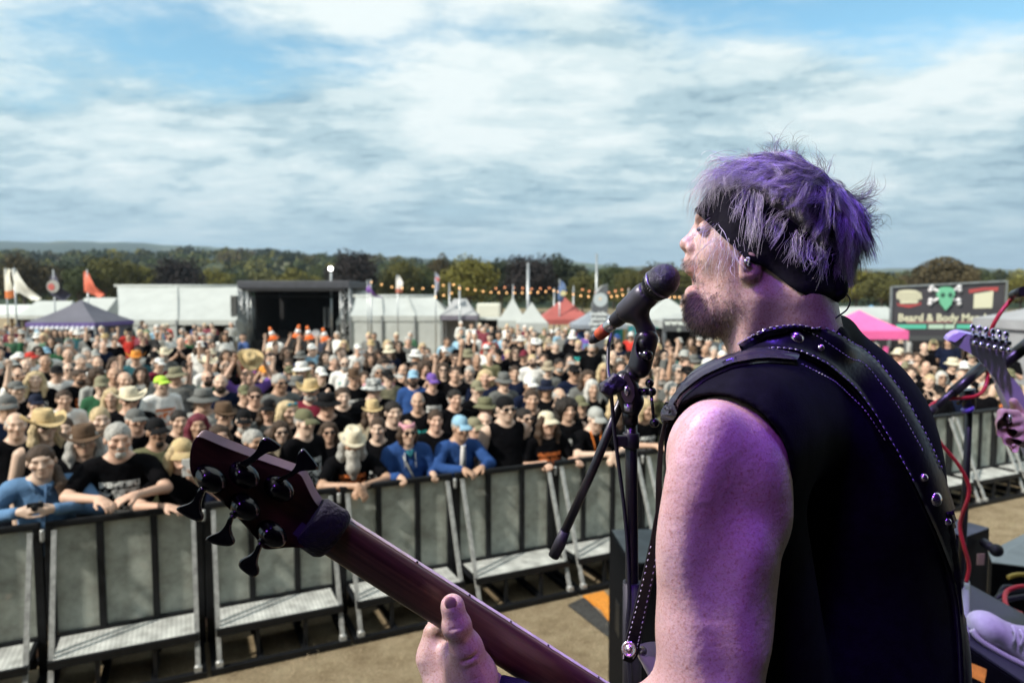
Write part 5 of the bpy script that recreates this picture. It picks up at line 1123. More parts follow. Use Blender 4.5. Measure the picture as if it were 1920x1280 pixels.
def auto_label(p):
    hat, hair, top = p['hat'], p['hair'], p['top']; c = HATC[top[0]][1]; t = f"{c} {SLW[SL[top[1]]]}"
    if hat != '-': h = f"{HATC[hat[1]][1]} {HNW[HN[hat[0]]]}"
    elif hair[0] == 'b': h = 'bald head'
    else: h = HRW[HR[hair[0]]].format(HATC[hair[1]][1] if hair[1] != 's' else 'grey')
    z = next(n for a, b, n in ZONES if a <= p['u'] < b)
    return f"{h}, {t}{PW.get(p['pose'], '')}, {depth_word(p['d'])} before {z}"
seen = {}
for p in LIST:
    p['label'] = p['lab'] or auto_label(p); seen.setdefault(p['label'], []).append(p)
ORD = ['leftmost such', 'second such', 'third such', 'fourth such', 'fifth such', 'sixth such', 'seventh such', 'eighth such', 'ninth such']
for k, v in seen.items():
    if len(v) > 1:
        for i, p in enumerate(sorted(v, key=lambda q: q['u'])): p['label'] = k+', '+ORD[min(i, 8)]
HELD = set()
def held(pre, p):
    q = [x for x in p['label'].split(', ') if x not in ('holding a drink', 'phone raised')]
    for drop in ((), (1,), (1, 2)):
        s_ = pre+', '.join(x for i, x in enumerate(q) if i not in drop)
        if len(s_.split()) <= 16 and s_ not in HELD: HELD.add(s_); return s_
    return s_
phone_me = MB().box((0, 0, 0), (.15, .010, .075), bev=.004).me('phone')
cup_mb = MB(); cup_mb.lathe([(.030, 0), (.040, .11), (.037, .11), (.028, .006), (1e-6, .006)], 14); cup_me = cup_mb.me('cup')
PRC = {'A': (.70, .71, .68), 'R': (.62, .17, .05), 'U': (.05, .40, .38)}
for p in LIST:
    u, d, pose, sc = p['u'], p['d'], p['pose'], p['sc']; _, _, Mh = joints(pose); hx = (u-960)/FPX*d
    tx, ty = (2.2+rg.gauss(0, 1.2), -0.5); 
    yaw = atan2(tx-hx, -(ty-d))*1.0+rg.gauss(0, .22)                    # turn to the stage; rest pose looks along -y
    if p.get('front'): yaw = atan2(BDIR.y, BDIR.x)
    off = Vector((Mh.translation.x, Mh.translation.y, 0))*sc; off.rotate(Euler((0, 0, yaw)))
    g = empty('person', (hx-off.x, d-off.y, 0), yaw, p['label'], 'person', 'front row at the barrier' if p.get('front') else 'festival crowd'); wx = rg.uniform(.90, 1.17); g.scale = (sc*wx, sc*(.5+.5*wx), sc)
    hat, hair, top, ex = p['hat'], p['hair'], p['top'], p['ex']
    sk = rg.choice(SKINS); link('body', body_mesh(pose), None, g, color=sk)
    sl = SL[top[1]]
    o = link('shirt', shirt_mesh(pose, sl), None, g, color=HATC[top[0]][0]); o['print'] = 0.0; o['print_colour'] = (0.7, 0.7, 0.7)
    for c in ex:
        if c in PRC: o['print'] = 1.0; o['print_colour'] = PRC[c]
    link('trousers', trousers_mesh(), None, g, color=rg.choice([(.016, .022, .042), (.02, .032, .06), (.006, .006, .007), (.10, .085, .06), (.006, .006, .007), (.03, .032, .026)]))
    hm = Mh.copy()
    wig = Matrix.Identity(4)
    if hair[0] != 'b':
        kind = HR[hair[0]]
        if hat != '-' and kind in ('short', 'balding', 'curly') and hat[0] != 'h': wig = Matrix.Diagonal((.97, .97, .86, 1))
        elif hat != '-': wig = Matrix.Diagonal((.98, .98, .90, 1))
        link('hair', hair_mesh(kind), None, g, mw=hm @ wig, color=HATC[hair[1]][0])
    if hat != '-':
        hk = HN[hat[0]]
        if p['pose'] == 'both_up' and hat[0] == 'w': hm2 = Matrix.Translation((0, -.10, 1.86)) @ Matrix.Rotation(.9, 4, 'X')
        else: hm2 = hm @ Matrix.Rotation(rg.gauss(0, .05), 4, 'X') @ Matrix.Rotation(rg.gauss(0, .05), 4, 'Y') @ Matrix.Scale(.99, 4)
        me = hat_mesh(hk)
        if hat[1] == '*':
            me = me.copy(); me.materials.clear(); me.materials.append(PATT); link('hat', me, None, g, mw=hm2)
        else: link('hat', me, HATM, g, mw=hm2, color=HATC[hat[1]][0])
    if 'S' in ex: link('sunglasses', glasses_mesh(), LENS, g, mw=hm)
    if 'M' in ex:
        me = CACHE.get('glm')
        if me is None: me = glasses_mesh().copy(); me.materials.clear(); me.materials.append(MIRROR); CACHE['glm'] = me
        link('sunglasses', me, None, g, mw=hm)
    if 'V' in ex:
        link('raised_sunglasses', hat_mesh('lenses_up'), MIRROR, g, mw=hm @ Matrix.Translation((0, -.012, .0)))
    for c, kd, col in (('D', 'full', (.03, .02, .014)), ('E', 'full', (.40, .39, .36)), ('Y', 'goatee', (.03, .02, .014)), ('X', 'long', (.50, .48, .43))):
        if c in ex: link('beard', beard_mesh(kd if not (c == 'E' and p.get('front')) else 'goatee'), None, g, mw=hm, color=col)
    if p.get('front'):
        _, Lf, _ = joints(pose); tb_ = lambda nm, pts, r_, c: link(nm, MB().tube([Lf(q_) for q_ in pts], r_, 8).me(nm), CLOTH, g, color=c)
        if u == 862: tb_('white_undershirt', [(0, -.110, 1.44), (0, -.128, 1.30), (0, -.138, 1.10)], [.022, .026, .018], (.62, .60, .58)); tb_('jacket_edge', [(.03, -.108, 1.45), (.034, -.132, 1.28), (.025, -.142, 1.06)], .006, (.5, .52, .58)); tb_('collar', [(-.075, -.02, 1.475), (-.05, -.075, 1.455), (-.025, -.11, 1.42)], .014, HATC['u'][0]); tb_('collar', [(.075, -.02, 1.475), (.05, -.075, 1.455), (.025, -.11, 1.42)], .014, HATC['u'][0])
        if u == 762: tb_('teal_undershirt', [(-.03, -.100, 1.45), (0, -.122, 1.39), (.03, -.100, 1.45)], [.02, .024, .02], (.02, .12, .15)); tb_('bag_strap', [(-.10, -.06, 1.46), (-.03, -.140, 1.30), (.06, -.155, 1.12)], .009, (.45, .44, .40)); tb_('hood_cord', [(.055, -.105, 1.43), (.06, -.142, 1.28)], .005, (.6, .62, .66)); tb_('hood_cord', [(-.055, -.105, 1.43), (-.06, -.142, 1.28)], .005, (.6, .62, .66))
        if u == 1118: tb_('orange_lanyard', [(-.065, -.045, 1.475), (-.045, -.125, 1.34), (0, -.140, 1.16), (.045, -.125, 1.34), (.065, -.045, 1.475)], .008, (.72, .20, .04))
        if u == 66: tb_('shirt_placket', [(.03, -.105, 1.45), (.02, -.13, 1.28), (.01, -.14, 1.05)], .009, (.07, .14, .26)); tb_('collar', [(-.08, -.02, 1.47), (-.055, -.085, 1.44), (-.02, -.115, 1.38)], .014, HATC['d'][0]); tb_('collar', [(.08, -.02, 1.47), (.06, -.085, 1.44), (.04, -.115, 1.38)], .014, HATC['d'][0])
    if pose in ('phone', 'one_phone'):
        q = POSES[pose]; c = (q['l'][1]+q['r'][1])/2+Vector((0, -.02, .09)) if pose == 'phone' else q['l'][1]+Vector((-.02, -.07, .09))
        mw = Matrix.Translation(g.location) @ Matrix.Rotation(yaw, 4, 'Z') @ Matrix.Scale(sc, 4) @ Matrix.Translation(c) @ (Matrix.Rotation(pi/2, 4, 'Y') if pose == 'one_phone' else Matrix.Identity(4))
        o = link('phone', phone_me, BLACKM if pose == 'phone' else M('white_plastic', (.7, .7, .68), .35), None, mw=mw); tag(o, held('phone held by ', p), 'phone', 'phones held up')
    if pose == 'drink':
        q = POSES[pose]; mw = Matrix.Translation(g.location) @ Matrix.Rotation(yaw, 4, 'Z') @ Matrix.Scale(sc, 4) @ Matrix.Translation(q['l'][1]+Vector((-.065, -.095, -.05)))
        o = link('cup', cup_me, M('clear_cup', (.6, .55, .45), .2), None, mw=mw); tag(o, held('plastic cup of ', p), 'cup', 'plastic cups in the crowd')
# the small camera in the denim woman's hands
p = LIST[0]; q = POSES['camera']; yaw = atan2(BDIR.y, BDIR.x); off = Vector((head_rel('camera').x, head_rel('camera').y, 0))*p['sc']; off.rotate(Euler((0, 0, yaw)))
mw = Matrix.Translation(((p['u']-960)/FPX*p['d']-off.x, p['d']-off.y, 0)) @ Matrix.Rotation(yaw, 4, 'Z') @ Matrix.Scale(p['sc'], 4) @ Matrix.Translation((0, -.475, 1.335))
cg = empty('compact_camera', (0, 0, 0), 0, 'small black compact camera in the denim shirt woman\'s hands', 'camera'); cg.matrix_basis = mw
MB().box((0, 0, 0), (.105, .028, .062), bev=.006).build('body', BLACKM, cg); MB().lathe([(.022, 0), (.022, .03), (.018, .032)], 16, Matrix.Translation((0, -.012, 0)) @ Matrix.Rotation(pi/2, 4, 'X')).build('lens', BLACKM, cg); MB().box((.03, 0, .035), (.018, .014, .008)).build('shutter_button', METAL, cg)
# traffic cones carried on heads
ORNG = M('cone_orange', (.85, .19, .03), .5, vary=(8, .2)); CWHT = M('cone_white', (.78, .78, .75), .4, vary=(8, .15))
for (u, v, d, tilt, roll, lab) in ((513, 622, 17.2, -.25, 0, 'leftmost orange traffic cone, leaning left, above the crowd before side stage'), (557, 618, 17.0, .22, 0, 'second orange traffic cone from left, leaning right, before side stage'), (581, 621, 16.6, -.16, 0, 'third orange traffic cone from left, above the white cap'), (611, 624, 17.0, -.2, 0, 'rightmost orange traffic cone, leaning left, before side stage')):
    b = P(u, v+14, d); g = empty('traffic_cone', b, 0, lab, 'traffic cone', 'traffic cones worn in the crowd'); g.rotation_euler = (.12, tilt, 0); g.scale = (.8, .8, .8)
    MB().box((0, 0, .015), (.30, .30, .03), bev=.01).build('base', ORNG, g); MB().lathe([(.125, .03), (.098, .13)], 20).build('lower_cone', ORNG, g); MB().lathe([(.098, .13), (.062, .27)], 20).build('white_band', CWHT, g); MB().lathe([(.062, .27), (.030, .40), (.024, .40), (.02, .38)], 20).build('upper_cone', ORNG, g)
# the far mass of people, too small to pick apart
def far_crowd():
    rngf = random.Random(9); s = SDF((-.4, -.35, -.02), (.4, .22, 1.80), .032); torso(s, lambda p: Vector(p), .012)
    for sd in (1, -1): s.cone((sd*.185, 0, 1.40), (sd*.25, .02, 1.12), .06, .05, .03); s.cone((sd*.25, .02, 1.12), (sd*.22, -.12, .95), .045, .04, .03); s.chain([(sd*.09, 0, .9), (sd*.1, 0, .08)], [.1, .07], .03)
    V0, Q0 = s.mesh_arrays(); s = SDF((-.2, -.2, 1.38), (.2, .2, 1.80), .018); s.ell((0, 0, 1.63), (.085, .105, .125)); s.cone((0, 0, 1.40), (0, 0, 1.55), .06, .06); V1, Q1 = s.mesh_arrays()
    Vs = []; Qs = []; Cs = []; n0 = 0
    for u, v in crowd_fill(190, 603, 634, rngf, [(-5, 1345), (1662, 1900)])+crowd_fill(75, 612, 715, rngf, [(1352, 1655), (1352, 1655)]):
        if 440 < u < 850 and v < 628: continue
        sc = rngf.uniform(.93, 1.06); d = (CAMZ-1.62*sc)*FPX/(v-555)
        if d > 31.5: d = rngf.uniform(24, 31); 
        a = rngf.uniform(-.8, .8); R = np.array(Matrix.Rotation(a, 3, 'Z')); o = np.array(((u-960)/FPX*d, d, 0))
        for V, Q, c in ((V0, Q0, HATC[rngf.choice('KKKKNGgWWuremTl')][0]), (V1, Q1, rngf.choice(SKINS))):
            Vs.append((V*sc) @ R.T+o); Qs.append(Q+n0); n0 += len(V); cc = np.tile(np.array(c), (len(V), 1))
            if V is V0: cc[V[:, 2] < .88] = rngf.choice([(.02, .028, .05), (.016, .016, .018), (.12, .10, .07)])
            else:
                hc = HATC[rngf.choice('BBDDsyKWGc')][0]; cc[(V[:, 2] > 1.68) | ((V @ np.array((0, 1, 0)) > .03) & (V[:, 2] > 1.56))] = hc
            Cs.append(cc)
    me = np_mesh('distant_crowd', np.concatenate(Vs), np.concatenate(Qs), True, np.concatenate(Cs))
    tag(link('distant_crowd', me, M('distant_people', attr='tint', rough=.8)), 'far back of the festival crowd in front of the tents', kind='stuff')
far_crowd()
# ================================================================== crowd barrier and pit
def perforated():
    m = bpy.data.materials.new('perforated_sheet'); m.use_nodes = True; nt = m.node_tree; N = nt.nodes.new; L = nt.links.new; b = nt.nodes['Principled BSDF']; out = nt.nodes['Material Output']
    b.inputs['Metallic'].default_value = 0.1; b.inputs['Roughness'].default_value = 0.5
    tc = N('ShaderNodeTexCoord'); oi = N('ShaderNodeObjectInfo')
    ad = N('ShaderNodeVectorMath'); ad.operation = 'ADD'; L(tc.outputs['Object'], ad.inputs[0]); cb = N('ShaderNodeCombineXYZ'); mu = N('ShaderNodeMath'); mu.operation = 'MULTIPLY'; mu.inputs[1].default_value = 30; L(oi.outputs['Random'], mu.inputs[0]); L(mu.outputs[0], cb.inputs[0]); L(cb.outputs[0], ad.inputs[1])
    nz = N('ShaderNodeTexNoise'); nz.inputs['Scale'].default_value = 5.5; nz.inputs['Detail'].default_value = 6; nz.inputs['Roughness'].default_value = 0.65; L(ad.outputs[0], nz.inputs['Vector'])
    cr = N('ShaderNodeValToRGB'); e = cr.color_ramp.elements; e[0].position = 0.33; e[0].color = (.30, .32, .28, 1); e[1].position = 0.62; e[1].color = (.56, .61, .55, 1); x = e.new(.74); x.color = (.62, .60, .51, 1); L(nz.outputs['Fac'], cr.inputs[0])
    sx = N('ShaderNodeSeparateXYZ'); L(tc.outputs['Object'], sx.inputs[0]); w = N('ShaderNodeMath'); w.operation = 'MULTIPLY'; w.inputs[1].default_value = 520; L(sx.outputs[0], w.inputs[0]); sn = N('ShaderNodeMath'); sn.operation = 'SINE'; L(w.outputs[0], sn.inputs[0])
    mr = N('ShaderNodeMapRange'); L(sn.outputs[0], mr.inputs[0]); mr.inputs[1].default_value = -1; mr.inputs[2].default_value = 1; mr.inputs[3].default_value = .8; mr.inputs[4].default_value = 1.1
    mx = N('ShaderNodeMix'); mx.data_type = 'RGBA'; mx.blend_type = 'MULTIPLY'; mx.inputs[0].default_value = 1; L(cr.outputs[0], mx.inputs[6]); L(mr.outputs[0], mx.inputs[7]); L(mx.outputs[2], b.inputs['Base Color'])
    tr = N('ShaderNodeBsdfTransparent'); ms = N('ShaderNodeMixShader'); ms.inputs[0].default_value = 0.20; L(b.outputs[0], ms.inputs[1]); L(tr.outputs[0], ms.inputs[2]); L(ms.outputs[0], out.inputs[0]); return m
PERF = perforated()
def checker():
    m = bpy.data.materials.new('checker_plate'); m.use_nodes = True; nt = m.node_tree; N = nt.nodes.new; L = nt.links.new; b = nt.nodes['Principled BSDF']
    b.inputs['Metallic'].default_value = 0.25; b.inputs['Roughness'].default_value = 0.42
    tc = N('ShaderNodeTexCoord'); mp = N('ShaderNodeMapping'); mp.inputs['Rotation'].default_value = (0, 0, radians(45)); L(tc.outputs['Object'], mp.inputs[0])
    ck = N('ShaderNodeTexChecker'); ck.inputs['Scale'].default_value = 42; L(mp.outputs[0], ck.inputs[0])
    nz = N('ShaderNodeTexNoise'); nz.inputs['Scale'].default_value = 9; nz.inputs['Detail'].default_value = 5; L(tc.outputs['Object'], nz.inputs['Vector'])
    mr = N('ShaderNodeMapRange'); L(nz.outputs['Fac'], mr.inputs[0]); mr.inputs[1].default_value = .3; mr.inputs[2].default_value = .7; mr.inputs[3].default_value = .55; mr.inputs[4].default_value = 1.05
    mx = N('ShaderNodeMix'); mx.data_type = 'RGBA'; L(ck.outputs['Fac'], mx.inputs[0]); mx.inputs[6].default_value = (.62, .64, .61, 1); mx.inputs[7].default_value = (.84, .86, .83, 1)
    m2 = N('ShaderNodeMix'); m2.data_type = 'RGBA'; m2.blend_type = 'MULTIPLY'; m2.inputs[0].default_value = 1; L(mx.outputs[2], m2.inputs[6]); L(mr.outputs[0], m2.inputs[7]); L(m2.outputs[2], b.inputs['Base Color'])
    bp = N('ShaderNodeBump'); bp.inputs['Strength'].default_value = .8; bp.inputs['Distance'].default_value = .004; L(ck.outputs['Fac'], bp.inputs['Height']); L(bp.outputs[0], b.inputs['Normal']); return m
CHECK = checker()
STRUT = M('worn_aluminium', (.40, .41, .40), .38, .3, vary=(22, .4), bump=(50, .2, .002))
BW = 1.094
def barrier_meshes():
    o = {}; m = MB(); m.box((BW/2, 0, 1.185), (BW-.03, .055, .05), bev=.012); o['top_rail'] = [(m.me('top_rail'), BLACKM)]
    o['post'] = []
    for x in (.035, .365, .735, BW-.035): o['post'].append((MB().box((x, 0, .60), (.05 if x in (.365, .735) else .06, .045, 1.12), bev=.006).me('post'), BLACKM))
    o['mesh_panel'] = []
    for a, b in ((.066, .34), (.391, .709), (.761, BW-.066)): o['mesh_panel'].append((MB().box(((a+b)/2, .012, .745), (b-a, .004, .82)).me('mesh_panel'), PERF))
    o['lower_rail'] = [(MB().box((BW/2, 0, .312), (BW-.14, .05, .05)).me('lower_rail'), BLACKM)]
    o['kick_plate'] = [(MB().box((BW/2, .02, .18), (BW-.16, .006, .20)).me('kick_plate'), BLACKM)]
    o['tread'] = [(MB().box((BW/2, -.225, .312), (BW-.17, .385, .012), bev=.003).me('tread'), CHECK)]
    m = MB(); m.box((BW/2, -.43, .295), (BW-.12, .03, .055)); m.box((.075, -.22, .29), (.03, .40, .05)); m.box((BW-.075, -.22, .29), (.03, .40, .05)); o['tread_frame'] = [(m.me('tread_frame'), BLACKM)]
    m = MB(); m.box((BW/2, -.50, .03), (BW-.03, .05, .045)); m.box((BW/2, .25, .03), (BW-.03, .05, .045))
    for x in (.04, .38, .72, BW-.04): m.box((x, -.125, .03), (.045, .70, .04))
    o['base_frame'] = [(m.me('base_frame'), BLACKM)]
    o['strut'] = []; o['strut_foot'] = []
    for x in (.075, BW-.075):
        m = MB(); m.beam((x, -.04, 1.15), (x, -.475, .08), .024, .034, (1, 0, 0)); o['strut'].append((m.me('strut'), STRUT))
        m = MB(); m.sphere((x, -.48, .075), .028, 10, 8); m.box((x, -.485, .06), (.05, .05, .06)); o['strut_foot'].append((m.me('strut_foot'), STRUT))
    m = MB(); m.lathe([(.014, -.045), (.016, -.03), (.016, .03), (.014, .045)], 10, Matrix.Translation((0.0, -.045, 1.12))); o['hinge_pin'] = [(m.me('hinge_pin'), STRUT)]
    o['tread_leg'] = [(MB().box((x, -.425, .16), (.03, .03, .25)).me('tread_leg'), BLACKM) for x in (.36, .73)]
    return o
BM_ = barrier_meshes()
LB = {0: 'at the left edge below the denim shirt woman', 1: 'below the black printed t-shirt man', 2: 'behind the bass headstock', 3: 'below the cream hatted bearded man', 4: 'below the royal blue jacket man', 5: 'below the girl in cream cap', 6: 'behind the microphone stand pole'}
RIGHT = ['first right of the singing man', 'second right of the singing man', 'third right of the singing man', 'fourth right of the singing man', 'at the right edge of the picture']
ang = atan2(BDIR.y, BDIR.x)
for k in range(-1, 13):
    p = BARR0+BDIR*(BW*k); u = 960+FPX*(p.x+BDIR.x*BW/2)/(p.y+BDIR.y*BW/2)
    lab = LB.get(k+1) or (f'hidden behind the singing man, {["first", "second", "third"][k-6] if k < 9 else "last"} of these' if k < 8 else RIGHT[min(4, k-8)])
    g = empty('barrier', p, ang, 'perforated barrier unit with checker tread, '+lab, 'barrier', 'crowd barrier units')
    for nm, lst in BM_.items():
        for me, mt in lst: link(nm, me, mt, g)
# bits of kit in the pit
mt = empty('cable_ramp', (0, 0, 0), 0, 'flat dark rubber mat with orange end lying in the pit', 'mat')
def gp(u, v, h=0.0):
    """ground point under a pixel"""
    a = P(u, v, 1.0); c = Vector((0, 0, CAMZ)); t = (h-CAMZ)/(a.z-CAMZ); return c+(a-c)*t
MB().prism([gp(1066, 1136), gp(1096, 1122), gp(1162, 1190), gp(1162, 1212)], (0, 0, .02)).build('mat', M('dark_rubber', (.035, .035, .034), .9, vary=(20, .5), bump=(60, .6, .01)), mt)
MB().prism([gp(1093, 1122), gp(1132, 1113), gp(1162, 1148), gp(1162, 1186), gp(1142, 1166), gp(1126, 1142)], (0, 0, .034)).build('orange_end', M('orange_rubber', (.62, .24, .03), .7, vary=(30, .35)), mt)
CAB = M('speaker_paint', (.0045, .005, .0065), .7, spec=.06, vary=(40, .3), bump=(120, .4, .002))
TOPP = M('lit_speaker_top', (.07, .082, .09), .7, vary=(10, .3))  # sky light on the upper faces is put into this paler colour
def cabinet(name, c, size, rz, label, cat='speaker', grille=True, top=True):
    g = empty(name, c, rz, label, cat); w, d_, h = size
    MB().box((0, 0, h/2), (w, d_, h), bev=.012).build('cabinet', CAB, g)
    if top: MB().box((0, 0, h+.003), (w-.03, d_-.03, .004)).build('lit_top', TOPP, g)
    if grille: MB().box((0, d_/2+.006, h/2), (w-.06, .012, h-.06)).build('grille', BLACKM, g)
    MB().box((-w/2-.003, 0, h*.62), (.006, .12, .22)).build('handle_recess', BLACKM, g); MB().box((0, -d_/2-.003, h*.62), (.13, .006, .24), bev=.002).build('handle_recess', BLACKM, g)
    for sx in (-1, 1):
        for sy in (-1, 1): MB().box((sx*(w/2-.02), sy*(d_/2-.02), .02), (.05, .05, .05), bev=.008).build('corner_protector', BLACKM, g)
    return g
b0 = P(1258, 1052, 4.2); cabinet('subwoofer', (b0.x+.03, 4.38, 0), (.62, .62, b0.z), .06, 'dark bass speaker cabinet in the pit behind the microphone stand')

def straw():
    rng = np.random.default_rng(4); n = 52000; x = rng.uniform(-4.6, 7.5, n); y = rng.uniform(3.6, 9.0, n)
    bd = (x-BARR0.x)*BNOR.x+(y-BARR0.y)*BNOR.y; k = (bd < .35) & (y > 3.6); x, y = x[k], y[k]; n = len(x)
    cl = .5+.5*np.sin(x*5.3+np.sin(y*4.1)*2)*np.sin(y*6.7+1.3*np.sin(x*3.3)); a = rng.uniform(0, 6.28, n); L = rng.uniform(.015, .05, n)*(.5+cl); w = .0014; el = rng.uniform(.05, 1.0, n)
    B = np.c_[x, y, np.zeros(n)]; T = B+np.c_[np.cos(a)*np.cos(el), np.sin(a)*np.cos(el), np.sin(el)]*L[:, None]; S_ = np.c_[-np.sin(a), np.cos(a), np.zeros(n)]*w
    V = np.stack((B-S_, B+S_, T), 1).reshape(-1, 3); c = np.where(rng.random(n)[:, None] < .75, np.array((.48, .385, .25)), np.array((.30, .28, .14)))*rng.uniform(.5, 1.25, n)[:, None]
    me = np_mesh('dry_grass', V, np.arange(3*n).reshape(-1, 3), False, np.repeat(c, 3, 0)); tag(link('dry_grass', me, M('straw_blades', attr='tint', rough=.8)), 'trampled dry straw covering the pit in front of the barrier', kind='stuff')
straw()
# ================================================================== stage shell; unseen roof and walls added to keep the sky off the performers
STG = M('stage_black', (.012, .012, .013), .85, vary=(2, .4))
tag(MB().box((.8, -2.2, 1.24), (15, 8.0, .12)).build('stage_floor', STG), 'black stage deck under the performers', kind='structure')
tag(MB().box((2.2, -2.55, 6.2), (12.8, 7.7, .15)).build('unseen_stage_roof', STG), 'black roof over the main stage', kind='structure')  # unseen roof, sized for the shade it gives the performers
tag(MB().box((.8, -6.3, 3.7), (15, .1, 5.0)).build('unseen_back_wall', STG), 'black drape wall at the back of the stage', kind='structure')
tag(MB().box((8.4, -3.0, 3.7), (.1, 6.6, 4.9)).build('unseen_wing_wall', STG), 'black side wall at the right of the stage', kind='structure')
tag(MB().box((.8, 1.74, .58), (15, .06, 1.16)).build('stage_front', STG), 'black front skirt below the stage edge', kind='structure')
def par_can(loc, aim, col, power, size, label, blend=.5, rad=.06):
    loc = Vector(loc); aim = Vector(aim); R = (loc-aim).to_track_quat('Z', 'Y')          # local -z looks at the aim
    g = empty('stage_lamp', loc, 0, label, 'stage lamp', 'violet stage lamps on the roof truss'); g.rotation_mode = 'QUATERNION'; g.rotation_quaternion = R
    MB().lathe([(.085, .26), (.09, .24), (.09, .0), (.10, -.02), (.094, -.02), (.084, .01), (.08, .2), (1e-6, .2)], 24).build('can', BLACKM, g)
    m = MB(); m.box((-.11, 0, .12), (.012, .03, .34)); m.box((.11, 0, .12), (.012, .03, .34)); m.box((0, 0, .30), (.23, .03, .012)); m.build('yoke', BLACKM, g)
    l = bpy.data.lights.new('stage_lamp_beam', 'SPOT'); l.color = col; l.energy = power; l.spot_size = size; l.spot_blend = blend; l.shadow_soft_size = rad
    o = bpy.data.objects.new('stage_lamp_beam', l); COL.objects.link(o); o.parent = g; o.location = (0, 0, -.06)
par_can((.46, .72, 5.8), P(1390, 640, .87), (.16, .06, 1.0), 560, radians(21), 'black par lamp with blue violet beam straight above the bass player', .8, .2)
par_can((-.9, -.7, 5.0), P(1330, 1010, .74), (.34, .09, 1.0), 210, radians(19), 'black par lamp with magenta violet beam above the photographer', .8, .3)
par_can((-1.75, 1.15, 4.9), P(1250, 800, .8), (1.0, .90, .96), 520, radians(34), 'black par lamp with pale lilac beam at the left end of the truss', .6, .28)
par_can((.35, .75, 5.3), P(1880, 860, 1.95), (.50, .34, 1.0), 480, radians(26), 'black par lamp with blue violet beam over the guitarist')

# ================================================================== the singing bass player
def RP(px, d): return px*d/FPX
def bass_skin():
    m = bpy.data.materials.new('freckled_skin'); m.use_nodes = True; nt = m.node_tree; N = nt.nodes.new; L = nt.links.new; b = nt.nodes['Principled BSDF']
    b.inputs['Roughness'].default_value = .42; b.inputs['Specular IOR Level'].default_value = .4; b.inputs['Subsurface Weight'].default_value = .12; b.inputs['Subsurface Radius'].default_value = (.010, .0035, .0018); b.inputs['Subsurface Scale'].default_value = .6
    tc = N('ShaderNodeTexCoord'); at = N('ShaderNodeAttribute'); at.attribute_name = 'tint'
    def noi(sc, det, ro=.6):
        n = N('ShaderNodeTexNoise'); n.inputs['Scale'].default_value = sc; n.inputs['Detail'].default_value = det; n.inputs['Roughness'].default_value = ro; L(tc.outputs['Object'], n.inputs['Vector']); return n.outputs['Fac']
    def rmp(x, a, c0, c, c1):
        n = N('ShaderNodeValToRGB'); e = n.color_ramp.elements; e[0].position = a; e[0].color = (*c0, 1); e[1].position = c; e[1].color = (*c1, 1); L(x, n.inputs[0]); return n.outputs[0]
    base = rmp(noi(14, 5), .3, (.47, .31, .24), .7, (.58, .42, .345)); fre = rmp(noi(420, 3, .7), .36, (.84, .72, .66), .50, (1, 1, 1)); fr2 = rmp(noi(330, 2, .5), .30, (.80, .66, .58), .42, (1, 1, 1))
    def mul(a, c):
        n = N('ShaderNodeMix'); n.data_type = 'RGBA'; n.blend_type = 'MULTIPLY'; n.inputs[0].default_value = 1; L(a, n.inputs[6]); L(c, n.inputs[7]); return n.outputs[2]
    L(mul(mul(mul(base, fre), fr2), at.outputs['Color']), b.inputs['Base Color'])
    bp = N('ShaderNodeBump'); bp.inputs['Strength'].default_value = .22; bp.inputs['Distance'].default_value = .0010; L(noi(650, 4, .7), bp.inputs['Height']); b2 = N('ShaderNodeBump'); b2.inputs['Strength'].default_value = .35; b2.inputs['Distance'].default_value = .004; L(noi(70, 4), b2.inputs['Height']); L(bp.outputs[0], b2.inputs['Normal']); L(b2.outputs[0], b.inputs['Normal']); return m
BSKIN = bass_skin()
HS = .0007
def HD(u): return .93+(1440-u)*HS*.16
def H(u, v, w=0.0): return P(u, v, HD(u)-w)
man = empty('person', (P(1560, 900, .93).x, .93, 1.30), 0, 'singing bass player in black studded vest and bandana, seen from behind', 'person')
def mparent(o):
    o.parent = man; o.matrix_parent_inverse = Matrix.Translation(man.location).inverted(); return o
def mb_part(name, me, mat, sub=None):
    o = link(name, me, mat)
    if sub is None: return mparent(o)
    o.parent = sub; return o
Uu = P(960, 540, 1.0)-P(960, 640, 1.0); Uu.normalize(); Xx = Vector((1, 0, 0)); Ff = Uu.cross(Xx)*1.0; Ff = -Ff if Ff.y < 0 else Ff
def axes(deg):
    """frame turned by deg in the picture plane: columns along, across, depth"""
    a = radians(deg); e1 = Xx*cos(a)-Uu*sin(a); e2 = Xx*sin(a)+Uu*cos(a); return np.array(Matrix((e1, e2, Ff)).transposed())
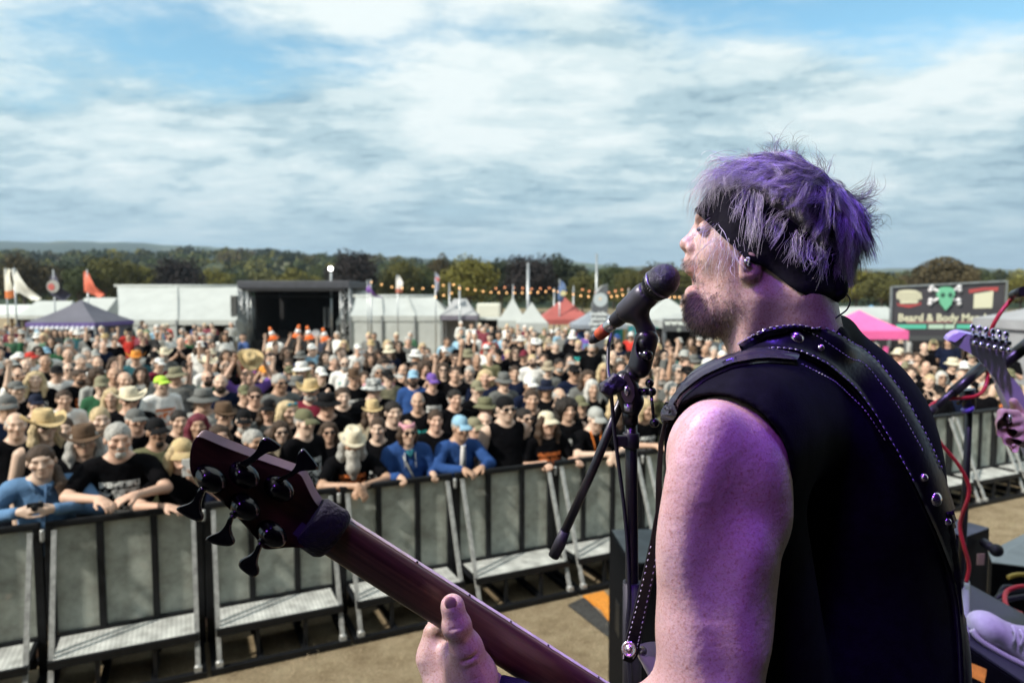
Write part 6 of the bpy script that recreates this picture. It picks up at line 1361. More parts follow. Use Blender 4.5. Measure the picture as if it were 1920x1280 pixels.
def build_body():
    lo = Vector((P(760, 640, .7).x-.02, .50, 2.22)); hi = Vector((P(1700, 640, 1.1).x, 1.15, 3.20))
    # --- head, neck at fine resolution
    s = SDF((H(1250, 500).x, .80, P(1440, 800, .93).z), (H(1625, 500).x+.01, 1.06, H(1440, 285).z+.02), .0019)
    A0 = axes(0)
    s.ell(H(1456, 424), (.091, .080, .076), axes(12)); s.ell(H(1385, 440), (.052, .072, .062), A0, .02); s.ell(H(1352, 486), (.040, .050, .050), A0, .02)
    s.ell(H(1362, 545), (.046, .048, .050), axes(-12), .02)
    for w in (.046, -.046): s.cone(H(1402, 560, w), H(1330, 588, w*.45), .020, .022, .02); s.ell(H(1356, 478, w*.92), (.026, .022, .016), A0, .018); s.ell(H(1398, 520, w*1.05), (.03, .045, .016), A0, .02)
    s.ell(H(1322, 584), (.025, .024, .026), A0, .02); s.ell(H(1334, 606), (.022, .014, .024), A0, .02)
    s.cone(H(1318, 418), H(1294, 457), .0085, .0105, .010); s.ell(H(1290, 459), (.0115, .0095, .011), axes(20), .006)
    for w in (.0125, -.0125): s.ell(H(1300, 467, w), (.0105, .0080, .0065), axes(15), .004)
    s.ell(H(1289, 474, .006), (.0055, .003, .004), axes(25), .002, sub=True)
    for w in (.024, -.024): s.ell(H(1322, 402, w), (.013, .0085, .022), axes(-25), .012); s.ell(H(1308, 428, w*1.35), (.014, .0105, .015), A0, .008, sub=True); s.ell(H(1326, 429, w*1.2), (.0125, .0115, .0125), A0, .002)
    s.ell(H(1303, 494), (.016, .012, .022), axes(35), .010); s.ell(H(1298, 506), (.0085, .0075, .021), axes(30), .005)
    s.ell(H(1296, 527), (.018, .0085, .018), axes(15), .005, sub=True); s.ell(H(1298, 544), (.0078, .0062, .016), axes(-15), .005); s.ell(H(1304, 560), (.014, .010, .022), A0, .012)
    # ear
    s.ell(H(1406, 500, .073), (.0140, .0195, .0060), axes(-12), .006); s.ell(H(1403, 515, .074), (.011, .0090, .0065), axes(-20), .006); s.ell(H(1402, 497, .083), (.0085, .012, .0072), axes(-10), .003, sub=True); s.ell(H(1396, 497, .077), (.004, .008, .004), A0, .003)
    s.cone(H(1468, 520), P(1478, 690, .93), .064, .070, .03); s.cone(H(1430, 560, .03), P(1420, 680, .92), .030, .034, .03)
    # tendon and throat
    s.cone(H(1425, 560, .062), P(1396, 668, .90), .010, .013, .018); s.ell(H(1392, 628), (.020, .022, .020), A0, .015); s.cone(H(1500, 560, .05), P(1520, 680, .90), .03, .04, .03)
    V, Q = s.mesh_arrays(); V = relax(V, Q, .4)
    return V, Q
HV, HQ = build_body()
def to_px(V):
    V = np.asarray(V); y = V[:, 1]; z = V[:, 2]-CAMZ; d = y*cos(PITCH)-z*sin(PITCH); up = y*sin(PITCH)+z*cos(PITCH)
    return 960+FPX*V[:, 0]/d, 640-FPX*up/d, d
def head_cols(V):
    u, v, d = to_px(V); c = np.ones((len(V), 3))
    def g(u0, v0, su, sv, w, col):
        k = (np.exp(-((u-u0)/su)**2-((v-v0)/sv)**2)*w)[:, None]; c[:] = c*(1-k)+np.array(col)*k
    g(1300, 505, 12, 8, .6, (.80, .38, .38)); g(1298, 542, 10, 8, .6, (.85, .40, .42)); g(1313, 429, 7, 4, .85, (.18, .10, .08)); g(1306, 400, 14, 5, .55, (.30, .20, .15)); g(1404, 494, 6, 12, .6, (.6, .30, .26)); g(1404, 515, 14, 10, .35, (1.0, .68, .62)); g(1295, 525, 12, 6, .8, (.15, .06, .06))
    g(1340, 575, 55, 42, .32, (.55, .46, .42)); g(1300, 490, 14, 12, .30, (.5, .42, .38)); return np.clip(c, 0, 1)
headp = mb_part('head', np_mesh('head', HV, HQ, True, head_cols(HV)), BSKIN)
# eye
m = MB(); m.sphere(H(1316, 430, .0365), .0052, 14, 10, (1, 1, .7)); mb_part('eye', m.me('eye'), M('eye_white', (.55, .50, .46), .15), headp); m = MB(); m.sphere(H(1311, 430, .0375), .0034, 10, 8); mb_part('iris', m.me('iris'), M('eye_iris', (.02, .015, .012), .1), headp)
HBVH = BVHTree.FromPolygons([Vector(v) for v in HV], [tuple(q) for q in HQ])
def cast(bvh, u, v, far=3.0):
    o = Vector((0, 0, CAMZ)); dr = (P(u, v, 1.0)-o).normalized(); h = bvh.ray_cast(o, dr, far); return h[0], h[1]
# --- left arm with fretting hand
def build_arm():
    s = SDF((P(770, 1200, .84).x, .60, P(1300, 1480, .70).z), (P(1500, 900, .78).x+.02, .93, P(1350, 700, .74).z), .0031)
    sh = P(1378, 838, .755); el = P(1325, 1345, .715); wr = P(912, 1316, .835)
    s.ell(P(1360, 858, .745), (RP(106, .745), RP(116, .745), .060), axes(-8)); s.cone(P(1364, 860, .75), P(1347, 1010, .735), RP(95, .75), RP(96, .735), .02)
    s.cone(P(1347, 1010, .735), P(1335, 1200, .725), RP(96, .735), RP(93, .725), .02); s.cone(P(1335, 1200, .725), el, RP(93, .725), RP(84, .715), .02)
    s.ell(P(1318, 1110, .72), (.043, .10, .042), axes(-3), .025); s.ell(P(1375, 1080, .745), (.043, .11, .040), axes(2), .025); s.ell(P(1412, 905, .735), (.034, .07, .036), axes(-20), .02); s.ell(P(1330, 905, .700), (.03, .075, .022), axes(8), .025)
    s.ell(P(1296, 930, .705), (.024, .08, .022), axes(10), .03)
    # small dips between the muscles
    s.ell(P(1384, 985, .660), (.016, .06, .012), axes(14), .03, sub=True); s.ell(P(1352, 1180, .655), (.010, .07, .010), axes(-6), .03, sub=True)
    s.cone(el, P(1120, 1400, .76), RP(86, .715), RP(80, .76), .04); s.cone(P(1120, 1400, .76), wr, RP(80, .76), RP(46, .835), .03)
    V, Q = s.mesh_arrays(); V = relax(V, Q, .4); return V, Q
AV, AQ = build_arm(); mb_part('left_arm', np_mesh('left_arm', AV, AQ, True, np.ones((len(AV), 3))), BSKIN)
def build_hand():
    s = SDF((P(775, 1200, .86).x, .70, P(850, 1340, .84).z), (P(965, 1200, .84).x, .98, P(850, 1050, .84).z), .0016); D = .80
    f = lambda u, v, d=D: P(u, v, d); r = lambda px, d=D: RP(px, d)
    wr = f(914, 1318, .835)
    s.cone(wr, f(884, 1268, .815), r(50), r(44), .02)
    s.ell(f(878, 1258, .80), (r(40), r(48), .022), axes(-25), .02)                                          # ball of the thumb
    s.chain([f(892, 1272, .795), f(874, 1214, .785), f(856, 1172, .775), f(849, 1138, .772)], [r(40), r(27), r(21), r(19)], .012); s.ell(f(856, 1172, .774), (r(23.5), r(16), r(20)), axes(-15), .008); s.ell(f(848, 1135, .776), (r(19), r(20), r(15)), axes(-10), .008)
    # folds behind the knuckle
    for i, (uu, vv) in enumerate(((856, 1162), (857, 1170), (858, 1178))): s.cone(f(uu-14, vv+2, .7585), f(uu+14, vv-4, .7585), r(1.8), r(1.8), .003, sub=True)
    for (ua, va, ub, vb) in ((868, 1240, 905, 1222), (872, 1258, 912, 1240), (884, 1276, 918, 1262)): s.cone(f(ua, va, .767), f(ub, vb, .770), r(2.6), r(2.0), .004, sub=True)
    # palm edge and first finger root on the far side of the neck
    s.chain([f(812, 1186, .845), f(812, 1232, .840), f(840, 1290, .83), wr], [r(19), r(26), r(38), r(44)], .02)
    s.cone(f(845, 1225, .825), f(880, 1262, .82), r(20), r(30), .015)
    tips = [((812, 1186, .845), (822, 1150, .885), (858, 1118, .900), (884, 1131, .872)), ((824, 1198, .850), (842, 1168, .900), (882, 1134, .915), (902, 1146, .885)), ((838, 1214, .855), (866, 1186, .910), (904, 1152, .925), (920, 1160, .895)), ((856, 1232, .860), (892, 1208, .915), (926, 1172, .928), (938, 1176, .90))]
    for c in tips: s.chain([f(*q) for q in c], [r(17), r(15), r(13.5), r(11.5)], .004)
    V, Q = s.mesh_arrays(); V = relax(V, Q, .35); return V, Q
GV, GQ = build_hand(); u_, v_, _ = to_px(GV); tint = np.ones((len(GV), 3)); k = (np.exp(-((u_-843)/11)**4-((v_-1127)/12)**4)*.5)[:, None]; tint = tint*(1-k)+np.array((1.0, .78, .74))*k
mb_part('left_hand', np_mesh('left_hand', GV, GQ, True, tint), BSKIN)
m = MB(); _n = np.array(P(845, 1130, .7625)); q_ = axes(-12); Mx = Matrix.Translation(Vector(_n)) @ Matrix(q_.tolist()).to_4x4() @ Matrix.Diagonal((1, 1.12, .30, 1)); m.lathe([(max(.0070*sin(pi*i/10), 1e-7), -.0070*cos(pi*i/10)) for i in range(11)], 16, Mx); mb_part('thumb_nail', m.me('thumb_nail'), M('nail', (.34, .20, .17), .25))
# wrist band
m = MB(); a = P(928, 1330, .826); ax = (P(1010, 1362, .80)-a).normalized(); Mx = Matrix.Translation(a) @ ax.to_track_quat('Z', 'Y').to_matrix().to_4x4(); m.lathe([(.036, -.004), (.040, 0), (.042, .02), (.041, .05), (.037, .055)], 28, Mx); mb_part('wristband', m.me('wristband'), M('towelling', (.01, .01, .02), .95, bump=(300, 1, .003)))
# --- torso in black cloth
def build_cloth():
    s = SDF((P(1215, 1300, .70).x, .60, P(1500, 1330, .75).z-.1), (P(1830, 1280, 1.0).x+.06, 1.36, P(1500, 560, .93).z), .0036)
    s.ell(P(1556, 990, .98), (.142, .30, .130), axes(-3)); s.ell(P(1588, 1260, .97), (.144, .24, .13), A_(0), .04)
    s.cone(P(1392, 806, .775), P(1655, 815, 1.10), RP(104, .775), RP(86, 1.10), .05); s.cone(P(1500, 690, .93), P(1392, 790, .785), .052, .058, .05); s.cone(P(1500, 690, .93), P(1628, 806, 1.07), .056, .058, .04)
    s.ell(P(1560, 800, 1.0), (.112, .10, .10), A_(-8), .04); s.ell(P(1598, 880, .95), (.102, .16, .11), A_(-6), .04)
    s.ell(P(1360, 836, .748), (RP(117, .748), RP(112, .748), .070), A_(-8), .015)                       # cap of cloth over the shoulder
    s.cone(P(1375, 870, .80), P(1420, 1300, .86), .07, .09, .05)
    # collar of the vest
    s.cone(P(1420, 668, .90), P(1560, 622, .985), .018, .020, .02); s.cone(P(1450, 660, .86), P(1548, 640, .88), .022, .022, .02); s.cone(P(1548, 640, .88), P(1572, 622, .98), .022, .02, .02)
    # cut the arm hole and the neck hole
    s.ell(P(1349, 876, .735), (RP(118, .735), RP(136, .735), .088), A_(-6), .008, sub=True); s.cone(P(1349, 884, .70), P(1330, 1330, .675), RP(114, .73), RP(116, .72), .008, sub=True)
    s.cone(P(1455, 520, .93), P(1462, 672, .93), .070, .066, .004, sub=True)
    V, Q = s.mesh_arrays(); u, v, d = to_px(V)
    # soft folds running down from the shoulder blade
    n = vnoise(np.c_[u*.02, v*.006, d*8], 1.0, 3)*.004+vnoise(V, 26, 4)*.0012
    V = V+np.c_[-.3*n, -n, .2*n]
    for _ in range(4): V = relax(V, Q, .5)
    return V, Q
A_ = axes
CV, CQ = build_cloth(); CBVH = BVHTree.FromPolygons([Vector(v) for v in CV], [tuple(q) for q in CQ])
vestp = mb_part('vest', np_mesh('vest', CV, CQ), M('black_cotton', (.004, .004, .006), .85, vary=(60, .5), bump=(420, .35, .0012), spec=.08, sheen=.0))
# rolled hem round the arm hole: follow where the cloth meets the picture edge of the hole
def on_cloth(u, v, lift=.004):
    p, n = cast(CBVH, u, v)
    if p is None: return None
    if n.dot(Vector((0, 0, CAMZ))-p) < 0: n = -n
    return p+n*lift, n
def ribbon(name, pts, mat, half, lift=.005, thick=.003, nsub=14, across=6, crown=.0):
    """strap laid on the vest along picture points; half = half width in px (number or list)"""
    us = np.array([p[0] for p in pts], float); vs = np.array([p[1] for p in pts], float); t = np.r_[0, np.cumsum(np.hypot(np.diff(us), np.diff(vs)))]; n = max(8, int(t[-1]/nsub)); q = np.linspace(0, t[-1], n)
    cu = np.interp(q, t, us); cv = np.interp(q, t, vs); hw = np.interp(q, t, half if not np.isscalar(half) else [half]*len(us))
    for _ in range(3): cu[1:-1] = (cu[:-2]+2*cu[1:-1]+cu[2:])/4; cv[1:-1] = (cv[:-2]+2*cv[1:-1]+cv[2:])/4
    du = np.gradient(cu); dv = np.gradient(cv); l = np.hypot(du, dv); nu, nv = -dv/l, du/l; rows = []
    for i in range(n):
        row = []; last = None
        for j in range(across+1):
            k = (j/across*2-1)*hw[i]; r = on_cloth(cu[i]+nu[i]*k, cv[i]+nv[i]*k, lift+crown*(1-(j/across*2-1)**2))
            row.append(r)
        good = [r for r in row if r is not None]
        if not good: continue
        dm = np.median([to_px(np.array([r[0]]))[2][0] for r in good])
        row = [(r if r is not None and abs(to_px(np.array([r[0]]))[2][0]-dm) < .05 else (P(cu[i]+nu[i]*((j/across*2-1)*hw[i]), cv[i]+nv[i]*((j/across*2-1)*hw[i]), dm-.002), good[0][1])) for j, r in enumerate(row)]
        rows.append(row)
    V = []; F = []; m_ = across+1
    for row in rows:
        for p, nn in row: V.append(p)
    k = len(V)
    for row in rows:
        for p, nn in row: V.append(p-nn*thick)
    R = len(rows)
    for i in range(R-1):
        for j in range(across):
            a = i*m_+j; F.append((a, a+1, a+1+m_, a+m_)); F.append((k+a, k+a+m_, k+a+1+m_, k+a+1))
        for j in (0, across): a = i*m_+j; F.append((a, a+m_, a+m_+k, a+k))
    me = mesh(name, V, F, True); return rows, me
LEATH = M('black_leather', (.007, .0065, .009), .36, vary=(40, .4), bump=(200, .3, .0012), spec=.32)
STRAP_PTS = [(1392, 662), (1440, 640), (1500, 637), (1560, 662), (1615, 705), (1660, 762), (1700, 832), (1735, 905), (1765, 985), (1785, 1060), (1794, 1130), (1799, 1200), (1802, 1290)]
SH = [18, 24, 30, 32, 32, 31, 29, 27, 22, 15, 10, 8, 7]
rows, me = ribbon('guitar_strap', STRAP_PTS, LEATH, SH, .008, .006, 10, 8, .003)
strap = mb_part('strap', me, LEATH)
STITCH = M('white_thread', (.50, .49, .50), .6)
def stitches(rows, col, step=1.0, ln=.0042, r=.0007):
    m = MB(); pts = [row[col][0]+row[col][1]*.0012 for row in rows]
    t = [0]
    for a, b in zip(pts, pts[1:]): t.append(t[-1]+(b-a).length)
    s = 0
    while s < t[-1]-ln:
        def at(x):
            i = min(len(t)-2, max(0, int(np.searchsorted(t, x))-1)); f = (x-t[i])/max(1e-9, t[i+1]-t[i]); return pts[i].lerp(pts[i+1], f)
        m.tube([at(s), at(s+ln)], r*1.0, 5); s += ln*1.9
    return m
rws = rows[:int(len(rows)*.55)]; m = stitches(rws, 0); o = mb_part('stitching', m.me('stitching'), STITCH, strap); m = stitches(rws, 8); mb_part('stitching', m.me('stitching'), STITCH, strap)
m = stitches(rows[:len(rows)//2], 3, ln=.003, r=.0005); mb_part('stitching', m.me('stitching'), STITCH, strap)
STUD = M('nickel_stud', (.62, .56, .53), .22, .95, vary=(40, .3))
for (u, v, r_) in ((1438, 637, 7), (1487, 641, 13), (1527, 656, 7), (1718, 893, 8), (1741, 933, 13), (1759, 973, 8)):
    q = on_cloth(u, v, .009)
    if q is None: continue
    p, n = q; R = RP(r_, .9); Mx = Matrix.Translation(p) @ n.to_track_quat('Z', 'Y').to_matrix().to_4x4()
    m = MB(); m.lathe([(R, -.003), (R*1.02, .001), (R*.85, .0035), (R*.5, .0055), (1e-6, .0065)], 20, Mx); mb_part('stud', m.me('stud'), STUD, strap)
# shiny piping over the shoulder, hem and collar edge
rows2, me = ribbon('piping', [(1248, 792), (1275, 742), (1320, 704), (1372, 680), (1430, 670), (1490, 678)], LEATH, [4, 7, 9, 10, 10, 5], .007, .006, 8, 4, .004); mb_part('shoulder_piping', me, M('glossy_leather', (.03, .03, .035), .22, bump=(300, .4, .001), spec=.8), vestp)
rows3, me = ribbon('collar', [(1402, 672), (1430, 646), (1470, 622), (1520, 604), (1556, 598)], LEATH, [3, 4, 5, 5, 4], .003, .004, 8, 3); 
if len(rows3) > 3: mb_part('collar_edge', me, LEATH, vestp); m = stitches(rows3, 1, ln=.0026, r=.0008); mb_part('stitching', m.me('stitching'), STITCH, strap)
# seam line lower on the back
rows4, me = ribbon('seam', [(1500, 686), (1560, 715), (1620, 770), (1660, 830)], LEATH, 2, .002, .003, 8, 2); m = stitches(rows4, 1, ln=.003, r=.0006); mb_part('stitching', m.me('stitching'), STITCH, strap)
# --- bandana: a band cast on to the head round a tilted ring
def build_band():
    c0 = H(1447, 440); a = Vector(H(1572, 524))-Vector(H(1318, 352)); a.normalize(); lat = Vector((0, 1, .60)); lat = (lat-a*lat.dot(a)).normalized(); nrm = a.cross(lat); nrm = -nrm if nrm.z < 0 else nrm
    n = 72; m_ = 9; V = []; F = []
    for i in range(n):
        t = 2*pi*i/n; dr = a*cos(t)+lat*sin(t)
        for j in range(m_):
            h = (j/(m_-1)-.5); wdt = .058+.012*sin(t/2)**2
            o = c0+nrm*(h*wdt+.012)+dr*.25; hit = HBVH.ray_cast(o, -dr, .3); p = hit[0] if hit[0] is not None else c0+nrm*h*wdt+dr*.09
            rr = max((p-(c0+nrm*(h*wdt+.012))).dot(dr), .060); rr = min(rr, .112)
            V.append([*(c0+nrm*(h*wdt+.012)+dr*(rr+.0062+.0010*sin(t*9+j)+.007*max(0, cos(t)-.1)+.003*max(0, -sin(t))))])
    V = np.array(V)
    for i in range(n):
        for j in range(m_-1): F.append((i*m_+j, ((i+1) % n)*m_+j, ((i+1) % n)*m_+j+1, i*m_+j+1))
    V2 = relax(V.copy(), np.array(F), .5)
    me = mesh('bandana', V2, F, True); return me
bo = mb_part('bandana', build_band(), M('black_bandana', (.008, .008, .011), .85, vary=(30, .4), bump=(160, .5, .002), spec=.15)); md = bo.modifiers.new('thickness', 'SOLIDIFY'); md.thickness = .003; md.offset = -1
m = MB(); m.sphere(H(1566, 540, .045), .016, 14, 10, (1, .8, 1.1)); m.tube([H(1566, 545, .045), H(1570, 552, .05), H(1560, 556, .055)], [.010, .009, .003], 8); mb_part('bandana_knot', m.me('bandana_knot'), M('black_bandana'), bo)
# --- in-ear monitor and wire
m = MB(); m.sphere(H(1400, 490, .081), .0040, 12, 8); m.sphere(H(1404, 496, .081), .0030, 12, 8); mb_part('earpiece', m.me('earpiece'), M('ear_silver', (.6, .6, .62), .2, .9))
def smooth_path(pts, n=40):
    pts = [Vector(p) for p in pts]; P_ = [pts[0]]+pts+[pts[-1]]; out = []
    for i in range(1, len(P_)-2):
        for k in range(max(2, n//(len(pts)-1))):
            t = k/max(2, n//(len(pts)-1)); a, b, c, d = P_[i-1:i+3]; out.append(.5*((2*b)+(c-a)*t+(2*a-5*b+4*c-d)*t*t+(3*b-a-3*c+d)*t**3))
    out.append(pts[-1]); return out
m = MB(); m.tube(smooth_path([H(1400, 484, .083), H(1405, 484, .087), H(1404, 494, .084)], 12), .0010, 6)
m.tube(smooth_path([H(1482, 532, .075), H(1494, 544, .080), H(1512, 551, .078), H(1540, 548, .065), H(1562, 545, .055)], 24), .0013, 6); mb_part('ear_wire', m.me('ear_wire'), M('grey_wire', (.45, .45, .46), .3))
m = MB(); m.tube(smooth_path([H(1562, 545, .055), H(1582, 548, .05), H(1594, 562, .05), H(1588, 580, .05), H(1570, 594, .055), H(1548, 612, .06)], 30), .0010, 6); mb_part('ear_wire', m.me('ear_wire'), M('black_wire', (.01, .01, .012), .4))
# --- hair
def strands_mesh(name, paths, radii, cols, sides=3):
    """paths (n, k, 3), radii (n, k) -> one mesh of thin tapered tubes"""
    n, k, _ = paths.shape; T = np.gradient(paths, axis=1); T /= np.linalg.norm(T, axis=2)[..., None]+1e-12
    ref = np.zeros_like(T); ref[..., 2] = 1; ref[np.abs(T[..., 2]) > .9] = (1, 0, 0); X = np.cross(T, ref); X /= np.linalg.norm(X, axis=2)[..., None]+1e-12; Y = np.cross(T, X)
    a = np.arange(sides)*2*pi/sides; V = paths[:, :, None, :]+(X[:, :, None, :]*np.cos(a)[:, None]+Y[:, :, None, :]*np.sin(a)[:, None])*radii[:, :, None, None]
    idx = np.arange(n*k*sides).reshape(n, k, sides); nx = np.roll(idx, -1, 2); Q = np.stack((idx[:, :-1], nx[:, :-1], nx[:, 1:], idx[:, 1:]), -1).reshape(-1, 4)
    return np_mesh(name, V.reshape(-1, 3), Q, True, np.repeat(cols, k*sides, 0))
def build_hair():
    rng = np.random.default_rng(21); K = 9; paths = []; cols = []; rad = []
    cen = np.array(H(1456, 424)); R = axes(12); rr = np.array((.091, .080, .076))
    whorl = np.array(H(1555, 345, .02)); inv = lambda p: ((p-cen) @ R)
    def lock(root, nrm, direc, length, lift, n=22, spread=.0045, curl=.006, bend=(0, 0, -1), tip=.18, dark=1.0, grav=.25):
        root = np.array(root, float); nrm = np.array(nrm, float); direc = np.array(direc, float); direc /= np.linalg.norm(direc); bend = np.array(bend, float)
        ph = rng.uniform(0, 6.28, 3); fr = rng.uniform(2, 5); side = np.cross(nrm, direc); t = np.linspace(0, 1, K); lb = rng.uniform(.38, 1.25)*dark
        base = root+np.outer(t*length, direc)+np.outer(lift*np.sin(np.minimum(t*2.0, 1.6)*1.0)*1.0, nrm)+np.outer(t**2*length*grav, bend)+np.outer(curl*t*np.sin(t*fr+ph[0]), side)
        for i in range(n):
            o = rng.normal(size=3)*spread; o = o-nrm*(o @ nrm)*.6; w = (1-t)[:, None]*o+(t[:, None]*o*tip); j = rng.normal(size=3)*.0022
            L = rng.uniform(.78, 1.12); p = root+(base-root)*(t*0+1)[:, None]*L+w+np.outer(t**2, j)+np.outer(np.sin(t*rng.uniform(3, 8)+ph[1]), rng.normal(size=3))*.0007
            paths.append(p); rad.append(np.interp(t, [0, .6, 1], [.00026, .00023, .00007])*rng.uniform(.75, 1.25)); b = rng.uniform(.75, 1.15)*lb; cols.append(np.array((.58, .545, .53))*b if rng.random() < .8 else np.array((.16, .13, .12))*b)
    # overall coat
    cnt = 0
    while cnt < 560:
        d = rng.normal(size=3); d /= np.linalg.norm(d); p = cen+R @ (d*rr); u, v, dd = [x[0] for x in to_px(p[None])]; n = R @ (d/rr); n /= np.linalg.norm(n)
        # line of the bandana: hair grows above it, and also over its back end
        line = 382+(u-1318)*(535-382)/244.0
        if v > line-(96 if 1385 < u < 1520 else 60) and u < 1560: continue
        if v > 520: continue
        if n @ np.array(Ff) > .55: continue
        f = p-whorl; f = f-n*(f @ n); l = np.linalg.norm(f)
        if l < 1e-4: continue
        f /= l; f = f+rng.normal(size=3)*.30
        if u > 1560: f = f+np.array((.1, 0, -1.1))
        f = f-n*(f @ n); ln = rng.uniform(.035, .072) if u > 1380 else rng.uniform(.03, .055)
        fn = f/np.linalg.norm(f)
        for _ in range(6):
            e = p+fn*ln+np.array((0, 0, -.2*ln)); eu, ev, _d = [x[0] for x in to_px(e[None])]
            if eu < 1545 and ev > 382+(eu-1318)*(535-382)/244.0-(76 if 1375 < eu < 1500 else 44): ln *= .74
        lock(p+n*.001, n, f, ln, rng.uniform(.006, .017), 24, .0050, .009, bend=(0, 0, -1), grav=.22 if u < 1560 else .1); cnt += 1
    X3 = np.array(Xx); U3 = np.array(Uu); F3 = np.array(Ff)
    def manual(u0, v0, w0, u1, v1, w1, n=30, bow=(0, 0), spread=.004, tip=.35, dark=1.0, curl=.002):
        a = np.array(H(u0, v0, w0)); b = np.array(H(u1, v1, w1)); t = np.linspace(0, 1, K)[:, None]; off = X3*bow[0]*HS+U3*bow[1]*HS
        for i in range(n):
            o = rng.normal(size=3)*spread; e = b+rng.normal(size=3)*spread*1.2*(1 if tip > .5 else .7); L = rng.uniform(.72, 1.08); k = rng.normal(size=3)*.002
            p = a+o+(e-a-o*(1-tip))*t*L+off*(4*t*(1-t))*rng.uniform(.6, 1.4)+k*np.sin(t*rng.uniform(3, 7)+rng.uniform(0, 6))
            paths.append(p); rad.append(np.interp(t[:, 0], [0, .6, 1], [.00026, .00023, .00007])*rng.uniform(.7, 1.2)); cols.append(np.array((.58, .55, .55))*rng.uniform(.6, 1.15)*dark)
    # side locks falling over the band
    for a in ((1412, 362, .072, 1404, 452, .086), (1424, 368, .074, 1415, 460, .088), (1400, 362, .070, 1378, 412, .082), (1462, 400, .079, 1436, 444, .09), (1470, 412, .080, 1444, 456, .092), (1490, 440, .081, 1478, 486, .094), (1502, 446, .081, 1496, 490, .094), (1516, 456, .080, 1512, 498, .092), (1534, 462, .078, 1524, 506, .088), (1552, 470, .07, 1540, 524, .08), (1575, 470, .05, 1572, 528, .058), (1590, 462, .03, 1590, 530, .03), (1418, 364, .073, 1410, 456, .088)):
        manual(*a, n=34, bow=(rng.uniform(-6, 8), rng.uniform(-2, 6)), spread=.0036, tip=.7)
    # temple wisps below the band
    for a in ((1338, 424, .060, 1336, 482, .068), (1350, 440, .066, 1322, 500, .064), (1362, 452, .070, 1352, 512, .072), (1372, 462, .073, 1368, 516, .075), (1345, 434, .064, 1328, 492, .066), (1380, 470, .075, 1390, 505, .082), (1330, 415, .055, 1312, 458, .055)):
        manual(*a, n=11, bow=(rng.uniform(-20, 2), rng.uniform(-6, 6)), spread=.0060, tip=2.2)
    # fringe over the brow
    for a in ((1368, 322, .05, 1300, 376, .05), (1360, 330, .04, 1305, 352, .03), (1356, 340, .05, 1296, 400, .045), (1372, 312, .04, 1318, 338, .02), (1350, 342, .05, 1302, 420, .045), (1384, 306, .05, 1328, 330, .04), (1372, 330, .06, 1326, 384, .066), (1390, 330, .066, 1344, 376, .074), (1404, 326, .07, 1362, 368, .08), (1350, 330, .02, 1312, 366, .0)):
        manual(*a, n=26, bow=(-10, 14), spread=.0045, tip=1.2, dark=.8)
    # flyaways on the crown and the tuft at the back
    for i in range(13):
        u = rng.uniform(1400, 1560); v = np.interp(u, [1380, 1450, 1520, 1560], [300, 286, 296, 318]); manual(u, v+8, rng.uniform(-.03, .05), u+rng.uniform(-36, 20), v-rng.uniform(8, 34), rng.uniform(-.03, .05), n=9, bow=(rng.uniform(-18, 18), rng.uniform(0, 12)), spread=.0025, tip=1.3, dark=.40)
    for i in range(20):
        v = rng.uniform(362, 440); manual(1588+rng.uniform(-6, 8), v, rng.uniform(-.03, .04), rng.uniform(1624, 1660), v+rng.uniform(-56, 16), rng.uniform(-.03, .04), n=11, bow=(rng.uniform(-6, 24), rng.uniform(-16, 16)), spread=.0026, tip=1.5, dark=.36)
    for i in range(10): manual(1588, rng.uniform(400, 440), .0, rng.uniform(1618, 1640), rng.uniform(440, 476), rng.uniform(-.02, .03), n=5, bow=(12, 6), spread=.004, tip=1.6, dark=.45)
    return strands_mesh('hair', np.array(paths), np.array(rad), np.array(cols))
HAIRM = M('silver_blond_hair', attr='tint', rough=.36, spec=.55)
mb_part('hair', build_hair(), HAIRM)
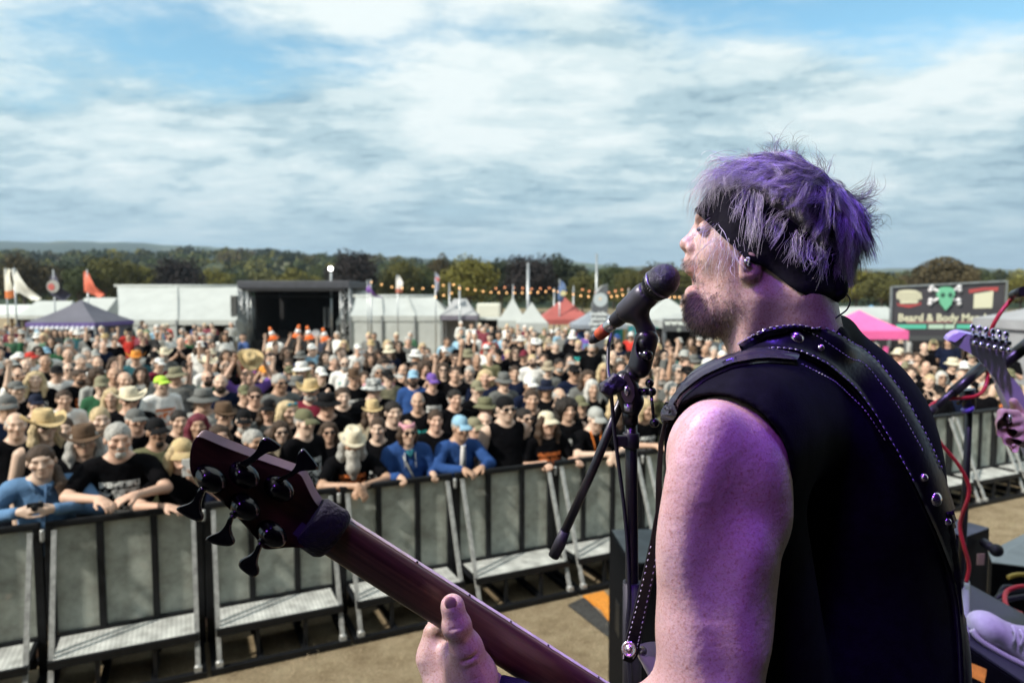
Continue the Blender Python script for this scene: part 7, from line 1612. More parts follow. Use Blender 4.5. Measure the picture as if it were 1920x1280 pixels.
# scalp cap so the skin does not show between locks
s = SDF(tuple(Vector(H(1300, 540))-Vector((.02, .14, .02))), tuple(Vector(H(1620, 280))+Vector((.02, .14, .03))), .004); s.ell(H(1458, 420), (.0945, .0835, .0795), axes(12)); s.plane(H(1350, 398), tuple(-(Uu*.84+Xx*.54)), .003); mb_part('undercoat', s.me('undercoat', 1), M('hair_undercoat', (.10, .085, .085), .7, bump=(300, .8, .003)))
def build_beard():
    rng = np.random.default_rng(3); tri = HQ[:, :3]; c = HV[HQ].mean(1); nr = np.cross(HV[HQ[:, 1]]-HV[HQ[:, 0]], HV[HQ[:, 2]]-HV[HQ[:, 0]]); area = np.linalg.norm(nr, axis=1); nr /= area[:, None]+1e-12
    u, v, d = to_px(c); mid = np.array([HD(x) for x in u]); 
    w = np.zeros(len(c)); 
    jaw = (u < 1404) & (v > 535) & (v < 640) & (v > 560-(1404-u)*.10) & (u > 1270); w[jaw] = 1.0
    w[(u < 1372) & (v > 548) & (v < 632)] = 1.7; w[(u < 1345) & (v > 556) & (v < 628)] = 2.6
    w[(u < 1318) & (v > 484) & (v < 503)] = 1.6; w[(u < 1322) & (v > 500) & (v < 556) & (u > 1302)] = .8; w[(u >= 1345) & (v > 505) & (v < 560) & (u < 1396)] = .45; w[(u > 1372) & (v > 600)] = .25
    w[(u < 1300) & (v > 510) & (v < 550)] = 0
    w *= area; w /= w.sum(); n = 5200; i = rng.choice(len(c), n, p=w); p0 = c[i]+rng.normal(size=(n, 3))*.0006; nn = nr[i]
    if np.median((nn @ np.array((0, -1, 0)))[nn[:, 1] < 0] if (nn[:, 1] < 0).any() else [1]) < 0: nn = -nn
    cen = np.array(H(1380, 540)); nn = np.where(((p0-cen)*nn).sum(1)[:, None] > 0, nn, -nn); dr = nn*.75+np.array((-.25, -.1, -.75))+rng.normal(size=(n, 3))*.35; dr /= np.linalg.norm(dr, axis=1)[:, None]
    uu = u[i]; L = np.interp(uu, [1285, 1345, 1400], [.0060, .0042, .0024])*rng.uniform(.6, 1.2, n); t = np.linspace(0, 1, 4); paths = p0[:, None, :]+dr[:, None, :]*(t[None, :, None]*L[:, None, None])+np.array((0, 0, -1))*(t**2)[None, :, None]*L[:, None, None]*.3
    rad = np.tile(np.array((.00022, .0002, .00016, .00006)), (n, 1)); g = rng.random(n); col = np.where(g[:, None] < .55, np.array((.055, .036, .026)), np.array((.34, .28, .23)))*rng.uniform(.6, 1.4, n)[:, None]
    return strands_mesh('beard', paths, rad, col)
mb_part('beard', build_beard(), HAIRM)
# brow
rng = np.random.default_rng(8); n = 160; b0 = np.array([H(1306+rng.uniform(-6, 26), 399+rng.uniform(-4, 4), .030+rng.uniform(-.012, .016)) for _ in range(n)]); t = np.linspace(0, 1, 4); dr = np.array([(.5, -.4, .15)]*n)+rng.normal(size=(n, 3))*.25
mb_part('eyebrow', strands_mesh('eyebrow', b0[:, None]+dr[:, None]*(t[None, :, None]*.009), np.tile(np.array((.00022, .0002, .00015, .00006)), (n, 1)), np.tile(np.array((.05, .035, .03)), (n, 1))), HAIRM)
# trousers and legs below the frame
m = MB(); 
for x, y in ((.50, .86), (.62, 1.06)): m.tube([(x, y, 2.10), (x-.02, y, 1.75), (x, y+.02, 1.36)], [.10, .075, .06], 14)
mb_part('trousers', m.me('trousers'), M('black_denim', (.012, .012, .015), .8))
# ================================================================== bass guitar
def smooth_poly(pts, it=2):
    pts = [Vector((p[0], p[1])) for p in pts]
    for _ in range(it):
        out = []
        for i in range(len(pts)):
            a, b = pts[i], pts[(i+1) % len(pts)]; out += [a.lerp(b, .25), a.lerp(b, .75)]
        pts = out
    return [(p.x, p.y) for p in pts]
bass = empty('bass_guitar', P(1330, 1450, .97), 0, 'five string bass guitar held by the singing man, dark headstock towards us', 'guitar')
def bpart(name, me, mat, sub=None):
    o = link(name, me, mat); par = sub or bass; o.parent = par
    o.matrix_parent_inverse = Matrix.Translation(bass.location).inverted() if sub is None else Matrix.Identity(4); return o
NECKM = M('satin_neck_wood', (.26, .115, .07), .36, vary=(16, .55), stretch=(1, 1, 1), bump=(240, .12, .0008), spec=.5)
def wood(name, c0, c1, axis, rough=.35):
    m = bpy.data.materials.new(name); m.use_nodes = True; nt = m.node_tree; N = nt.nodes.new; L = nt.links.new; b = nt.nodes['Principled BSDF']; b.inputs['Roughness'].default_value = rough
    tc = N('ShaderNodeTexCoord'); q = Vector(axis).to_track_quat('X', 'Z').inverted().to_euler(); mp0 = N('ShaderNodeMapping'); mp0.inputs['Rotation'].default_value = q; L(tc.outputs['Object'], mp0.inputs[0])
    mp = N('ShaderNodeMapping'); mp.inputs['Scale'].default_value = (6, 190, 190); L(mp0.outputs[0], mp.inputs[0])
    nz = N('ShaderNodeTexNoise'); nz.inputs['Scale'].default_value = 1.0; nz.inputs['Detail'].default_value = 6; nz.inputs['Roughness'].default_value = .65; L(mp.outputs[0], nz.inputs['Vector'])
    cr = N('ShaderNodeValToRGB'); e = cr.color_ramp.elements; e[0].position = .3; e[0].color = (*c0, 1); e[1].position = .7; e[1].color = (*c1, 1); L(nz.outputs['Fac'], cr.inputs[0]); L(cr.outputs[0], b.inputs['Base Color'])
    bp = N('ShaderNodeBump'); bp.inputs['Strength'].default_value = .15; bp.inputs['Distance'].default_value = .001; L(nz.outputs['Fac'], bp.inputs['Height']); L(bp.outputs[0], b.inputs['Normal']); return m
NA, NB = P(606, 990, .765), P(1330, 1452, .972); NT = (NB-NA).normalized(); toc = (Vector((0, 0, CAMZ))-P(850, 1150, .84)).normalized(); NBk = (toc-NT*toc.dot(NT)).normalized(); NW = NBk.cross(NT); NW = -NW if NW.z < 0 else NW
tl = radians(-30); NW2 = NW*cos(tl)-NBk*sin(tl); NB2 = NBk*cos(tl)+NW*sin(tl)
NECKW = wood('striped_neck_wood', (.05, .02, .015), (.125, .058, .04), NT); HEADW = wood('dark_headstock_wood', (.038, .013, .010), (.075, .028, .021), NT, .28); FRB = M('maple_fretboard', (.66, .56, .50), .4, vary=(40, .3))
def neck_mesh():
    V = []; F = []; n = 40; m_ = 15
    for i in range(n+1):
        t = i/n; c = NA.lerp(NB, t); hw = .0242+.0085*t; h = .0165+.003*t
        for j in range(m_):
            a = pi*j/(m_-1); x = cos(a); V.append(c+NW2*(hw*(abs(x)**.85)*(1 if x >= 0 else -1))+NB2*(h*sin(a)**.80-.002))
    for i in range(n):
        for j in range(m_-1): F.append((i*m_+j, i*m_+j+1, (i+1)*m_+j+1, (i+1)*m_+j))
        F.append((i*m_+m_-1, i*m_, (i+1)*m_, (i+1)*m_+m_-1))
    return mesh('neck', V, F, True)
bpart('neck', neck_mesh(), NECKW)
m = MB(); k = []
for t in np.linspace(0, 1, 12):
    c = NA.lerp(NB, t); hw = .0244+.0085*t; k.append((c, hw))
for (c, hw), (c2, hw2) in zip(k, k[1:]):
    q = [c+NW2*hw-NB2*.002, c-NW2*hw-NB2*.002, c-NW2*hw-NB2*.008, c+NW2*hw-NB2*.008]; q2 = [c2+NW2*hw2-NB2*.002, c2-NW2*hw2-NB2*.002, c2-NW2*hw2-NB2*.008, c2+NW2*hw2-NB2*.008]; m.add(q+q2, [(0, 1, 5, 4), (1, 2, 6, 5), (2, 3, 7, 6), (3, 0, 4, 7)])
bpart('fretboard', m.me('fretboard'), FRB)
for t in (.17, .29, .39, .485, .62, .655): m = MB(); hw = .0244+.0085*t; c = NA.lerp(NB, t); m.sphere(c+NW2*(hw+.0002)-NB2*.0035, .0016, 10, 6); bpart('side_dot', m.me('side_dot'), M('black_dot', (.01, .01, .01), .4))
for q in (-.018, -.009, 0, .009, .018): m = MB(); m.tube([NA+NW2*q*.9-NB2*.013-NT*.02, NB+NW2*q*1.3-NB2*.014], .0011, 5); bpart('string', m.me('string'), METAL)
def hd_plane(u, v): s = (u-610)*.844+(v-985)*.536; q = (u-610)*.536-(v-985)*.844; return P(u, v, .762+s*.000246+q*.00022)
HEXT = Ff*.0105+Uu*.0070+Xx*.0028
hs = smooth_poly([(372, 820), (366, 822), (358, 838), (355, 862), (357, 886), (366, 899), (388, 915), (430, 953), (482, 1010), (490, 1024), (497, 1030), (515, 1029), (545, 1025), (590, 1028), (618, 1000), (612, 962), (598, 954), (584, 935), (570, 905), (562, 890), (545, 884), (480, 862), (420, 840), (384, 824)], 2)
front = [hd_plane(u, v) for u, v in hs]; V = []; F = []; n = len(hs); cen = sum(front, Vector())/n
rings = [(0.0, .965), (.0, 1.0), (.12, 1.004), (.9, 1.004), (1.0, .995)]
for z_, sc_ in rings:
    for p in front: V.append(cen+(p-cen)*sc_+HEXT*z_-(toc*.0012 if sc_ < .99 and z_ == 0 else Vector()))
for r_ in range(len(rings)-1):
    for i in range(n): F.append((r_*n+i, r_*n+(i+1) % n, (r_+1)*n+(i+1) % n, (r_+1)*n+i))
F.append(tuple(reversed(range(n)))); F.append(tuple(range((len(rings)-1)*n, len(rings)*n)))
mm = MB(); mm.v = V; mm.f = F; mm.sm = [True]*(len(F)-2)+[False, False]
def head_mat():
    return HEADW
head = bpart('headstock', mm.me('headstock'), HEADW)
# rim of the headstock: the light along its side is put into a paler colour
m = MB(); ev = []; ef = []
for z_ in (.10, .92):
    for p in front: ev.append(cen+(p-cen)*1.007+HEXT*z_)
for i in range(n): ef.append((i, (i+1) % n, n+(i+1) % n, n+i))
m.add(ev, ef, True); bpart('pale_edge', m.me('pale_edge'), M('lit_headstock_edge', (.52, .42, .36), .35, vary=(30, .15)))
GLB = M('gloss_black_tuner', (.006, .006, .007), .16, .2, spec=.7)
Z2 = lambda L: [(x/5.3333+320, y/5.3333+790) for x, y in L]
Z8 = lambda L: [(x/4+340, y/4+960) for x, y in L]
KEYS = [
 (Z2([(650, 430), (710, 402), (790, 355), (850, 300), (885, 240), (898, 185), (935, 152), (990, 155), (1105, 235), (1108, 262), (1060, 288), (985, 303), (900, 350), (840, 402), (765, 455), (700, 465)]), Z2([(740, 530)])[0], -.010),
 (Z2([(1020, 598), (1090, 562), (1170, 528), (1235, 470), (1272, 400), (1280, 330), (1290, 288), (1322, 266), (1352, 278), (1482, 445), (1470, 485), (1400, 488), (1320, 490), (1262, 515), (1195, 560), (1110, 600)]), Z2([(1085, 665)])[0], -.010),
 (Z2([(300, 640), (268, 722), (228, 790), (160, 826), (75, 848), (55, 872), (72, 892), (150, 946), (268, 1002), (318, 992), (334, 955), (303, 890), (302, 808), (332, 720), (365, 650)]), Z2([(400, 565)])[0], -.012),
 (Z2([(600, 920), (570, 1000), (532, 1058), (480, 1105), (372, 1144), (342, 1176), (362, 1202), (470, 1236), (590, 1251), (640, 1222), (646, 1190), (614, 1130), (600, 1060), (622, 980), (655, 915)]), Z2([(742, 845)])[0], -.012),
 (Z8([(580, 212), (560, 270), (520, 315), (442, 350), (426, 385), (440, 420), (500, 466), (545, 490), (580, 466), (586, 440), (570, 400), (575, 340), (598, 280), (622, 215)]), Z2([(1010, 1115)])[0], -.012)]
for poly, (du, dv), lift in KEYS:
    base = hd_plane(du, dv)
    m = MB(); s_ = SDF(tuple(base-Vector((.03, .03, .03))), tuple(base+Vector((.03, .03, .03))), .0016); s_.ell(base-Ff*.002, (.0185, .0125, .0115), axes(34)); s_.ell(base-Ff*.009, (.0085, .0085, .0075), axes(34), .004)
    t = bpart('tuner', s_.me('tuner'), GLB)
    pp = smooth_poly(poly, 2); c2 = (sum(p[0] for p in pp)/len(pp), sum(p[1] for p in pp)/len(pp)); dk = (hd_plane(*poly[0])-Vector((0, 0, CAMZ))).dot(Ff)-.006
    cen2 = P(c2[0], c2[1], dk); m = MB(); kk = len(pp); ring = []
    for z_, sc_ in ((-.0036, .80), (-.0026, .94), (0, 1.0), (.0026, .94), (.0036, .80)): ring.append([cen2+(P(a, b, dk)-cen2)*sc_+Ff*z_ for a, b in pp])
    vs = [p for r_ in ring for p in r_]; fs = [(r_*kk+i, r_*kk+(i+1) % kk, (r_+1)*kk+(i+1) % kk, (r_+1)*kk+i) for r_ in range(4) for i in range(kk)]; m.add(vs, fs, True); m.f += [tuple(range(kk)), tuple(range(4*kk, 5*kk))]; m.sm += [False, False]
    # collar where the key meets its post
    a = P(*((Vector(poly[0])+Vector(poly[-1]))/2), dk); m.tube([a.lerp(base, .55), a.lerp(cen2, .12)], [.0048, .0042], 10)
    bpart('tuning_key', m.me('tuning_key'), GLB, t)
# string damping wrap behind the nut
m = MB(); prof = []
for t_, r_ in ((-.020, 1.02), (-.016, 1.14), (.010, 1.17), (.016, 1.04)):
    c = NA+NT*t_
    for j in range(20):
        a = 2*pi*j/20; prof.append(c+NW2*(.0275*r_*cos(a))+NB2*(.020*r_*sin(a)+.001))
fs = [(r_*20+j, r_*20+(j+1) % 20, (r_+1)*20+(j+1) % 20, (r_+1)*20+j) for r_ in range(3) for j in range(20)]; m.add(prof, fs, True); m.f += [tuple(range(20)), tuple(range(60, 80))]; m.sm += [False]*2; bpart('string_wrap', m.me('string_wrap'), M('black_velvet', (.008, .008, .016), .95, bump=(220, 1, .003), sheen=.08))
lb = MB(); lb.prism([hd_plane(u, v)-toc*.0015 for u, v in ((548, 1000), (566, 978), (575, 984), (557, 1006))], toc*.0006); bpart('label', lb.me('label'), M('grey_label', (.12, .11, .16), .5))
# body, mostly hidden by the player
s_ = SDF(tuple(P(1160, 1640, .80)-Vector((.05, .1, .05))), tuple(P(1860, 1150, 1.1)+Vector((.05, .12, .05))), .007)
s_.cone(P(1216, 1212, .885), P(1300, 1330, .93), .019, .034); s_.ell(P(1480, 1470, 1.02), (.20, .13, .022), axes(32), .03); s_.ell(P(1640, 1520, 1.08), (.15, .14, .022), axes(32), .03)
bpart('body', s_.me('body', 1), M('pearl_white_body', (.62, .60, .62), .2, coat=.6))
# front strap with strap lock
def flat_strip(pts, wid, thick, d_list):
    V = []; F = []; n = len(pts)
    for i, (u, v) in enumerate(pts):
        a = pts[max(0, i-1)]; b = pts[min(n-1, i+1)]; du, dv = b[0]-a[0], b[1]-a[1]; l = sqrt(du*du+dv*dv); nu, nv = -dv/l, du/l
        for sg in (-1, 1): V.append(P(u+nu*wid[i]*sg, v+nv*wid[i]*sg, d_list[i]))
    k = len(V); V += [p+Ff*thick for p in V]
    for i in range(n-1):
        a = i*2; F += [(a, a+1, a+3, a+2), (k+a, k+a+2, k+a+3, k+a+1), (a, a+2, k+a+2, k+a), (a+1, k+a+1, k+a+3, a+3)]
    F += [(0, k, k+1, 1), (2*n-2, 2*n-1, k+2*n-1, k+2*n-2)]; return mesh('strap', V, F, False)
fp = [(1248, 790), (1240, 830), (1236, 900), (1236, 960), (1228, 1020), (1215, 1085), (1202, 1140), (1190, 1190), (1181, 1226), (1176, 1240)]
mparent(link('front_strap', flat_strip(fp, [3, 4, 5, 6, 9, 11, 12, 14, 15, 9], .004, [.80, .81, .82, .83, .84, .85, .86, .865, .868, .87]), LEATH))
for sg in (-.72, .72):
    m = MB()
    for i in range(24):
        t = .45+.5*i/24; x = t*(len(fp)-1); j = int(x); f = x-j; q = Vector(fp[j]).lerp(Vector(fp[min(j+1, len(fp)-1)]), f); w = np.interp(x, range(10), [3, 4, 5, 6, 9, 11, 12, 14, 15, 9])*sg; dd = np.interp(x, range(10), [.80, .81, .82, .83, .84, .85, .86, .865, .868, .87])-.0015; m.tube([P(q.x+w, q.y, dd), P(q.x+w-1.5, q.y+3.5, dd)], .0006, 5)
    mparent(link('strap_stitching', m.me('strap_stitching'), STITCH))
m = MB(); Mx = Matrix.Translation(P(1180, 1216, .862)) @ (toc*.9+Vector((-.35, 0, 0))).to_track_quat('Z', 'Y').to_matrix().to_4x4(); m.lathe([(.0095, -.002), (.0098, .003), (.0075, .005), (.0065, .0035), (.004, .0038), (.0035, .006), (1e-6, .0065)], 24, Mx); m.tube([P(1184, 1216, .868), P(1206, 1220, .885)], .006, 10); bpart('strap_button', m.me('strap_button'), STUD)

# ================================================================== microphone and stand
BLK = M('satin_black', (.010, .010, .011), .32, spec=.5, vary=(60, .3)); RUB = M('black_rubber', (.008, .008, .009), .6)
def grille_mat():
    m = bpy.data.materials.new('mic_grille'); m.use_nodes = True; nt = m.node_tree; N = nt.nodes.new; L = nt.links.new; b = nt.nodes['Principled BSDF']; b.inputs['Roughness'].default_value = .3; b.inputs['Metallic'].default_value = .6
    tc = N('ShaderNodeTexCoord'); vo = N('ShaderNodeTexVoronoi'); vo.inputs['Scale'].default_value = 560; vo.inputs['Randomness'].default_value = .15; L(tc.outputs['Object'], vo.inputs['Vector'])
    cr = N('ShaderNodeValToRGB'); e = cr.color_ramp.elements; e[0].position = .28; e[0].color = (.003, .003, .004, 1); e[1].position = .55; e[1].color = (.05, .05, .06, 1); L(vo.outputs['Distance'], cr.inputs[0]); L(cr.outputs[0], b.inputs['Base Color'])
    bp = N('ShaderNodeBump'); bp.inputs['Strength'].default_value = 1; bp.inputs['Distance'].default_value = .0012; L(vo.outputs['Distance'], bp.inputs['Height']); L(bp.outputs[0], b.inputs['Normal']); return m
mic = empty('microphone', P(1243, 526, .92), 0, 'black handheld microphone at the singing man\'s mouth', 'microphone')
def part_of(par, name, me, mat):
    o = link(name, me, mat); o.parent = par; o.matrix_parent_inverse = Matrix.Translation(par.location).inverted(); return o
A, B = P(1244, 525, .92), P(1150, 605, .985); ax = (B-A).normalized(); Mm = Matrix.Translation(A) @ ax.to_track_quat('Z', 'Y').to_matrix().to_4x4(); Lm = (B-A).length
r0 = RP(30.8, .92)
m = MB(); m.lathe([(1e-6, -r0*1.0), (r0*.35, -r0*.955), (r0*.62, -r0*.80), (r0*.85, -r0*.52), (r0*.98, -r0*.15), (r0, .0), (r0*.985, .35*r0), (r0*.93, .42*r0)], 40, Mm); part_of(mic, 'grille', m.me('grille'), grille_mat())
m = MB(); m.lathe([(r0*.95, .40*r0), (r0*1.03, .43*r0), (r0*1.03, .52*r0), (r0*.98, .56*r0)], 40, Mm); part_of(mic, 'grille_band', m.me('grille_band'), M('band_steel', (.20, .20, .21), .3, .9))
m = MB(); m.lathe([(r0*.97, .55*r0), (r0*.90, .75*r0), (r0*.78, 1.1*r0)], 40, Mm)
for i in range(36): a = 2*pi*i/36; m.tube([Mm @ Vector((r0*.95*cos(a), r0*.95*sin(a), .60*r0)), Mm @ Vector((r0*.84*cos(a), r0*.84*sin(a), .95*r0))], r0*.035, 4)
part_of(mic, 'collar', m.me('collar'), BLK)
m = MB(); m.lathe([(r0*.76, 1.08*r0), (r0*.72, 1.2*r0), (r0*.50, Lm*.93), (r0*.46, Lm*.97), (r0*.40, Lm)], 32, Mm); part_of(mic, 'handle', m.me('handle'), M('mic_handle_paint', (.022, .022, .024), .38, .3, bump=(300, .2, .0008)))
m = MB(); m.lathe([(r0*.38, Lm*.98), (r0*.40, Lm+.004), (r0*.40, Lm+.016), (r0*.36, Lm+.018)], 28, Mm); part_of(mic, 'connector', m.me('connector'), M('connector_nickel', (.5, .5, .48), .25, .95))
m = MB(); m.lathe([(r0*.41, Lm+.014), (r0*.43, Lm+.018), (r0*.42, Lm+.030), (r0*.38, Lm+.034)], 28, Mm); part_of(mic, 'orange_tape', m.me('orange_tape'), M('orange_tape', (.55, .09, .02), .55, vary=(120, .7), col2=(.05, .01, .01)))
m = MB(); m.lathe([(r0*.38, Lm+.033), (r0*.30, Lm+.044), (r0*.14, Lm+.052)], 20, Mm); part_of(mic, 'strain_relief', m.me('strain_relief'), RUB)
st = empty('microphone_stand', P(1183, 1290, .985), 0, 'black boom microphone stand in front of the singing man', 'microphone stand')
sp = lambda name, m_, mat: part_of(st, name, m_.me(name), mat)
# clip
s_ = SDF(tuple(P(1150, 680, .97)-Vector((.02, .08, .02))), tuple(P(1275, 530, .97)+Vector((.02, .08, .02))), .0022)
c1, c2 = Mm @ Vector((0, 0, Lm*.36)), Mm @ Vector((0, 0, Lm*.72)); s_.cone(c1, c2, r0*.86, r0*.74); s_.cone(c1.lerp(c2, .45)+Vector((0, 0, -.005)), P(1212, 622, .965), r0*.55, .012, .012); s_.cone(Mm @ Vector((0, 0, Lm*.2)), Mm @ Vector((0, 0, Lm*1.0)), r0*.66, r0*.50, .002, sub=True)
s_.cone(P(1212, 622, .965), P(1212, 640, .965), .013, .011, .006); part_of(st, 'clip', s_.me('clip', 1), M('clip_plastic', (.030, .030, .031), .4))
s_ = SDF(tuple(P(1160, 760, .99)-Vector((.02, .05, .02))), tuple(P(1250, 600, .94)+Vector((.02, .06, .02))), .0018)
s_.cone(P(1212, 636, .962), P(1199, 688, .964), .0165, .0165); s_.ell(P(1203, 652, .945), (.0075, .016, .012), axes(-14), .002, sub=True); s_.ell(P(1206, 645, .952), (.0055, .0085, .006), axes(-14), .001); part_of(st, 'swivel', s_.me('swivel', 1), BLK)
def tube_p(name, pts, rpx, mat, n=16):
    m = MB(); m.tube([P(*p) for p in pts], [RP(r_, p[2]) for r_, p in zip(rpx, pts)], n); return sp(name, m, mat)
tube_p('boom_tip', [(1199, 688, .966), (1186, 716, .968)], [10.5, 10.5], BLK); tube_p('boom_sleeve', [(1190, 690, .967), (1168, 742, .972)], [17, 17], BLK)
tube_p('boom', [(1182, 712, .969), (1110, 884, 1.0), (1046, 1024, 1.03)], [9, 8.5, 8.5], BLK); tube_p('boom_end', [(1060, 994, 1.022), (1050, 1018, 1.028), (1038, 1042, 1.034)], [9.5, 11.5, 10.5], RUB)
m = MB(); m.tube([P(1196, 664, .955), P(1209, 665, .950)], .004, 10); m.sphere(P(1213, 666, .948), .0085, 16, 10); sp('clamp_knob', m, M('gloss_black', (.006, .006, .008), .12, spec=.8))
s_ = SDF(tuple(P(1130, 790, .99)-Vector((.02, .05, .02))), tuple(P(1230, 680, .95)+Vector((.02, .06, .02))), .0018); s_.cone(P(1172, 715, .968), P(1184, 752, .970), .0165, .0175); s_.cone(P(1184, 752, .97), P(1183, 772, .972), .014, .0115, .006); part_of(st, 'clutch', s_.me('clutch', 1), BLK)
m = MB(); cl = P(1177, 732, .948); m.prism([cl+Xx*(RP(a, .95))+Uu*RP(b, .95) for a, b in ((-5, 32), (4, 24), (12, 8), (13, -10), (7, -23), (-4, -22), (-11, -10), (-13, 10))], Ff*.004); sp('clutch_plate', m, M('plate_steel', (.26, .23, .235), .35, .85)); m = MB(); m.sphere(P(1176, 733, .945), .0048, 14, 10, (1, .6, 1.5)); sp('plate_bolt', m, M('bolt_steel', (.6, .58, .58), .25, .95))
m = MB(); m.tube([P(1196, 734, .962), P(1222, 734, .958)], .0052, 12); m.sphere(P(1222, 734, .957), .0065, 14, 10); m.sphere(P(1218, 718, .957), .0062, 14, 10); m.tube([P(1221, 738, .957), P(1226, 788, .957)], .0024, 10); m.sphere(P(1227, 792, .957), .0068, 16, 10); sp('clamp_handle', m, M('gloss_black'))
tube_p('pole', [(1183, 758, .974), (1184, 900, .976), (1185, 1120, .98), (1185, 1300, .985)], [11.5, 11.5, 12.5, 13], BLK); tube_p('upper_collar', [(1181, 764, .972), (1182, 795, .973)], [15, 15], BLK)
m = MB(); m.tube([P(1178, 757, .955), P(1178, 771, .956)], [.006, .0055], 14); sp('white_washer', m, M('washer_steel', (.62, .63, .62), .3, .8))
m = MB(); a = P(1183, 825, .974); m.lathe([(.0105, -.011), (.0118, -.010), (.0118, .010), (.0105, .011)], 24, Matrix.Translation(a)); m.box(a+Vector((-.014, -.004, 0)), (.018, .012, .016), bev=.003); sp('cable_clip', m, RUB)
tube_p('lower_tube', [(1185, 1090, .979), (1185, 1420, .992)], [17.5, 18], RUB)
m = MB(); zb = 1.306
for i in range(3): a_ = i*2.1+.5; m.tube([P(1185, 1560, 1.0)*0+Vector((P(1185, 1300, .985).x, .99, 1.62)), Vector((P(1185, 1300, .985).x+.32*cos(a_), .99+.32*sin(a_), zb))], .009, 8)
m.tube([P(1185, 1400, .99), Vector((P(1185, 1300, .985).x, .99, 1.58))], .012, 10); sp('tripod_base', m, BLK)
# bunched tape on the clutch
s_ = SDF(tuple(P(1120, 760, .97)-Vector((.02, .05, .02))), tuple(P(1180, 690, .94)+Vector((.02, .05, .02))), .002); s_.rbox(P(1146, 724, .958), (.014, .011, .012), .004, axes(-28)); s_.rbox(P(1138, 730, .952), (.009, .007, .011), .003, axes(25), .004); s_.rbox(P(1156, 716, .956), (.009, .012, .011), .004, axes(-55), .004); part_of(st, 'bunched_tape', s_.me('bunched_tape'), M('black_tape', (.008, .008, .012), .5, bump=(160, 1, .003)))
cab = MB(); cab.tube(smooth_path([Mm @ Vector((0, 0, Lm+.048)), P(1144, 622, 1.02), P(1141, 650, 1.0), P(1140, 690, .975), P(1144, 722, .955), P(1148, 760, .96), P(1152, 810, .962), P(1160, 870, .965), P(1170, 950, .968), P(1177, 1030, .968), P(1180, 1120, .966), P(1176, 1180, .965), P(1182, 1290, .968)], 90), .0029, 8)
tag(cab.build('microphone_cable', M('cable_black', (.008, .009, .014), .45)), 'black cable hanging from the microphone down the stand', 'cable')

# ================================================================== right hand side of the stage
gt = empty('electric_guitar', P(1880, 720, 1.9), 0, 'purple lit electric guitar with pointed headstock at the right edge', 'guitar')
gp_ = lambda name, me, mat: part_of(gt, name, me, mat)
PUR = M('pale_guitar_finish', (.55, .50, .62), .25, coat=.5)
gh = smooth_poly([(1773, 637), (1794, 622), (1815, 625), (1895, 644), (1890, 657), (1884, 676), (1891, 700), (1912, 722), (1940, 790), (1905, 790), (1872, 722), (1860, 701), (1841, 680), (1826, 666), (1786, 645)], 1)
m = MB(); m.prism([P(u, v, 1.9+(v-640)*.0004) for u, v in gh], Ff*.016+Uu*.008); gp_('headstock', m.me('headstock'), PUR)
m = MB(); m.prism([P(u, v, 1.905+(v-640)*.0004) for u, v in ((1872, 722), (1912, 722), (1990, 900), (1948, 900))], Ff*.02); gp_('neck', m.me('neck'), PUR)
m = MB(); m.prism([P(u, v, 1.895) for u, v in ((1776, 637), (1795, 623.5), (1812, 625.5), (1806, 629), (1796, 637), (1790, 641))], Ff*.002-Ff*.004); gp_('lit_tip', m.me('lit_tip'), M('lit_tip_colour', (.6, .52, .75), .3))  # thin plate with the light on the headstock tip put into its colour
CHR = M('tuner_chrome', (.65, .66, .7), .18, 1.0)
for i in range(6):
    u, v = 1826+i*12.6, 637+i*2.7; m = MB(); m.box(P(u, v-7, 1.885), (.014, .016, .012), bev=.003); m.tube([P(u-1, v-10, 1.885), P(u-2, v-21, 1.885)], .004, 8); m.sphere(P(u-2, v-23, 1.885), .0085, 10, 8, (1, .5, 1.2)); m.sphere(P(u+1, v+6, 1.88), .008, 10, 8); gp_('tuner', m.me('tuner'), CHR)
ply = empty('person', P(1990, 900, 2.0), 0, 'guitarist cut by the right edge, only hand, ringed fist and white shoe showing', 'person')
pp_ = lambda name, me, mat: part_of(ply, name, me, mat)
s_ = SDF(tuple(P(1840, 900, 1.95)-Vector((.02, .08, .1))), tuple(P(2160, 720, 1.95)+Vector((.05, .2, .05))), .0045); f_ = lambda u, v, d=1.9: P(u, v, d)
s_.ell(f_(1916, 806, 1.90), (.050, .045, .035), axes(30)); 
for (a, b, c) in (((1904, 776, 1.885), (1880, 774, 1.87), (1874, 794, 1.865)), ((1908, 788, 1.88), (1878, 794, 1.865), (1876, 812, 1.862)), ((1914, 804, 1.88), (1886, 812, 1.865), (1888, 828, 1.865)), ((1922, 820, 1.88), (1898, 830, 1.87), (1902, 842, 1.87))): s_.chain([f_(*a), f_(*b), f_(*c)], [.0135, .0125, .0105], .006)
s_.chain([f_(1925, 790, 1.93), f_(1905, 764, 1.93), f_(1900, 752, 1.92)], [.016, .013, .011], .008); s_.cone(f_(1930, 815, 1.92), f_(1985, 850, 1.98), .034, .034, .03); s_.cone(f_(1985, 850, 1.98), f_(2130, 900, 2.05), .036, .05, .03)
gv, gq = s_.mesh_arrays(); gv = relax(gv, gq, .4); pp_('hand_and_forearm', np_mesh('hand_and_forearm', gv, gq, True, np.ones((len(gv), 3))), BSKIN)
m = MB(); m.lathe([(.0118, -.004), (.0138, -.003), (.0138, .003), (.0118, .004)], 16, Matrix.Translation(P(1889, 784, 1.868)) @ Matrix.Rotation(pi/2, 4, 'Y')); pp_('ring', m.me('ring'), CHR)
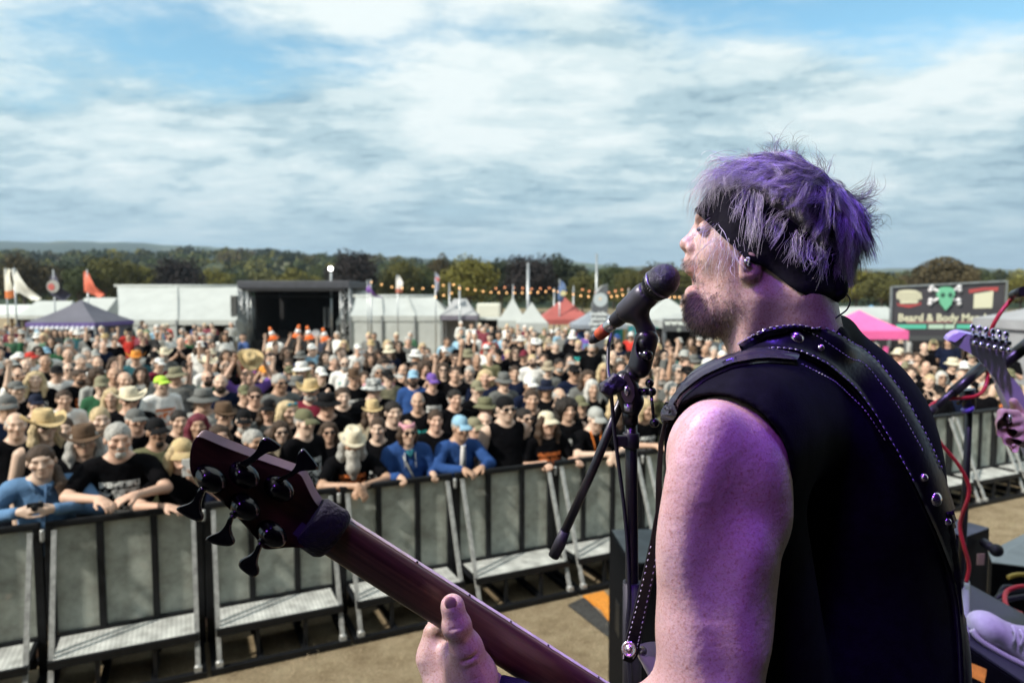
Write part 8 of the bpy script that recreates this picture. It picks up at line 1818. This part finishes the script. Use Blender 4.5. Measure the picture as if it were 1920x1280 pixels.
# stage deck on the right, wedge monitor and shoe
dk = tag(MB().box((4.1, 2.55, 1.26), (4.4, 1.5, .10)).build('stage_extension', M('grey_deck', (.13, .14, .145), .7, vary=(6, .4))), 'grey stage deck extension at the right', kind='structure')
wd = empty('wedge_monitor', P(1860, 1200, 2.1), 0, 'grey grilled wedge monitor under the white shoe', 'speaker')
wp = lambda name, me, mat: part_of(wd, name, me, mat)
ga, gb, gc, gd = P(1809, 1093, 2.35), P(2010, 1205, 2.35), P(2010, 1345, 1.85), P(1806, 1212, 1.95); nrm = (gb-ga).cross(gd-ga).normalized(); nrm = nrm if nrm.y < 0 else -nrm
m = MB(); dn = Vector((0, .05, -.30)); fl_ = lambda p, dy: Vector((p.x, p.y+dy, 1.312)); m.add([ga, gb, gc, gd, fl_(ga, .05), fl_(gb, .05), fl_(gc, .02), fl_(gd, .02)], [(0, 1, 2, 3), (7, 6, 5, 4), (0, 4, 5, 1), (1, 5, 6, 2), (2, 6, 7, 3), (3, 7, 4, 0)]); wp('cabinet', m.me('cabinet'), CAB)
GRL = M('steel_grille', (.060, .066, .085), .5, .4, bump=(420, .9, .002)); q = [p+nrm*.004 for p in (ga.lerp(gc, .02), gb, gc, gd.lerp(gb, .02))]; m = MB(); m.prism(q, nrm*.006); wp('grille', m.me('grille'), GRL)
m = MB(); m.tube([ga+nrm*.006, gd+nrm*.006], .012, 8); wp('pale_edge', m.me('pale_edge'), M('worn_edge', (.28, .29, .31), .6))
m = MB(); m.prism([P(1799, 1233, 1.90), P(1850, 1254, 1.88), P(1846, 1280, 1.86), P(1796, 1256, 1.88)], Ff*.002); wp('orange_sticker', m.me('orange_sticker'), M('sticker_orange', (.72, .30, .03), .5, vary=(60, .3)))
# shoe
s_ = SDF(tuple(P(1800, 1330, 2.0)-Vector((.02, .12, .03))), tuple(P(2080, 1120, 2.0)+Vector((.04, .2, .06))), .004)
s_.ell(P(1846, 1172, 2.03), (.046, .036, .045), axes(30)); s_.cone(P(1850, 1178, 2.03), P(1930, 1214, 2.03), .040, .052, .03); s_.cone(P(1930, 1214, 2.03), P(2010, 1240, 2.03), .052, .062, .03); s_.cone(P(1990, 1215, 2.03), P(2030, 1150, 2.05), .05, .06, .03)
pp_('shoe', s_.me('shoe', 1), M('white_canvas', (.60, .59, .60), .75, vary=(14, .3), bump=(250, .5, .002)))
m = MB(); m.tube(smooth_path([P(1822, 1180, 2.0), P(1838, 1200, 1.99), P(1880, 1226, 1.985), P(1940, 1256, 1.98), P(2010, 1290, 1.98)], 20), .009, 8); pp_('shoe_sole', m.me('shoe_sole'), M('sole_rubber', (.52, .52, .50), .6))
for i in range(4): m = MB(); m.tube(smooth_path([P(1898+i*14, 1172+i*7, 1.985), P(1904+i*14, 1186+i*7, 1.972), P(1900+i*13, 1204+i*6, 1.978)], 8), .0035, 6); pp_('shoe_lace', m.me('shoe_lace'), M('lace_white', (.7, .7, .7), .8))
m = MB(); m.tube([P(2030, 1160, 2.05), P(2070, 980, 2.08), Vector((2.17, 2.08, 2.2))], [.06, .075, .09], 14); pp_('trouser_leg', m.me('trouser_leg'), M('black_denim'))
m = MB(); m.tube([(2.30, 2.0, 1.36), (2.28, 2.02, 1.78), (2.25, 2.05, 2.22)], [.055, .07, .095], 14); m.box((2.30, 2.06, 1.35), (.10, .28, .08), bev=.03); pp_('trouser_leg', m.me('trouser_leg'), M('black_denim'))
s_ = SDF((-.3, -.25, .78), (.3, .25, 1.80), .012); torso(s_, lambda p: Vector(p), .012); s_.cone((0, .01, 1.40), (0, 0, 1.56), .058, .056, .04); add_head(s_, Matrix.Translation((0, -.015, 1.62))); gv, gq = s_.mesh_arrays(); gv = np.c_[-gv[:, 0]+2.26, -gv[:, 1]+2.05, gv[:, 2]+1.33]
pp_('torso', np_mesh('torso', gv, gq), M('black_cotton'))
# black case with round knob and the grey topped box beyond
cs = empty('equipment_case', P(1815, 1080, 2.9), 0, 'black equipment case with pale lit top and round knob behind the second stand', 'case')
cp = lambda name, me, mat: part_of(cs, name, me, mat)
ta, tb, tc_, td = P(1766, 968, 3.15), P(1855, 992, 3.0), P(1812, 1008, 2.75), P(1722, 984, 2.9); m = MB(); m.add([ta, tb, tc_, td]+[Vector((p.x, p.y, 1.312)) for p in (ta, tb, tc_, td)], [(0, 1, 2, 3), (7, 6, 5, 4), (0, 4, 5, 1), (1, 5, 6, 2), (2, 6, 7, 3), (3, 7, 4, 0)]); cp('case_body', m.me('case_body'), CAB)
m = MB(); m.prism([p+Vector((0, 0, .003)) for p in (ta, tb, tc_, td)], (0, 0, .004)); cp('lit_top', m.me('lit_top'), TOPP)  # paler sheet carries the light falling on the case top
m = MB(); m.tube([P(1845, 1016, 2.85), P(1862, 1028, 2.78)], .018, 10); m.sphere(P(1868, 1031, 2.76), .026, 16, 12); cp('round_knob', m.me('round_knob'), RUB)
m = MB(); m.prism([P(1832, 1037, 2.74), P(1846, 1037, 2.76), P(1844, 1058, 2.76), P(1831, 1058, 2.74)], -Ff*.003); cp('beige_label', m.me('beige_label'), M('beige_card', (.42, .30, .18), .7))
g2 = empty('grey_box', P(1900, 1050, 4.0), 0, 'low box with pale grey top at the right edge', 'box'); t4 = [P(1853, 1036, 4.3), P(1990, 968, 5.0), P(2090, 1085, 4.0), P(1860, 1056, 4.0)]
m = MB(); m.add(t4+[Vector((p.x, p.y, .0)) for p in t4], [(0, 1, 2, 3), (7, 6, 5, 4), (0, 4, 5, 1), (1, 5, 6, 2), (2, 6, 7, 3), (3, 7, 4, 0)]); part_of(g2, 'box_body', m.me('box_body'), CAB); m = MB(); m.prism([p+Vector((0, 0, .003)) for p in t4], (0, 0, .006)); part_of(g2, 'pale_top', m.me('pale_top'), M('pale_grey_top', (.34, .36, .37), .6, vary=(4, .2)))
# second microphone stand with red cable
s2 = empty('microphone_stand', P(1800, 1090, 2.3), 0, 'second black microphone stand wrapped in red cable at the right', 'microphone stand')
q2 = lambda name, pts, r_, mat=BLK, n=12: part_of(s2, name, MB().tube([P(*p) for p in pts], r_, n).me(name), mat)
q2('pole', [(1818, 750, 2.2), (1810, 930, 2.25), (1800, 1100, 2.3)], .011); q2('clutch', [(1812, 730, 2.2), (1818, 765, 2.2)], [.026, .018]); q2('boom', [(1744, 771, 2.12), (1800, 722, 2.16), (1850, 680, 2.2), (1880, 652, 2.25)], .011); q2('boom_sleeve', [(1786, 736, 2.15), (1846, 684, 2.2)], .0165)
q2('boom_end', [(1739, 775, 2.115), (1752, 764, 2.125)], .0135, RUB); q2('microphone_grip', [(1872, 688, 2.15), (1960, 620, 2.2)], [.018, .022])
q2('clamp_handle', [(1806, 748, 2.18), (1796, 756, 2.17)], .006); part_of(s2, 'violet_ring', MB().tube([P(1813, 764, 2.19), P(1816, 770, 2.19)], .019, 14).me('violet_ring'), M('violet_plastic', (.10, .06, .35), .4))
REDC = M('red_cable', (.50, .02, .03), .45)
def cable(pts, r_, lab, mat=REDC, n=60): tag(MB().tube(smooth_path([P(*p) for p in pts], n), r_, 8).build('cable', mat), lab, 'cable', 'cables round the second stand')
cable([(1925, 552, 2.1), (1905, 556, 2.1), (1890, 568, 2.1), (1872, 592, 2.1), (1858, 620, 2.12), (1850, 660, 2.2), (1852, 700, 2.2), (1846, 728, 2.19), (1830, 742, 2.17), (1800, 746, 2.16), (1770, 748, 2.15), (1748, 758, 2.13), (1738, 774, 2.13), (1745, 800, 2.16), (1765, 832, 2.18), (1795, 868, 2.19), (1815, 905, 2.20), (1816, 930, 2.21), (1804, 965, 2.22), (1800, 990, 2.22), (1808, 1025, 2.22), (1817, 1060, 2.24), (1812, 1090, 2.26)], .006, 'red cable looping round the second microphone stand', n=130)
cable([(1792, 1240, 1.87), (1796, 1262, 1.87), (1802, 1300, 1.87)], .006, 'short red cable end at the bottom right', n=20)
cable([(1925, 1098, 3.2), (1905, 1100, 3.2), (1888, 1108, 3.2), (1884, 1122, 3.15), (1890, 1138, 3.1), (1915, 1150, 3.1)], .010, 'red cable coil on the grey deck', n=40)
BC = M('cable_black')
for i, (a, b, c) in enumerate((((1868, 1122, 3.3), (1890, 1108, 3.3), (1930, 1104, 3.3)), ((1868, 1130, 3.2), (1895, 1122, 3.2), (1930, 1116, 3.2)), ((1874, 1116, 3.35), (1884, 1100, 3.35), (1905, 1102, 3.35)))): cable([a, b, c], .012, ['thick black cable on the grey deck behind the red coil', 'thick black cable on the grey deck in front of the red coil', 'short curled black cable on the grey deck'][i], BC, 20)
cable([(1925, 1076, 3.6), (1905, 1077, 3.6), (1890, 1082, 3.6)], .012, 'yellow cable end at the right edge of the deck', M('yellow_cable', (.5, .34, .06), .5), 12)
m = MB(); m.tube([P(1862+58, 545, 2.0), P(1900, 553, 2.08)], .014, 10); tag(m.build('microphone', BLK), 'dark microphone end at the top of the red cable, right edge', 'microphone')
# --- tidy the look of the pit near the right barrier
for i, (u, v) in enumerate(((1832, 893), (1858, 888), (1880, 884))):
    p = gp(u, v, 0.0); o = MB(); o.lathe([(.05, 0), (.055, .02), (.05, .10), (.02, .2), (.015, .24), (1e-6, .24)], 12, Matrix.Translation(p) @ Matrix.Rotation(pi/2, 4, 'Y')); tag(o.build('water_bottle', M('blue_bottle', (.03, .12, .25), .2)), ['left', 'middle', 'right'][i]+' one of the blue bottles lying below the right barrier treads', 'bottle', 'blue bottles in the pit')
# ================================================================== summer haze
hz = MB().box((0, 4400, 170), (14000, 9000, 344)).build('haze', None); tag(hz, 'thin blue summer haze over the valley', kind='stuff')
hm = bpy.data.materials.new('haze_air'); hm.use_nodes = True; nt = hm.node_tree; nt.nodes.clear(); ho = nt.nodes.new('ShaderNodeOutputMaterial'); pv = nt.nodes.new('ShaderNodeVolumePrincipled')
pv.inputs['Color'].default_value = (.62, .80, 1.0, 1); pv.inputs['Density'].default_value = 1.45e-4; pv.inputs['Anisotropy'].default_value = .2
nt.links.new(pv.outputs[0], ho.inputs['Volume']); hz.data.materials.clear(); hz.data.materials.append(hm); hz.display_type = 'WIRE'
